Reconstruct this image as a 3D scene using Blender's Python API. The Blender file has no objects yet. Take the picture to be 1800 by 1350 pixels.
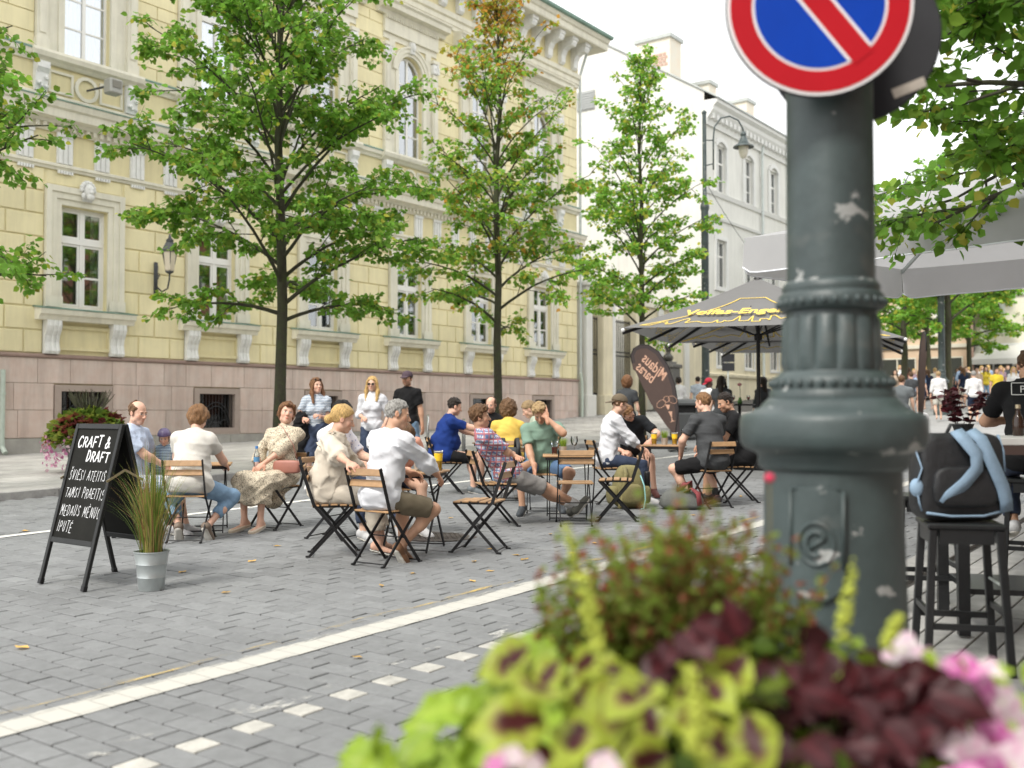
import bpy, bmesh, math, random, time
import numpy as np
from mathutils import Vector, Matrix, Euler
T0 = time.time()
rnd = random.Random(7)
sc = bpy.context.scene
col = sc.collection
PI = math.pi
# ---------------------------------------------------------------- camera
CAM_H = 1.38
AZ = math.atan(1327 / 1785.)          # street runs along +X; the lens looks 36.6 degrees to its left
PITCH = math.atan(50 / 1785.)
cam = bpy.data.cameras.new('camera')
cam.sensor_width = 36.0
cam.lens = 36.0 * 1785 / 1800
cam.clip_start = 0.05
cam.clip_end = 2000
cam.dof.use_dof = True
cam.dof.focus_distance = 9.3
cam.dof.aperture_fstop = 1.75
camo = bpy.data.objects.new('camera', cam)
col.objects.link(camo)
camo.location = (0, 0, CAM_H)
camo.rotation_euler = (PI / 2 + PITCH, 0, AZ - PI / 2)
sc.camera = camo
# ---------------------------------------------------------------- sky, sun, exposure
SUN_EL, SUN_DIR = math.radians(50), (-0.68, 0.02)
world = bpy.data.worlds.new('World')
sc.world = world
world.use_nodes = True
wn = world.node_tree
wn.nodes.clear()
sky = wn.nodes.new('ShaderNodeTexSky')
sky.sky_type = 'NISHITA'
sky.sun_disc = False
sky.sun_elevation = SUN_EL
sky.sun_rotation = math.atan2(SUN_DIR[0], SUN_DIR[1])
sky.air_density = 1.0
sky.dust_density = 1.0
bw = wn.nodes.new("ShaderNodeRGB"); bw.outputs[0].default_value = (8.7, 8.65, 8.5, 1)
mx = wn.nodes.new('ShaderNodeMixRGB')
mx.inputs[0].default_value = 0.88            # a closed, even white cloud cover hides most of the blue
bg = wn.nodes.new('ShaderNodeBackground')
bg.inputs[1].default_value = 0.115
wo = wn.nodes.new('ShaderNodeOutputWorld')

wn.links.new(sky.outputs[0], mx.inputs[1])
wn.links.new(bw.outputs[0], mx.inputs[2])
wn.links.new(mx.outputs[0], bg.inputs[0])
wn.links.new(bg.outputs[0], wo.inputs[0])
sun = bpy.data.lights.new('sun', 'SUN')
sun.energy = 1.7
sun.angle = math.radians(14)
sun.color = (1.0, 0.955, 0.88)
suno = bpy.data.objects.new('sun', sun)
col.objects.link(suno)
sd = Vector((SUN_DIR[0], SUN_DIR[1], math.tan(SUN_EL) * math.hypot(*SUN_DIR)))
suno.rotation_euler = sd.to_track_quat('Z', 'Y').to_euler()
suno.location = (0, 0, 40)
vs = sc.view_settings
vs.view_transform = 'Standard'
vs.look = 'None'
vs.exposure = 0.98
vs.gamma = 1.0
vs.use_curve_mapping = False
sc.render.engine = 'CYCLES'
sc.cycles.max_bounces = 6
sc.cycles.transparent_max_bounces = 12

# ---------------------------------------------------------------- placement helpers
CA, SA = math.cos(AZ), math.sin(AZ)
SLOPE = 0.0211
def gz(x):                                   # the street climbs gently along +X, steeper far off
    z = SLOPE * min(x, 28)
    if x > 28: z += 0.052 * min(x - 28, 30)
    if x > 58: z += 0.012 * (min(x, 200) - 58)
    return z
def W(r, d):                                 # metres to the right of / ahead of the viewpoint -> street coordinates
    return (CA * d + SA * r, SA * d - CA * r)
def WP(px, d):                               # a bearing read off the photograph and a distance
    return W((px - 900) / 1785. * d, d)
HD = lambda phi: AZ - math.radians(phi)      # heading: 0 away from the viewer, 90 to the right

# ---------------------------------------------------------------- materials
MATS = {}
def nd(nt, t, **kw):
    n = nt.nodes.new(t)
    for k, v in kw.items(): setattr(n, k, v)
    return n
def mat(name, c, rough=0.7, metal=0.0, var=0.0, vs=8.0, bump=0.0, bs=60.0, attr=None, trans=0.0, spec=0.5, c2=None, coords='Object', alpha=None, rand=0.0, streak=0.0, stain=0.0):
    """principled material; var / c2 = noise mottling, bump = fine relief, attr = colour attribute, rand = brightness per object"""
    if name in MATS: return MATS[name]
    m = bpy.data.materials.new(name); m.use_nodes = True
    nt = m.node_tree; b = nt.nodes['Principled BSDF']; L = nt.links.new
    b.inputs['Roughness'].default_value = rough
    b.inputs['Metallic'].default_value = metal
    b.inputs['Specular IOR Level'].default_value = spec
    rgb = nd(nt, 'ShaderNodeRGB'); rgb.outputs[0].default_value = (*c, 1)
    src = rgb.outputs[0]
    if attr:
        a = nd(nt, 'ShaderNodeAttribute', attribute_name=attr); src = a.outputs['Color']
    tc = nd(nt, 'ShaderNodeTexCoord')
    geo = nd(nt, 'ShaderNodeNewGeometry')
    CO = geo.outputs['Position'] if coords == 'World' else tc.outputs[coords]
    if var or c2:
        n = nd(nt, 'ShaderNodeTexNoise'); n.inputs['Scale'].default_value = vs; n.inputs['Detail'].default_value = 6
        n.inputs['Roughness'].default_value = 0.65
        L(CO, n.inputs['Vector'])
        if c2:
            mr = nd(nt, 'ShaderNodeMapRange'); mr.inputs[1].default_value = 0.38; mr.inputs[2].default_value = 0.62
            L(n.outputs[0], mr.inputs[0])
            mxx = nd(nt, 'ShaderNodeMixRGB'); L(mr.outputs[0], mxx.inputs[0]); L(src, mxx.inputs[1]); mxx.inputs[2].default_value = (*c2, 1)
            src = mxx.outputs[0]
        if var:
            mr = nd(nt, 'ShaderNodeMapRange'); mr.inputs[1].default_value = 0.25; mr.inputs[2].default_value = 0.75
            mr.inputs[3].default_value = 1 - var; mr.inputs[4].default_value = 1 + var
            L(n.outputs[0], mr.inputs[0])
            mu = nd(nt, 'ShaderNodeMixRGB', blend_type='MULTIPLY'); mu.inputs[0].default_value = 1
            L(src, mu.inputs[1]); L(mr.outputs[0], mu.inputs[2]); src = mu.outputs[0]
    def mult(fac_out, lo, hi, a, b_):
        nonlocal src
        mr = nd(nt, 'ShaderNodeMapRange'); mr.inputs[1].default_value = a; mr.inputs[2].default_value = b_; mr.inputs[3].default_value = lo; mr.inputs[4].default_value = hi
        L(fac_out, mr.inputs[0]); mu = nd(nt, 'ShaderNodeMixRGB', blend_type='MULTIPLY'); mu.inputs[0].default_value = 1
        L(src, mu.inputs[1]); L(mr.outputs[0], mu.inputs[2]); src = mu.outputs[0]
    if streak:                                # rain streaks and patchy weathering of a wall
        mp = nd(nt, 'ShaderNodeMapping'); mp.inputs['Scale'].default_value = (2.6, 2.6, .22); L(geo.outputs['Position'], mp.inputs[0])
        n3 = nd(nt, 'ShaderNodeTexNoise'); n3.inputs['Scale'].default_value = 1.6; n3.inputs['Detail'].default_value = 7; n3.inputs['Roughness'].default_value = .7; L(mp.outputs[0], n3.inputs['Vector'])
        mult(n3.outputs[0], 1 - streak, 1.02, .36, .56)
        n4 = nd(nt, 'ShaderNodeTexNoise'); n4.inputs['Scale'].default_value = .45; n4.inputs['Detail'].default_value = 5; L(geo.outputs['Position'], n4.inputs['Vector'])
        mult(n4.outputs[0], 1 - streak * .6, 1.03, .35, .6)
    if stain:                                 # trodden dirt, wet patches and gum spots
        n3 = nd(nt, 'ShaderNodeTexNoise'); n3.inputs['Scale'].default_value = .8; n3.inputs['Detail'].default_value = 8; n3.inputs['Roughness'].default_value = .68; L(geo.outputs['Position'], n3.inputs['Vector'])
        mult(n3.outputs[0], 1 - stain, 1 + stain * .5, .34, .64)
        vo = nd(nt, 'ShaderNodeTexVoronoi'); vo.inputs['Scale'].default_value = 3.4; L(geo.outputs['Position'], vo.inputs['Vector'])
        mult(vo.outputs['Distance'], 1 - stain * 1.6, 1.0, .035, .06)
    if rand:
        oi = nd(nt, 'ShaderNodeObjectInfo')
        mr = nd(nt, 'ShaderNodeMapRange'); mr.inputs[3].default_value = 1 - rand; mr.inputs[4].default_value = 1 + rand
        L(oi.outputs['Random'], mr.inputs[0])
        mu = nd(nt, 'ShaderNodeMixRGB', blend_type='MULTIPLY'); mu.inputs[0].default_value = 1
        L(src, mu.inputs[1]); L(mr.outputs[0], mu.inputs[2]); src = mu.outputs[0]
    L(src, b.inputs['Base Color'])
    if bump:
        n2 = nd(nt, 'ShaderNodeTexNoise'); n2.inputs['Scale'].default_value = bs; n2.inputs['Detail'].default_value = 5
        L(CO, n2.inputs['Vector'])
        bp = nd(nt, 'ShaderNodeBump'); bp.inputs['Strength'].default_value = bump; bp.inputs['Distance'].default_value = 0.02
        L(n2.outputs[0], bp.inputs['Height']); L(bp.outputs[0], b.inputs['Normal'])
    if trans:
        t = nd(nt, 'ShaderNodeBsdfTranslucent'); L(src, t.inputs[0])
        ms = nd(nt, 'ShaderNodeMixShader'); ms.inputs[0].default_value = trans
        L(b.outputs[0], ms.inputs[1]); L(t.outputs[0], ms.inputs[2]); L(ms.outputs[0], nt.nodes['Material Output'].inputs[0])
    if alpha is not None:
        b.inputs['Alpha'].default_value = alpha
    MATS[name] = m
    return m

# ---------------------------------------------------------------- mesh builder
class MB:
    def __init__(s): s.v = []; s.f = []; s.c = None
    def add(s, vs, fs):
        o = len(s.v); s.v.extend([tuple(p) for p in vs]); s.f.extend([tuple(i + o for i in f) for f in fs]); return s
    def box(s, x0, x1, y0, y1, z0, z1, bev=0.0):
        if bev <= 0:
            vs = [(x, y, z) for z in (z0, z1) for y in (y0, y1) for x in (x0, x1)]
            return s.add(vs, [(0, 2, 3, 1), (4, 5, 7, 6), (0, 1, 5, 4), (2, 6, 7, 3), (0, 4, 6, 2), (1, 3, 7, 5)])
        b = bev
        vs = []
        X, Y, Z = (x0, x1), (y0, y1), (z0, z1); bx, by, bz = (b, -b), (b, -b), (b, -b)
        idx = {}
        for i in (0, 1):
            for j in (0, 1):
                for k in (0, 1):
                    for ax in range(3):
                        p = [X[i], Y[j], Z[k]]
                        d = [bx[i], by[j], bz[k]]
                        for a in range(3):
                            if a != ax: p[a] += d[a]
                        idx[(i, j, k, ax)] = len(vs); vs.append(p)
        fs = []
        def q(ax, s_):
            o = [a for a in range(3) if a != ax]
            r = []
            for (u, w) in ((0, 0), (1, 0), (1, 1), (0, 1)):
                ijk = [0, 0, 0]; ijk[ax] = s_; ijk[o[0]] = u; ijk[o[1]] = w
                r.append(idx[(*ijk, ax)])
            fs.append(tuple(r))
        for ax in range(3):
            q(ax, 0); q(ax, 1)
        for ax in range(3):                   # edge bevels run along ax
            o = [a for a in range(3) if a != ax]
            for u in (0, 1):
                for w in (0, 1):
                    r = []
                    for t, fa in ((0, o[0]), (1, o[0]), (1, o[1]), (0, o[1])):
                        ijk = [0, 0, 0]; ijk[ax] = t; ijk[o[0]] = u; ijk[o[1]] = w
                        r.append(idx[(*ijk, fa)])
                    fs.append(tuple(r))
        for i in (0, 1):
            for j in (0, 1):
                for k in (0, 1): fs.append((idx[(i, j, k, 0)], idx[(i, j, k, 1)], idx[(i, j, k, 2)]))
        return s.add(vs, fs)
    def obox(s, c, ax, ay, az, hx, hy, hz, bev=0.0):
        """oriented box: centre, three unit axes, half sizes"""
        t = MB().box(-hx, hx, -hy, hy, -hz, hz, bev)
        c, ax, ay, az = Vector(c), Vector(ax), Vector(ay), Vector(az)
        return s.add([c + ax * p[0] + ay * p[1] + az * p[2] for p in t.v], t.f)
    def bar(s, a, b, w, h=None, up=(0, 0, 1), bev=0.0):
        """rectangular bar from a to b, w wide across, h along up"""
        a, b = Vector(a), Vector(b); h = w if h is None else h
        d = b - a; L = d.length; d.normalize(); u = Vector(up)
        sx = d.cross(u)
        if sx.length < 1e-4: sx = d.cross(Vector((1, 0, 0)))
        sx.normalize(); u = sx.cross(d)
        return s.obox((a + b) / 2, d, sx, u, L / 2, w / 2, h / 2, bev)
    def tube(s, pts, rad, n=8, cap=True, closed=False):
        P = [Vector(p) for p in pts]; m = len(P)
        R = rad if isinstance(rad, (list, tuple)) else [rad] * m
        vs = []; fs = []; u = None
        for i, p in enumerate(P):
            if closed: d = P[(i + 1) % m] - P[i - 1]
            else: d = P[min(i + 1, m - 1)] - P[max(i - 1, 0)]
            d.normalize()
            if u is None:
                u = d.orthogonal().normalized()
            else:
                u = (u - d * u.dot(d)); u = u.normalized() if u.length > 1e-5 else d.orthogonal().normalized()
            w = d.cross(u)
            for k in range(n):
                a = 2 * PI * k / n
                vs.append(p + (u * math.cos(a) + w * math.sin(a)) * R[i])
        for i in range(m if closed else m - 1):
            j = (i + 1) % m
            for k in range(n):
                k2 = (k + 1) % n
                fs.append((i * n + k, i * n + k2, j * n + k2, j * n + k))
        if cap and not closed:
            fs.append(tuple(range(n - 1, -1, -1))); fs.append(tuple((m - 1) * n + k for k in range(n)))
        return s.add(vs, fs)
    def lathe(s, prof, n=24, c=(0, 0, 0), cap=True):
        vs = []; fs = []; m = len(prof)
        for r, z in prof:
            for k in range(n):
                a = 2 * PI * k / n
                vs.append((c[0] + r * math.cos(a), c[1] + r * math.sin(a), c[2] + z))
        for i in range(m - 1):
            for k in range(n):
                k2 = (k + 1) % n
                fs.append((i * n + k, i * n + k2, (i + 1) * n + k2, (i + 1) * n + k))
        if cap:
            fs.append(tuple(range(n - 1, -1, -1))); fs.append(tuple((m - 1) * n + k for k in range(n)))
        return s.add(vs, fs)
    def prism(s, poly, y0, y1, plane='xz'):
        """extrude a polygon given in (x,z) along y (or (y,z) along x, (x,y) along z)"""
        n = len(poly)
        mk = {'xz': lambda p, t: (p[0], t, p[1]), 'yz': lambda p, t: (t, p[0], p[1]), 'xy': lambda p, t: (p[0], p[1], t)}[plane]
        vs = [mk(p, y0) for p in poly] + [mk(p, y1) for p in poly]
        fs = [tuple(range(n)), tuple(range(2 * n - 1, n - 1, -1))] + [(i, n + i, n + (i + 1) % n, (i + 1) % n) for i in range(n)]
        return s.add(vs, fs)
    def ball(s, c, r, n=12, m=8):
        rx, ry, rz = r if isinstance(r, (list, tuple)) else (r, r, r)
        vs = [(c[0], c[1], c[2] - rz)]; fs = []
        for i in range(1, m):
            t = -PI / 2 + PI * i / m
            for k in range(n):
                a = 2 * PI * k / n
                vs.append((c[0] + rx * math.cos(t) * math.cos(a), c[1] + ry * math.cos(t) * math.sin(a), c[2] + rz * math.sin(t)))
        vs.append((c[0], c[1], c[2] + rz)); top = len(vs) - 1
        for k in range(n):
            k2 = (k + 1) % n
            fs.append((0, 1 + k2, 1 + k)); fs.append((top, 1 + (m - 2) * n + k, 1 + (m - 2) * n + k2))
            for i in range(m - 2): fs.append((1 + i * n + k, 1 + i * n + k2, 1 + (i + 1) * n + k2, 1 + (i + 1) * n + k))
        return s.add(vs, fs)
    def mesh(s, name, m=None, smooth=False):
        me = bpy.data.meshes.new(name); me.from_pydata(s.v, [], s.f)
        bm = bmesh.new(); bm.from_mesh(me); bmesh.ops.recalc_face_normals(bm, faces=bm.faces); bm.to_mesh(me); bm.free()
        if smooth: smooth_mesh(me, smooth)
        if m: me.materials.append(m)
        return me
    def build(s, name, m=None, parent=None, smooth=False, loc=None, rot=None):
        return link(name, s.mesh(name, m, smooth), parent, loc, rot)
def smooth_mesh(me, ang):
    me.polygons.foreach_set('use_smooth', [True] * len(me.polygons))
    if ang is not True:
        bm = bmesh.new(); bm.from_mesh(me); a = math.radians(ang)
        for e in bm.edges:
            if len(e.link_faces) == 2 and e.calc_face_angle(0) > a: e.smooth = False
        bm.to_mesh(me); bm.free()
def link(name, data, parent=None, loc=None, rot=None):
    o = bpy.data.objects.new(name, data); col.objects.link(o)
    if loc is not None: o.location = loc
    if rot is not None: o.rotation_euler = rot
    if parent is not None: o.parent = parent
    return o
def tag(o, label=None, cat=None, group=None, kind=None):
    if label: o['label'] = label
    if cat: o['category'] = cat
    if group: o['group'] = group
    if kind: o['kind'] = kind
    return o
def thing(name, label, cat, loc=(0, 0, 0), rotz=0.0, group=None):
    return tag(link(name, None, None, loc, (0, 0, rotz)), label, cat, group)
def kids(o): return [c for c in KID.get(o.name, [])]
def copy_tree(o, tree, parent=None):
    """copy an object and its parts; tree = [(part, [sub-parts])]"""
    c = o.copy(); col.objects.link(c)
    for p, subs in tree:
        q = p.copy(); col.objects.link(q); q.parent = c
        for t in subs:
            u = t.copy(); col.objects.link(u); u.parent = q
    return c
def tree_of(o): return [(p, [x for x in bpy.data.objects if x.parent == p]) for p in bpy.data.objects if p.parent == o]
def text_mesh(txt, size, m, name, parent, shear=0.0, extrude=0.0, align='CENTER', bold=0.0):
    cu = bpy.data.curves.new(name, 'FONT'); cu.body = txt; cu.size = size; cu.shear = shear; cu.extrude = extrude; cu.align_x = align; cu.offset = bold
    cu.resolution_u = 3
    o = bpy.data.objects.new(name + '_curve', cu); col.objects.link(o)
    dg = bpy.context.evaluated_depsgraph_get(); dg.update()
    me = bpy.data.meshes.new_from_object(o.evaluated_get(dg)); bpy.data.objects.remove(o)
    me.materials.clear(); me.materials.append(m)
    return link(name, me, parent)
# ================================================================ ground, carriageway, kerb, pavement
m_joint = mat('joint_sand', (0.045, 0.042, 0.038), 0.95, var=0.35, vs=6, bump=0.5, bs=90)
m_pav = mat('concrete_paver', (0.192, 0.198, 0.200), 0.82, var=0.14, vs=14, bump=0.3, bs=140, rand=0.065, coords='World', stain=.13)
m_pavj = mat('concrete_paver_far', (0.2, 0.2, 0.2), 0.82, var=0.12, vs=14, bump=0.3, bs=140, attr='Col', coords='World', stain=.13)
m_pavw = mat('white_paver', (0.44, 0.43, 0.39), 0.8, var=0.25, vs=14, bump=0.25, bs=140, coords='World', stain=.25)
m_asph = mat('far_street', (0.30, 0.30, 0.295), 0.9, var=0.16, vs=0.7, bump=0.3, bs=50)
m_slab = mat('pavement_slab', (0.36, 0.355, 0.335), 0.85, var=0.14, vs=1.6, bump=0.2, bs=80, attr='Col', coords='World', stain=.18)
m_kerb = mat('granite_kerb', (0.33, 0.325, 0.31), 0.8, var=0.25, vs=9, bump=0.3, bs=120, rand=0.1, coords='World', stain=.2)
def grid_sheet(name, xs, ys, zf, m, kind='structure', label=None):
    b = MB(); nx, ny = len(xs), len(ys)
    b.v = [(x, y, zf(x, y)) for x in xs for y in ys]
    b.f = [(i * ny + j, (i + 1) * ny + j, (i + 1) * ny + j + 1, i * ny + j + 1) for i in range(nx - 1) for j in range(ny - 1)]
    return tag(b.build(name, m), label, None, None, kind)
XS = [-60, -20, 0, 10, 20, 28, 35, 45, 58, 80, 120, 200, 420]
grid_sheet('ground', XS, [-300, -60, -20, 0, 10, 20, 40, 80, 300], lambda x, y: gz(x) - 0.07, m_asph)
grid_sheet('road', [-6, 0, 4, 8, 16, 24, 27.995], [2.15, 6, 10, 14.2], lambda x, y: gz(x) - 0.042, m_joint)
PX, PY = 0.1385, 0.277
TILT = -math.atan(SLOPE)
road = bpy.data.objects['road']
pav_me, sq_me, half_me = [], None, None
def paver_mesh(hx, hy, nm, m):
    return MB().box(-hx, hx, -hy, hy, -0.05, 0.0, 0.004).mesh(nm, m)
g_ = 0.0050
full = paver_mesh(PX / 2 - g_, PY / 2 - g_, 'paver', m_pav)
half = paver_mesh(PX / 2 - g_, PX / 2 - g_, 'paver_half', m_pav)
white = paver_mesh(PX / 2 - g_, PX / 2 - g_, 'paver_white', m_pavw)
items = []          # (x, y, kind)
row0 = 2.265 - PX / 2
i = -18
while row0 + i * PX < 27.9:
    xc = row0 + (i + 0.5) * PX
    ph = (i % 2) * PY / 2
    if i % 2 == 0:
        y = 3.455 - PX / 2
        items.append((xc, 3.455, 'w')); items.append((xc, 3.455 + PX, 'h'))
        yy = 3.455 - PX / 2 - PY / 2
        while yy > 2.2: items.append((xc, yy, 'f')); yy -= PY
        yy = 3.455 + 1.5 * PX + PY / 2
    else:
        yy = 3.455 - PX / 2 - PY / 2 + PY / 2
        y2 = yy - PY
        while y2 > 2.2: items.append((xc, y2, 'f')); y2 -= PY
    last = yy
    while yy + PY / 2 < 14.19: items.append((xc, yy, 'f')); yy += PY
    i += 1
def in_view(x, y, pad=0.06):
    d = CA * x + SA * y; r = SA * x - CA * y
    if d < 0.6: return None
    u = r / d
    return d if abs(u) < 0.5042 + pad else None
vis = []
for (x, y, k) in items:
    d = in_view(x, y)
    if d is None:
        d = 500 + x                      # just outside the frame: part of the joined field
    v = 1785 * (CAM_H - gz(x)) / d + 50
    vis.append((d if v < 700 else d + 6, x, y, k))
vis.sort()
near, far = vis[:300], vis[300:]
for d, x, y, k in near:
    me = {'f': full, 'h': half, 'w': white}[k]
    o = link('paver', me, road, (x, y, gz(x) + rnd.uniform(-0.0025, 0.0015)), (rnd.uniform(-.006, .006), TILT + rnd.uniform(-.006, .006), rnd.uniform(-.004, .004)))
def joined_boxes(name, lst, m, parent):
    """lst: (x,y,z,hx,hy,h,shade rgb): chamfered slabs joined into one mesh"""
    n = len(lst); V = np.zeros((n, 12, 3)); C = np.ones((n, 12, 4)); 
    A = np.array([l[:6] for l in lst]); S = np.array([l[6] for l in lst])
    sx = np.array([-1, 1, 1, -1]); sy = np.array([-1, -1, 1, 1]); c = 0.004
    jit = np.random.RandomState(3).uniform(-.0025, .0025, (n, 4))
    for q in range(4):
        for lay, (ins, dz) in enumerate(((c, 0), (0, -c), (0, -1))):
            V[:, lay * 4 + q, 0] = A[:, 0] + sx[q] * (A[:, 3] - ins)
            V[:, lay * 4 + q, 1] = A[:, 1] + sy[q] * (A[:, 4] - ins)
            zz = A[:, 2] + SLOPE * sx[q] * A[:, 3] + jit[:, 0] + sx[q] * jit[:, 1] * .6 + sy[q] * jit[:, 2] * .6
            V[:, lay * 4 + q, 2] = zz + (dz if dz != -1 else -A[:, 5])
    C[:, :, :3] = S[:, None, :]
    f = [(0, 1, 2, 3)] + [(a, 4 + a, 4 + (a + 1) % 4, (a + 1) % 4) for a in range(4)] + [(4 + a, 8 + a, 8 + (a + 1) % 4, 4 + (a + 1) % 4) for a in range(4)]
    F = (np.array([list(x) for x in f])[None] + (np.arange(n) * 12)[:, None, None]).reshape(-1, 4)
    me = bpy.data.meshes.new(name); me.from_pydata(V.reshape(-1, 3).tolist(), [], F.tolist())
    at = me.color_attributes.new('Col', 'FLOAT_COLOR', 'POINT'); at.data.foreach_set('color', C.reshape(-1))
    me.materials.append(m)
    bm = bmesh.new(); bm.from_mesh(me); bmesh.ops.recalc_face_normals(bm, faces=bm.faces); bm.to_mesh(me); bm.free()
    return tag(link(name, me, parent), kind='stuff')
lst = []
for d, x, y, k in far:
    t = rnd.gauss(1, 0.06)
    c = (0.192 * t, 0.198 * t, 0.200 * t) if k != 'w' else (0.44 * t, 0.43 * t, 0.39 * t)
    lst.append((x, y, gz(x), PX / 2 - g_, (PY / 2 if k == 'f' else PX / 2) - g_, 0.05, c))
joined_boxes('paver_field', lst, m_pavj, road)
# painted lines: one flake of paint on each paver the line crosses, worn at the edges
def paint_mat(name, c, y0, y1, wear, sc_=(1.2, 9, 1), thr=0.5):
    m = bpy.data.materials.new(name); m.use_nodes = True; nt = m.node_tree; L = nt.links.new; b = nt.nodes['Principled BSDF']
    b.inputs['Base Color'].default_value = (*c, 1); b.inputs['Roughness'].default_value = 0.75
    ge = nd(nt, 'ShaderNodeNewGeometry'); sp = nd(nt, 'ShaderNodeSeparateXYZ'); L(ge.outputs['Position'], sp.inputs[0])
    n = nd(nt, 'ShaderNodeTexNoise'); n.inputs['Scale'].default_value = 5; n.inputs['Detail'].default_value = 8; n.inputs['Roughness'].default_value = .7
    mp = nd(nt, 'ShaderNodeMapping'); mp.inputs['Scale'].default_value = sc_; L(ge.outputs['Position'], mp.inputs[0]); L(mp.outputs[0], n.inputs['Vector'])
    # distance to the nearer edge, 0 at edge .. 1 inside
    a = nd(nt, 'ShaderNodeMapRange'); a.inputs[1].default_value = y1; a.inputs[2].default_value = y1 - wear[1]; L(sp.outputs[1], a.inputs[0])
    d = nd(nt, 'ShaderNodeMapRange'); d.inputs[1].default_value = y0; d.inputs[2].default_value = y0 + wear[0]; L(sp.outputs[1], d.inputs[0])
    mn = nd(nt, 'ShaderNodeMath', operation='MINIMUM'); L(a.outputs[0], mn.inputs[0]); L(d.outputs[0], mn.inputs[1])
    ad = nd(nt, 'ShaderNodeMath', operation='ADD'); L(mn.outputs[0], ad.inputs[0]); L(n.outputs[0], ad.inputs[1])
    mr = nd(nt, 'ShaderNodeMapRange'); mr.inputs[1].default_value = thr + .12; mr.inputs[2].default_value = thr + .26; L(ad.outputs[0], mr.inputs[0])
    L(mr.outputs[0], b.inputs['Alpha'])
    return m
def paint_line(name, y0, y1, m, label, x0=-0.5, x1=27.9, every=None):
    b = MB()
    for (x, y, k) in items:
        hx, hy = PX / 2 - .0012, (PY / 2 if k == 'f' else PX / 2) - .0012
        if x < x0 or x > x1: continue
        a, c = max(y0, y - hy), min(y1, y + hy)
        if c - a < 0.01: continue
        z0, z1 = gz(x) - SLOPE * hx + .0045, gz(x) + SLOPE * hx + .0045
        b.add([(x - hx, a, z0), (x + hx, a, z1), (x + hx, c, z1), (x - hx, c, z0)], [(0, 1, 2, 3)])
    return tag(b.build(name, m, road), label)
paint_line('white_road_line', 4.17, 4.45, paint_mat('line_paint', (0.47, 0.46, 0.415), 4.17, 4.46, (.06, .26), thr=.60), 'worn white line painted along the paving')
paint_line('far_white_road_line', 10.30, 10.44, paint_mat('line_paint_far', (0.70, 0.69, 0.64), 10.30, 10.44, (.04, .04), thr=.42), 'thin white line painted beyond the tables')
paint_line('yellow_paint_trace', 4.45, 4.58, paint_mat('yellow_paint', (0.72, 0.50, 0.10), 4.42, 4.58, (.02, .02), (.26, 3, 1), thr=1.435), 'traces of old yellow paint beside the white line')
paint_line('paint_smear', 3.53, 3.80, paint_mat('smear_paint', (0.62, 0.61, 0.56), 3.50, 3.82, (.02, .05), (1.1, 1.6, 1), thr=1.45), 'faint smears of white paint beside the white squares')
# kerb and pavement on the far side
kz = lambda x: gz(x) + 0.11
side = grid_sheet('sidewalk', [-6, 4, 12, 20, 28, 34, 41.5, 58, 90], [14.36, 18, 24.3, 60], lambda x, y: kz(x) - 0.012, m_joint)
kerb = tag(link('kerb', None, None, (0, 0, 0)), None, None, None, 'structure')
ks = MB().box(-.497, .497, 0, .16, -.2, 0, .012).mesh('kerb_stone', m_kerb)
for k in range(3, 44): link('kerb_stone', ks, kerb, (k + .5, 14.2, kz(k + .5) + .004), (0, -math.atan2(kz(k + 1) - kz(k), 1), 0))
lst = []
yy = 14.37
ws = [0.62] * 16
for j in range(16):
    for i in range(64):
        x = 2.2 + i * .62 + (j % 2) * .31
        t = rnd.gauss(1, .05)
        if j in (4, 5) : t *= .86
        lst.append((x, yy + .305, kz(x), .306, .302, .05, (0.37 * t, 0.362 * t, 0.342 * t)))
    yy += .61
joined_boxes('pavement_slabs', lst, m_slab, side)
# wooden terrace under the bar stools
m_deck = mat('deck_board', (0.33, 0.325, 0.31), 0.75, var=0.3, vs=5, bump=0.35, bs=70, rand=0.14)
deck = tag(link('terrace_floor', None, None, (0, 0, 0)), None, None, None, 'structure')
db = MB().box(0, 3.98, -.066, .066, -.028, 0, .004).mesh('deck_board', m_deck)
for r_ in range(-13, 15):
    for s_ in range(3):
        x = 2.6 + s_ * 4 + (r_ % 2) * -1.3; y = r_ * .142 + .08
        if y > 2.05: continue
        link('deck_board', db, deck, (x, y, gz(x) + .03), (0, TILT, 0))
MB().box(1.5, 14, -2.2, 2.10, -.03, 0).build('terrace_frame', mat('deck_under', (.05, .045, .04), .9), deck, loc=(0, 0, gz(0) - 0.012), rot=(0, TILT, 0))
b = MB()
for k in range(16): b.box(k * 1.0 - 1.997, k * 1.0 - 1.003, 2.085, 2.345, -.09, .022, .006)
es = b.build('terrace_edging', m_kerb, None, loc=(0, 0, 0), rot=(0, TILT, 0)); tag(es, kind='structure')
# manhole cover
m_iron = mat('cast_iron', (0.11, 0.095, 0.085), 0.6, metal=0.6, var=0.4, vs=20, bump=0.4, bs=90)
mh = thing('manhole_cover', 'round cast iron manhole cover set in the paving behind the front table', 'manhole cover', (7.62, 6.55, gz(7.62)), 0)
MB().lathe([(.38, -.02), (.38, .004), (.33, .005), (.325, .001), (.30, .001), (.29, .006), (0.001, .006)], 32).build('rim', m_iron, mh)
b = MB()
for a in range(-4, 5):
    for c in range(-4, 5):
        if math.hypot(a, c) * .062 < .26: b.box(a * .062 - .02, a * .062 + .02, c * .062 - .02, c * .062 + .02, .0055, .010)
tag(b.build('tread', m_iron, mh), kind='stuff')
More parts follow.
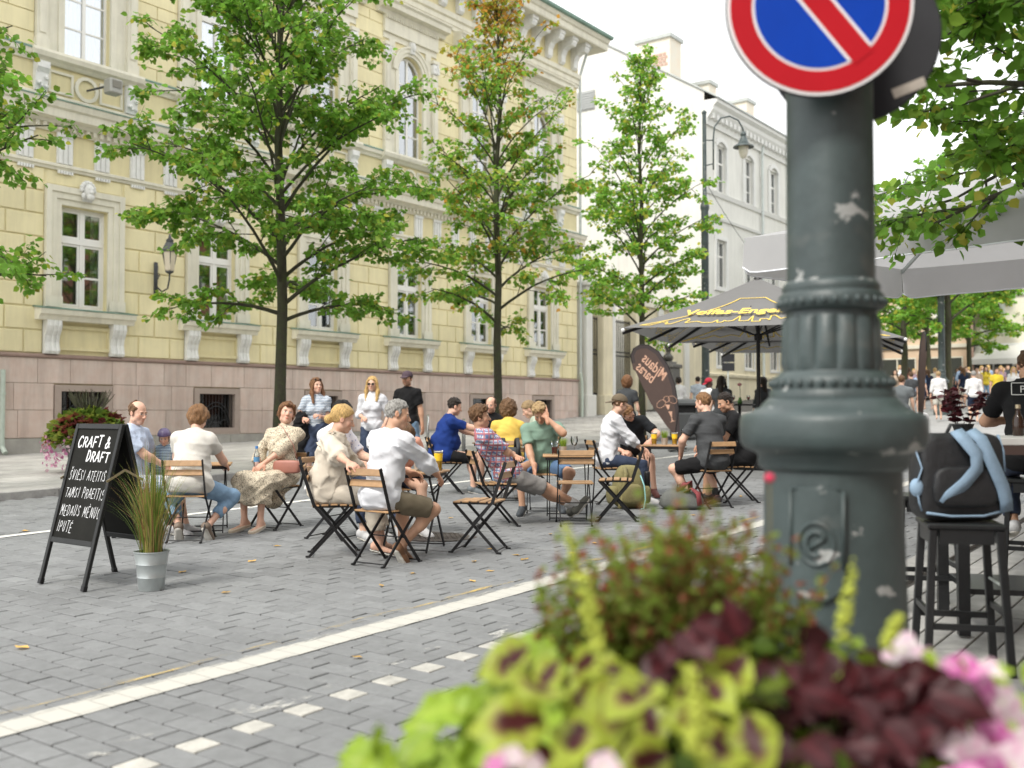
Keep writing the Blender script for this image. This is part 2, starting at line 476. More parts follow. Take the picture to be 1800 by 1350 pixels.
# fallen leaves
m_fl = mat('fallen_leaf', (0.62, 0.38, 0.10), 0.7, rand=0.3, trans=0.2)
fl = MB(); fl.add([(0, -.035, 0), (.022, -.012, .006), (.016, .02, .003), (0, .04, .010), (-.018, .016, .004), (-.022, -.014, .008), (0, 0, 0)],
                  [(6, 0, 1), (6, 1, 2), (6, 2, 3), (6, 3, 4), (6, 4, 5), (6, 5, 0)])
flm = fl.mesh('fallen_leaf', m_fl)
LV = [(3.85, 3.88), (2.95, 5.6), (4.6, 5.95), (5.4, 5.2), (5.9, 4.75), (6.3, 4.9), (7.05, 5.2), (4.95, 6.95), (5.6, 6.9), (7.4, 4.85), (8.0, 5.0), (5.2, 7.6), (4.6, 9.6), (4.9, 9.9), (5.6, 10.6), (6.3, 7.4), (7.9, 7.4), (8.3, 5.7), (8.8, 7.4), (9.6, 5.3), (9.9, 5.1), (6.9, 5.0), (6.6, 5.3), (7.2, 5.6), (8.9, 8.0), (10.4, 5.2), (5.0, 11.5), (5.9, 5.35), (12.6, 5.6), (11.5, 4.7)]
for k, (x, y) in enumerate(LV):
    tag(link('fallen_leaf', flm, None, (x, y, gz(x) + .006), (0, TILT, rnd.uniform(0, 6.3))), 'small yellow leaf fallen on the grey paving', 'leaf', 'yellow leaves fallen on the paving').scale = [rnd.uniform(.8, 1.25)] * 3
print('ground', round(time.time() - T0, 1))
# ================================================================ the yellow building
FY = 24.2
m_yel = mat('yellow_plaster', (0.70, 0.625, 0.375), 0.85, var=0.07, vs=1.3, bump=0.15, bs=60, coords='World', streak=.08)
m_yelb = mat('yellow_block', (0.76, 0.685, 0.425), 0.85, var=0.07, vs=1.3, bump=0.15, bs=60, rand=0.05, coords='World', streak=.08)
m_cream = mat('cream_stucco', (0.71, 0.68, 0.56), 0.8, var=0.08, vs=2, bump=0.12, bs=50, coords='World', streak=.10)
m_orn = mat('white_stucco', (0.74, 0.74, 0.71), 0.8, var=0.10, vs=6, bump=0.2, bs=40, coords='World', streak=.10)
m_gran = mat('pink_granite', (0.60, 0.465, 0.40), 0.55, var=0.12, vs=3, bump=0.1, bs=120, rand=0.10, c2=(0.56, 0.465, 0.41), coords='World', streak=.16)
m_grang = mat('grey_granite', (0.36, 0.345, 0.315), 0.7, var=0.2, vs=3, bump=0.15, bs=100, rand=0.08)
m_cap = mat('brown_granite', (0.26, 0.18, 0.15), 0.6, var=0.15, vs=5)
m_cop = mat('copper_green', (0.16, 0.26, 0.21), 0.55, var=0.3, vs=3)
m_frame = mat('white_window_paint', (0.78, 0.77, 0.73), 0.45, var=0.04, vs=5)
m_cur = mat('white_curtain', (0.80, 0.82, 0.86), 0.9, var=0.06, vs=6)
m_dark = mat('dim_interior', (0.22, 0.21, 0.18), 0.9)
m_grille = mat('black_iron', (0.022, 0.024, 0.026), 0.5, metal=0.3)
m_zinc = mat('zinc_pipe', (0.50, 0.54, 0.52), 0.45, metal=0.25, var=0.12, vs=6)
m_pipeg = mat('pale_green_pipe', (0.46, 0.53, 0.46), 0.5, var=0.12, vs=6)
def glass_mat(name, tint, refl, base=(0.02, 0.025, 0.03)):
    m = bpy.data.materials.new(name); m.use_nodes = True; nt = m.node_tree; nt.nodes.clear(); L = nt.links.new
    o = nd(nt, 'ShaderNodeOutputMaterial'); t = nd(nt, 'ShaderNodeBsdfTransparent'); t.inputs[0].default_value = (*tint, 1)
    g = nd(nt, 'ShaderNodeBsdfGlossy'); g.inputs[1].default_value = 0.03; g.inputs[0].default_value = (.9, .93, .95, 1)
    f = nd(nt, 'ShaderNodeFresnel'); f.inputs[0].default_value = 1.5
    a = nd(nt, 'ShaderNodeMath', operation='ADD'); a.inputs[1].default_value = refl; L(f.outputs[0], a.inputs[0])
    n = nd(nt, 'ShaderNodeTexNoise'); n.inputs['Scale'].default_value = 1.3
    bp = nd(nt, 'ShaderNodeBump'); bp.inputs[0].default_value = .04; L(n.outputs[0], bp.inputs['Height']); L(bp.outputs[0], g.inputs['Normal'])
    x = nd(nt, 'ShaderNodeMixShader'); L(a.outputs[0], x.inputs[0]); L(t.outputs[0], x.inputs[1]); L(g.outputs[0], x.inputs[2]); L(x.outputs[0], o.inputs[0])
    return m
m_glass = glass_mat('window_glass', (.80, .84, .80), 0.22)
m_glassu = glass_mat('upper_window_glass', (.93, .95, .97), 0.38)
yb = thing('yellow_building', 'long yellow and cream classical building with a pink granite base', 'building', (0, FY, 0))
X0, X1 = 3.9, 37.3
BAY = [14.22 + 4.085 * k for k in range(-2, 6)]
# core wall: piers and spandrels leave real openings
b = MB()
edges = [X0] + sum([[c - .63, c + .63] for c in BAY], []) + [X1]
for i in range(0, len(edges), 2): b.box(edges[i], edges[i + 1], 0, .5, -.5, 17.4)
for c in BAY:
    for z0, z1 in ((-.5, .82), (1.95, 4.0), (6.57, 10.33), (13.32, 17.4)):
        if z0 < 13: b.box(c - .63, c + .63, 0.001, .499, z0, z1)
    n = 10                                   # arch head
    pts = [(c - .63, 13.32), (c - .63, 17.4), (c + .63, 17.4), (c + .63, 13.32)] + [(c + .63 * math.cos(PI * k / n), 13.32 + .63 * math.sin(PI * k / n)) for k in range(1, n)]
    for k in range(n):
        a0, a1 = PI * k / n, PI * (k + 1) / n
        q = [(c + .63 * math.cos(a0), 13.32 + .63 * math.sin(a0)), (c + .63 * math.cos(a1), 13.32 + .63 * math.sin(a1))]
        b.prism([q[0], (q[0][0], 17.38), (q[1][0], 17.38), q[1]], 0.001, .499)
b.build('wall', m_yel, yb)
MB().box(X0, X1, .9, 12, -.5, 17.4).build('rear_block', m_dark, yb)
MB().box(X1 - .03, X1 + .02, .001, 12, -.5, 17.4).build('end_wall', m_cream, yb)
# rusticated blocks of the ground floor
def blk(nm, w, h, dep, ch, m):
    hw, hh = w / 2, h / 2; v = []
    for (ins, y) in ((0, 0.0), (0, -dep + ch), (ch, -dep)):
        v += [(-hw + ins, y, -hh + ins), (hw - ins, y, -hh + ins), (hw - ins, y, hh - ins), (-hw + ins, y, hh - ins)]
    f = [(8, 9, 10, 11)] + [(4 * l + a, 4 * l + (a + 1) % 4, 4 * l + 4 + (a + 1) % 4, 4 * l + 4 + a) for l in (0, 1) for a in range(4)]
    return MB().add(v, f).mesh(nm, m)
RH = 0.575; g_ = .036
bl, bs_ = blk('rusticated_block', .97 - g_, RH - g_, .034, .016, m_yelb), blk('rusticated_block_small', .485 - g_, RH - g_, .034, .016, m_yelb)
for i in range(len(BAY)):
    a = BAY[i] + 1.08; w = (BAY[i + 1] if i + 1 < len(BAY) else X1 + 1.08) - 1.08 - a
    s = w / 1.94
    for r in range(8):
        z = 2.83 + (r + .5) * RH
        for off, me in (((.25, bl), (.75, bl)) if r % 2 else ((.125, bs_), (.5, bl), (.875, bs_))):
            o = link('rusticated_block', me, yb, (a + off * w, -.001, z)); o.scale = (s, 1, 1)
# blocks over the ground-floor windows
for c in BAY:
    o = link('lintel_block', bl, yb, (c, .022, 7.25)); o.scale = (2.2, 1, .62)
# flat coursed blocks of the upper floor
gu = .022
u1 = blk('ashlar_block', 1.3 - gu, .51 - gu, .03, .006, m_yelb); u2 = blk('ashlar_block_half', .65 - gu, .36 - gu, .03, .006, m_yelb)
for i in range(len(BAY)):
    a = BAY[i] + 1.39; w = (BAY[i + 1] if i + 1 < len(BAY) else X1 + 1.39) - 1.39 - a; s = w / 1.3
    z = 10.36
    for r in range(12):
        h = .36 if r % 2 == 0 else .51
        if z + h > 15.66: break
        if r % 2 == 0:
            for off in (.25, .75):
                o = link('ashlar_block', u2, yb, (a + off * w, -.001, z + h / 2)); o.scale = (s, 1, 1)
        else:
            o = link('ashlar_block', u1, yb, (a + .5 * w, -.001, z + h / 2)); o.scale = (s, 1, 1)
        z += h
# granite base
def slab(nm, x0, x1, z0, z1, dep, m):
    o = blk('granite_slab', x1 - x0 - .010, z1 - z0 - .010, dep, .004, m)
    return link(nm, o, yb, ((x0 + x1) / 2, -.0, (z0 + z1) / 2))
rr = random.Random(5)
x = X0
while x < X1 - .2:
    w = rr.choice([.7, .85, 1.0, 1.15]); x2 = min(x + w, X1 + .02)
    if X1 - x2 < .4: x2 = X1 + .02
    slab('granite_slab', x, x2, 2.10, 2.72, .075, m_gran); x = x2
for i in range(-1, len(BAY)):
    a = X0 if i < 0 else BAY[i] + .80; e = BAY[i + 1] - .80 if i + 1 < len(BAY) else X1 + .02
    for z0, z1, k in ((.76, 1.44, 0), (1.44, 2.10, 1)):
        n = max(1, round((e - a) / .85)); cuts = [a + (e - a) * j / n + (rr.uniform(-.18, .18) if 0 < j < n else 0) for j in range(n + 1)]
        for j in range(n): slab('granite_slab', cuts[j], cuts[j + 1], z0, z1, .075, m_gran)
x = X0
while x < X1 - .1:
    x2 = min(x + 1.35, X1 + .02); slab('base_stone', x, x2, -.2, .755, .12, m_grang); x = x2
MB().prism([(0, 2.72), (-.10, 2.72), (-.12, 2.745), (-.12, 2.775), (-.07, 2.825), (0, 2.825)], X0, X1 + .03, 'yz').build('plinth_moulding', m_cap, yb)
# string courses and cornices
def profile(nm, pts, m, x0=X0, x1=X1 + .06): return MB().prism(pts, x0, x1, 'yz').build(nm, m, yb)
profile('frieze_band', [(0, 7.44), (-.05, 7.44), (-.07, 7.50), (-.11, 7.52), (-.11, 7.58), (-.04, 7.61), (0, 7.61)], m_cream)
profile('architrave', [(0, 8.385), (-.06, 8.385), (-.09, 8.43), (-.09, 8.56), (0, 8.56)], m_cream)
profile('cornice', [(0, 8.561), (-.17, 8.561), (-.22, 8.64), (-.40, 8.67), (-.42, 8.86), (-.48, 8.90), (-.52, 9.02), (-.52, 9.06), (-.02, 9.12), (0, 9.12)], m_cream)
profile('copper_flashing', [(-.54, 9.045), (-.545, 9.075), (-.03, 9.135), (-.03, 9.122), (-.53, 9.062)], m_cop)
b = MB(); x = X0
while x < X1: b.box(x, x + .095, -.165, -.0905, 8.435, 8.556); x += .19
tag(b.build('dentil_row', m_cream, yb), kind='stuff')
profile('pedestal_band', [(0, 9.121), (-.09, 9.121), (-.09, 9.27), (-.05, 9.30), (0, 9.30)], m_cream)
profile('sill_band', [(0, 10.03), (-.06, 10.03), (-.10, 10.12), (-.17, 10.16), (-.19, 10.27), (-.16, 10.34), (0, 10.345)], m_cream)
profile('sill_flashing', [(-.20, 10.275), (-.205, 10.30), (-.03, 10.362), (-.03, 10.347), (-.17, 10.343)], m_cop)
profile('upper_band', [(0, 15.64), (-.06, 15.64), (-.08, 15.78), (-.12, 15.80), (-.12, 15.98), (-.20, 16.02), (-.22, 16.20), (-.06, 16.28), (0, 16.28)], m_cream)
profile('bracket_frieze', [(0, 16.281), (-.04, 16.281), (-.04, 17.36), (0, 17.36)], m_yel)
profile('soffit', [(0, 17.361), (-1.02, 17.361), (-1.05, 17.42), (-1.05, 17.62), (-1.12, 17.66), (-1.20, 17.80), (-1.20, 17.86), (0, 17.9)], m_cream, X0, X1 + .95)
profile('gutter', [(-1.21, 17.80), (-1.32, 17.83), (-1.35, 17.93), (-1.31, 17.93), (-1.29, 17.87), (-1.21, 17.86)], m_cop, X0, X1 + 1.0)
b = MB(); b.add([(X0, -1.2, 17.90), (X1 + .95, -1.2, 17.90), (X1 + .2, 6, 20.6), (X0, 6, 20.6), (X1 + .95, 12, 17.9), (X0, 12, 17.9)], [(0, 1, 2, 3), (3, 2, 4, 5), (1, 4, 2)])
b.build('roof', mat('metal_roof', (.33, .36, .34), .5, metal=.3, var=.15, vs=2), yb)
MB().box(33.2, 34.1, -.2, .8, 18.2, 20.4).build('chimney', m_yel, yb)
# triglyphs
b = MB(); b.box(-.21, .21, -.05, 0, 7.612, 8.383)
for k in (-1, 0, 1): b.box(k * .13 - .045, k * .13 + .045, -.078, -.0505, 7.62, 8.27)
b.box(-.225, .225, -.085, -.0505, 8.29, 8.382)
tri = b.mesh('triglyph', m_orn)
b = MB()
for k in range(6): b.box(-.20 + k * .07, -.15 + k * .07, -.10, -.0505, 7.36, 7.438)
gut = b.mesh('guttae', m_orn)
for k in range(-8, 25):
    x = 12.63 + 1.021 * k
    if x > X0 + .3 and x < X1 - .1:
        t = link('triglyph', tri, yb, (x, 0, 0)); link('guttae', gut, t)
# modillions under the eaves
b = MB(); b.prism([(-.041, 17.36), (-.80, 17.36), (-.82, 17.12), (-.74, 17.0), (-.52, 16.98), (-.34, 16.9), (-.24, 16.7), (-.22, 16.42), (-.12, 16.33), (-.041, 16.33)], -.16, .16, 'yz')
b.box(-.20, .20, -.86, -.0415, 17.22, 17.355)
mod = b.mesh('eaves_bracket', m_orn)
x = 4.6
while x < X1: link('eaves_bracket', mod, yb, (x, 0, 0)); x += 0.98
# windows
def frame_rect(b, x0, x1, z0, z1, w, y0, y1, wb=None):
    b.box(x0, x0 + w, y0, y1, z0, z1); b.box(x1 - w, x1, y0, y1, z0, z1)
    b.box(x0 + w, x1 - w, y0 + .001, y1 - .001, z1 - w, z1); b.box(x0 + w, x1 - w, y0 + .001, y1 - .001, z0, z0 + (wb or w))
def wavy(x0, x1, z0, z1, y, n=14, amp=.018):
    b = MB()
    for i in range(n + 1):
        x = x0 + (x1 - x0) * i / n; yy = y + amp * math.sin(i * 2.1)
        b.v += [(x, yy, z0), (x, yy, z1)]
    b.f = [(2 * i, 2 * i + 2, 2 * i + 3, 2 * i + 1) for i in range(n)]
    return b
# basement grille
bb = MB()
for k in range(-5, 6): bb.tube([(k * .11, .0, .82), (k * .11, .0, 1.95)], .011, 5)
for R_ in (.48, .40): bb.tube([(R_ * math.cos(t), -.015, 1.02 + R_ * 1.35 * math.sin(t)) for t in np.linspace(0, PI, 17)], .014, 5)
for sg in (-1, 1): bb.tube([(sg * (.33 - .028 * t) * 1 - sg * .02 + sg * (.13 * math.exp(-t * .22)) * math.cos(t), -.015, 1.08 + .13 * math.exp(-t * .22) * math.sin(t)) for t in np.linspace(0, 9, 28)], .012, 5)
me_grille = bb.mesh('grille', m_grille, True)
me_bpane = MB().box(-.63, .63, .18, .19, .82, 1.95).mesh('pane', glass_mat('basement_glass', (.25, .25, .25), .03))
b = MB(); frame_rect(b, -.78, .78, .83, 2.07, .11, -.10, .0); frame_rect(b, -.671, .671, .80, 1.97, .06, -.099, .45); b.box(-.80, .80, -.115, 0, .755, .829)
me_bfr = b.mesh('stone_surround', mat('granite_trim', (.36, .29, .25), .6, var=.12, vs=4))
# ground-floor window pieces, local to the bay centre
b = MB()
for (o_, i_, d_) in ((1.07, .93, .13), (.93, .78, .09), (.78, .64, .05)):
    zt = 6.58 + (o_ - .63) * 1.06; zi = 6.58 + (i_ - .63) * 1.06
    for sg in (-1, 1): b.box(min(sg * o_, sg * i_), max(sg * o_, sg * i_), -d_, 0, 4.0, zt)
    b.box(-i_, i_, -d_ + .002, 0, zi, zt)
for sg in (-1, 1): b.box(sg * 1.09 if sg < 0 else .64, -.64 if sg < 0 else 1.09, -.155, -.132, 4.0, 4.27)
me_gsur = b.mesh('window_surround', m_cream)
b = MB(); b.prism([(0, 3.66), (-.24, 3.66), (-.27, 3.76), (-.34, 3.80), (-.36, 3.90), (-.36, 3.93), (0, 3.97)], -1.30, 1.30, 'yz')
me_sill = b.mesh('sill', m_cream)
me_sillc = MB().prism([(-.375, 3.925), (-.38, 3.95), (0, 4.01), (0, 3.975)], -1.33, 1.33, 'yz').mesh('sill_flashing', m_cop)
b = MB()
prof = [(-.02, 3.658), (-.25, 3.658), (-.26, 3.52), (-.22, 3.40), (-.15, 3.28), (-.12, 3.12), (-.15, 2.98), (-.17, 2.90), (-.13, 2.832), (-.02, 2.832)]
b.prism(prof, -.19, .19, 'yz')
for k in (-.12, 0, .12): b.prism([(p[0] - .022 if i not in (0, 9) else p[0], p[1] + (0 if i not in (1,) else -.001)) for i, p in enumerate(prof)], k - .03, k + .03, 'yz')
me_brk = b.mesh('bracket', m_orn)
b = MB(); frame_rect(b, -.74, .74, 2.94, 3.56, .09, -.06, 0); b.box(-.65, .65, -.015, 0, 3.03, 3.47)
me_panel = b.mesh('apron_panel', m_yel)
b = MB(); b.ball((0, -.20, 7.02), (.13, .12, .17), 12, 8); b.ball((0, -.30, 6.97), (.06, .05, .06), 8, 6); b.ball((0, -.25, 6.86), (.09, .08, .10), 8, 6)
for k in range(9):
    a = PI * k / 8; b.ball((.17 * math.cos(a), -.15, 7.04 + .19 * math.sin(a)), (.06, .06, .065), 7, 5)
for sg in (-1, 1): b.ball((sg * .055, -.31, 7.05), (.022, .02, .018), 6, 5); b.ball((sg * .12, -.16, 6.88), (.06, .06, .09), 7, 5)
b.box(-.12, .12, -.14, 0, 6.75, 7.16)
me_key = b.mesh('carved_head', m_orn, True)
b = MB(); frame_rect(b, -.63, .63, 4.0, 6.57, .07, .14, .20); b.box(-.56, .56, .12, .20, 5.66, 5.80); b.box(-.045, .045, .13, .20, 4.07, 6.50)
for sg in (-1, 1):
    x0, x1 = (-.555, -.05) if sg < 0 else (.05, .555)
    frame_rect(b, x0, x1, 4.075, 5.655, .055, .145, .195); frame_rect(b, x0, x1, 5.805, 6.495, .045, .145, .195)
    b.box(x0 + .056, x1 - .056, .15, .19, 4.80, 4.85)
me_sash = b.mesh('sash', m_frame)
gp = []
for sg in (-1, 1):
    x0, x1 = (-.50, -.105) if sg < 0 else (.105, .50)
    for z0, z1 in ((4.13, 4.80), (4.85, 5.60), (5.85, 6.45)): gp.append(MB().box(x0, x1, .168, .174, z0, z1).mesh('pane', m_glass))
me_gcur = [wavy(-.60, -.36, 4.0, 6.5, .36, 8).mesh('curtain', m_cur), wavy(.38, .60, 4.0, 6.5, .36, 8).mesh('curtain', m_cur)]
# upper window pieces
b = MB(); frame_rect(b, -.63, .63, 10.34, 13.0, .06, .14, .20); b.box(-.045, .045, .13, .20, 10.40, 13.93); b.box(-.57, .57, .12, .20, 12.62, 12.80)
for z in (11.15, 11.90): b.box(-.57, .57, .15, .19, z, z + .045)
n = 14
for k in range(n):
    a0, a1 = PI * k / n, PI * (k + 1) / n
    b.prism([(r * math.cos(a), 13.3 + r * math.sin(a)) for r, a in ((.63, a0), (.63, a1), (.56, a1), (.56, a0))], .14, .20)
me_usash = b.mesh('sash', m_frame)
up = []
for sg in (-1, 1):
    for z0, z1 in ((10.40, 11.15), (11.195, 11.90), (11.945, 12.62)):
        x0, x1 = (-.57, -.045) if sg < 0 else (.045, .57)
        up.append(MB().box(x0, x1, .168, .174, z0, z1).mesh('pane', m_glassu))
    pts = [(sg * .045, 12.80), (sg * .57, 12.80), (sg * .57, 13.3)] + [(sg * .57 * math.cos(a), 13.3 + .57 * math.sin(a)) for a in np.linspace(0, PI / 2 - .08, 7)][1:]
    up.append(MB().prism(pts, .168, .174).mesh('pane', m_glassu))
me_ucur = wavy(-.62, .62, 10.34, 13.9, .33, 30, .02).mesh('curtain', m_cur)
b = MB()
for sg in (-1, 1):
    s0 = lambda a, c_: (min(sg * a, sg * c_), max(sg * a, sg * c_))
    b.box(*s0(1.10, 1.385), -.14, 0, 10.36, 13.62); b.box(*s0(1.16, 1.325), -.165, -.142, 10.75, 13.5); b.box(*s0(1.07, 1.41), -.175, 0, 10.355, 10.62)
    b.box(*s0(.80, 1.098), -.05, 0, 10.36, 14.5); b.box(*s0(.64, .80), -.09, 0, 10.36, 13.3)
    b.box(*s0(1.06, 1.42), -.19, 0, 14.02, 14.14)
for (ra, rb, dd) in ((.64, .76, .07), (.76, .90, .11), (.90, .97, .14)):
    for k in range(18):
        a0, a1 = PI * k / 18, PI * (k + 1) / 18
        b.prism([(r * math.cos(a), 13.32 + r * math.sin(a)) for r, a in ((ra, a0), (rb, a0), (rb, a1), (ra, a1))], -dd, 0)
b.box(-1.385, 1.385, -.048, 0, 14.30, 14.5); b.box(-1.40, 1.40, -.13, 0, 14.501, 15.08)
me_usur = b.mesh('window_surround', m_cream)
b = MB(); b.box(-.15, .15, -.19, 0, 13.64, 14.0, .03)
for k in range(10): b.ball((rr.uniform(-.13, .13), -.19, 13.68 + rr.random() * .3), (.05, .04, .06), 6, 5)
me_capi = b.mesh('capital', m_orn)
b = MB(); b.ball((0, -.19, 14.28), (.09, .09, .16), 8, 6); b.box(-.10, .10, -.17, 0, 14.05, 14.45)
me_keys = b.mesh('keystone', m_orn)
b = MB(); b.prism([(0, 15.081), (-.16, 15.081), (-.22, 15.20), (-.44, 15.24), (-.46, 15.40), (-.54, 15.46), (-.54, 15.51), (0, 15.62)], -1.75, 1.75, 'yz')
k = -1.38
while k < 1.36: b.box(k, k + .06, -.20, -.131, 14.96, 15.075); k += .115
me_hood = b.mesh('hood', m_cream)
b = MB(); b.prism([(0, 10.028), (-.08, 10.028), (-.16, 10.10), (-.25, 10.15), (-.29, 10.26), (-.27, 10.33), (0, 10.348)], -1.52, 1.52, 'yz')
frame_rect(b, -1.02, -.36, 9.36, 9.92, .06, -.05, 0); frame_rect(b, .36, 1.02, 9.36, 9.92, .06, -.05, 0)
for k in range(16):
    a0, a1 = 2 * PI * k / 16, 2 * PI * (k + 1) / 16
    b.prism([(r * math.cos(a), 9.64 + r * math.sin(a)) for r, a in ((.24, a0), (.33, a0), (.33, a1), (.24, a1))], -.06, 0)
me_ped = b.mesh('balustrade_panel', m_cream)
b = MB()
b.prism([(0, 9.31), (-.10, 9.31), (-.13, 9.5), (-.16, 9.75), (-.24, 9.86), (-.24, 10.02), (0, 10.02)], -.16, .16, 'yz')
for k in range(12): b.ball((rr.uniform(-.12, .12), -.14 - rr.random() * .05, 9.4 + rr.random() * .55), (.045, .04, .05), 6, 5)
me_scon = b.mesh('carved_bracket', m_orn)
for c in BAY:
    w = link('basement_window', me_bfr, yb, (c, 0, 0))
    for nm, me in (('grille', me_grille), ('pane', me_bpane)): link(nm, me, w)
    w = link('ground_floor_window', me_gsur, yb, (c, 0, 0))
    for nm, me in [('sash', me_sash), ('sill', me_sill), ('sill_flashing', me_sillc), ('apron_panel', me_panel), ('carved_head', me_key), ('curtain', me_gcur[0]), ('curtain', me_gcur[1])] + [('pane', p) for p in gp]:
        link(nm, me, w)
    for sg in (-1, 1): link('bracket', me_brk, w, (sg * .89, 0, 0))
    w = link('upper_window', me_usur, yb, (c, 0, 0))
    for nm, me in [('sash', me_usash), ('keystone', me_keys), ('hood', me_hood), ('balustrade_panel', me_ped), ('curtain', me_ucur)] + [('pane', p) for p in up]:
        link(nm, me, w)
    for sg in (-1, 1): link('capital', me_capi, w, (sg * 1.24, 0, 0)); link('carved_bracket', me_scon, w, (sg * 1.24, 0, 0))
def downpipe(x, zt, m, nm='downpipe'):
    b = MB(); b.tube([(x, -.13, zt), (x, -.13, gz(x) + .5), (x, -.14, gz(x) + .3), (x, -.30, gz(x) + .16)], .06, 10)
    z = zt - .6
    while z > .8: b.lathe([(.072, 0), (.072, .07)], 10, (x, -.13, z)); z -= 2.4
    return b.build(nm, m, yb, 40)
downpipe(12.12, 2.4, m_pipeg)
MB().tube([(X1 + .10, -.95, 17.6), (X1 + .11, -.5, 17.2), (X1 + .12, -.12, 16.2), (X1 + .12, -.12, 2.9)], .062, 10).build('downpipe', m_zinc, yb, 40)
MB().tube([(X1 + .0, -.2, 3.1), (X1 + .10, -.2, 2.7), (X1 + .12, -.2, 2.4), (X1 + .12, -.2, 1.1)], .065, 10).build('downpipe', m_pipeg, yb, 40)
# wall lantern and floodlight
m_lant = mat('lantern_iron', (0.07, 0.075, 0.08), 0.45, metal=0.5)
m_lglass = mat('lantern_glass', (0.62, 0.55, 0.42), 0.25, var=.1, vs=8)
wl = thing('wall_lantern', 'old iron six-sided lantern on a scrolled bracket on the yellow wall', 'lantern', (16.27, FY, 5.55))
b = MB(); b.tube([(0, -.07, -.9), (0, -.10, -.6), (-.0, -.12, -.2)], .03, 6)
b.tube([(0, -.08, -.75), (0, -.35, -.92), (0, -.6, -.85), (0, -.68, -.6), (0, -.68, -.42)], .022, 6)
b.tube([(0, -.12 - .12 * math.cos(t) * math.exp(-t * .1), -.5 + .12 * math.sin(t) * math.exp(-t * .1)) for t in np.linspace(0, 8, 20)], .014, 5)
b.box(-.05, .05, -.08, -.04, -1.0, -.1)
b.build('bracket', m_lant, wl, True)
MB().lathe([(.10, -.40), (.13, -.36), (.20, .12)], 6, (0, -.68, 0)).build('glass', m_lglass, wl)
b = MB(); b.lathe([(.23, .12), (.24, .16), (.13, .36), (.10, .38), (.11, .44), (.05, .50), (.02, .60), (.005, .62)], 6, (0, -.68, 0)); b.lathe([(.04, -.46), (.115, -.42), (.115, -.39)], 6, (0, -.68, 0))
for k in range(6):
    a = 2 * PI * k / 6; b.tube([(.105 * math.cos(a), -.68 + .105 * math.sin(a), -.40), (.205 * math.cos(a), -.68 + .205 * math.sin(a), .12)], .012, 4)
b.build('cap', m_lant, wl)
fd = thing('floodlight', 'grey floodlight on a horizontal arm below the first-floor window', 'floodlight', (14.22, FY, 9.62))
MB().tube([(0, -.05, 0), (.18, -.70, .05)], .028, 8).build('arm', m_lant, fd)
b = MB(); b.box(.10, .46, -.95, -.62, -.16, .22, .03); b.build('housing', mat('floodlight_grey', (.34, .34, .31), .5, metal=.2), fd)
MB().box(.16, .40, -.965, -.952, -.02, .16).build('lens', m_dark, fd)
print('yellow building', round(time.time() - T0, 1))
# ================================================================ gateway, white building, far houses
m_white = mat('white_plaster', (0.66, 0.655, 0.61), 0.85, var=0.05, vs=.6, bump=0.1, bs=40, coords='World', streak=.08)
m_white2 = mat('white_trim', (0.68, 0.68, 0.655), 0.8, var=0.05, vs=2)
m_buff = mat('buff_plaster', (0.70, 0.635, 0.46), 0.85, var=0.08, vs=1, bump=.1, bs=40, coords='World', streak=.12)
m_tin = mat('tin_roof', (0.42, 0.44, 0.42), 0.5, metal=.3, var=.15, vs=2)
m_brick = mat('bare_brick', (0.45, 0.30, 0.24), .9, var=.25, vs=12)
wb = thing('white_building', 'tall white building with blank gable wall beyond the yellow one', 'building', (50, FY, 0))
# local: x from the gable corner along the street, y from the front back into the plot
GX = 46
b = MB(); b.add([(0, 0, -1), (0, 0, 18.78), (0, 6.0, 22.54), (0, 11, 25.68), (0, 22, 18.3), (0, 22, -1)], [(0, 1, 2, 3, 4, 5)])
b.build('gable_wall', m_white, wb)
b = MB(); edges = []
cw = [2.0 + 3.75 * k for k in range(12)]
xs = [0.0] + sum([[c - .62, c + .62] for c in cw], []) + [GX]
for i in range(0, len(xs), 2): b.box(xs[i] + .002, xs[i + 1], 0.0, .5, 5.9, 17.3)
for c in cw:
    for z0, z1 in ((5.9, 8.3), (10.9, 13.6), (16.2, 17.3)): b.box(c - .62, c + .62, .001, .499, z0, z1)
b.build('front_wall', m_white, wb)
b = MB()
for i in range(0, len(xs), 2): b.box(xs[i] + .002, xs[i + 1], -.02, .5, 3.0, 5.9)
for c in cw: b.box(c - .62, c + .62, -.019, .499, 5.3, 5.9); b.box(c - .62, c + .62, -.019, .499, 3.0, 3.9)
b.box(.002, GX, -.02, .5, -1, 3.0)
b.build('ground_storey_wall', m_buff, wb)
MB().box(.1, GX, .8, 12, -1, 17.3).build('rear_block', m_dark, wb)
pr = lambda nm, pts, m, x0=0.01, x1=GX: MB().prism(pts, x0, x1, 'yz').build(nm, m, wb)
pr('string_course', [(-.021, 5.9), (-.14, 5.9), (-.18, 6.05), (-.02, 6.12)], m_white2)
pr('base_ledge', [(-.021, 3.35), (-.14, 3.35), (-.16, 3.5), (-.021, 3.56)], m_buff)
pr('upper_band', [(-.001, 12.0), (-.10, 12.0), (-.14, 12.15), (-.001, 12.2)], m_white2)
pr('sill_band', [(-.001, 13.28), (-.08, 13.28), (-.16, 13.5), (-.001, 13.55)], m_white2)
pr('cornice', [(0.0, 17.0), (-.12, 17.0), (-.16, 17.3), (-.5, 17.75), (-.55, 17.95), (-.75, 18.1), (-.78, 18.28), (0.0, 18.3)], m_white2)
b = MB(); x = .2
while x < GX: b.box(x, x + .26, -.42, -.13, 17.32, 17.62); x += .55
tag(b.build('dentil_row', m_white2, wb), kind='stuff')
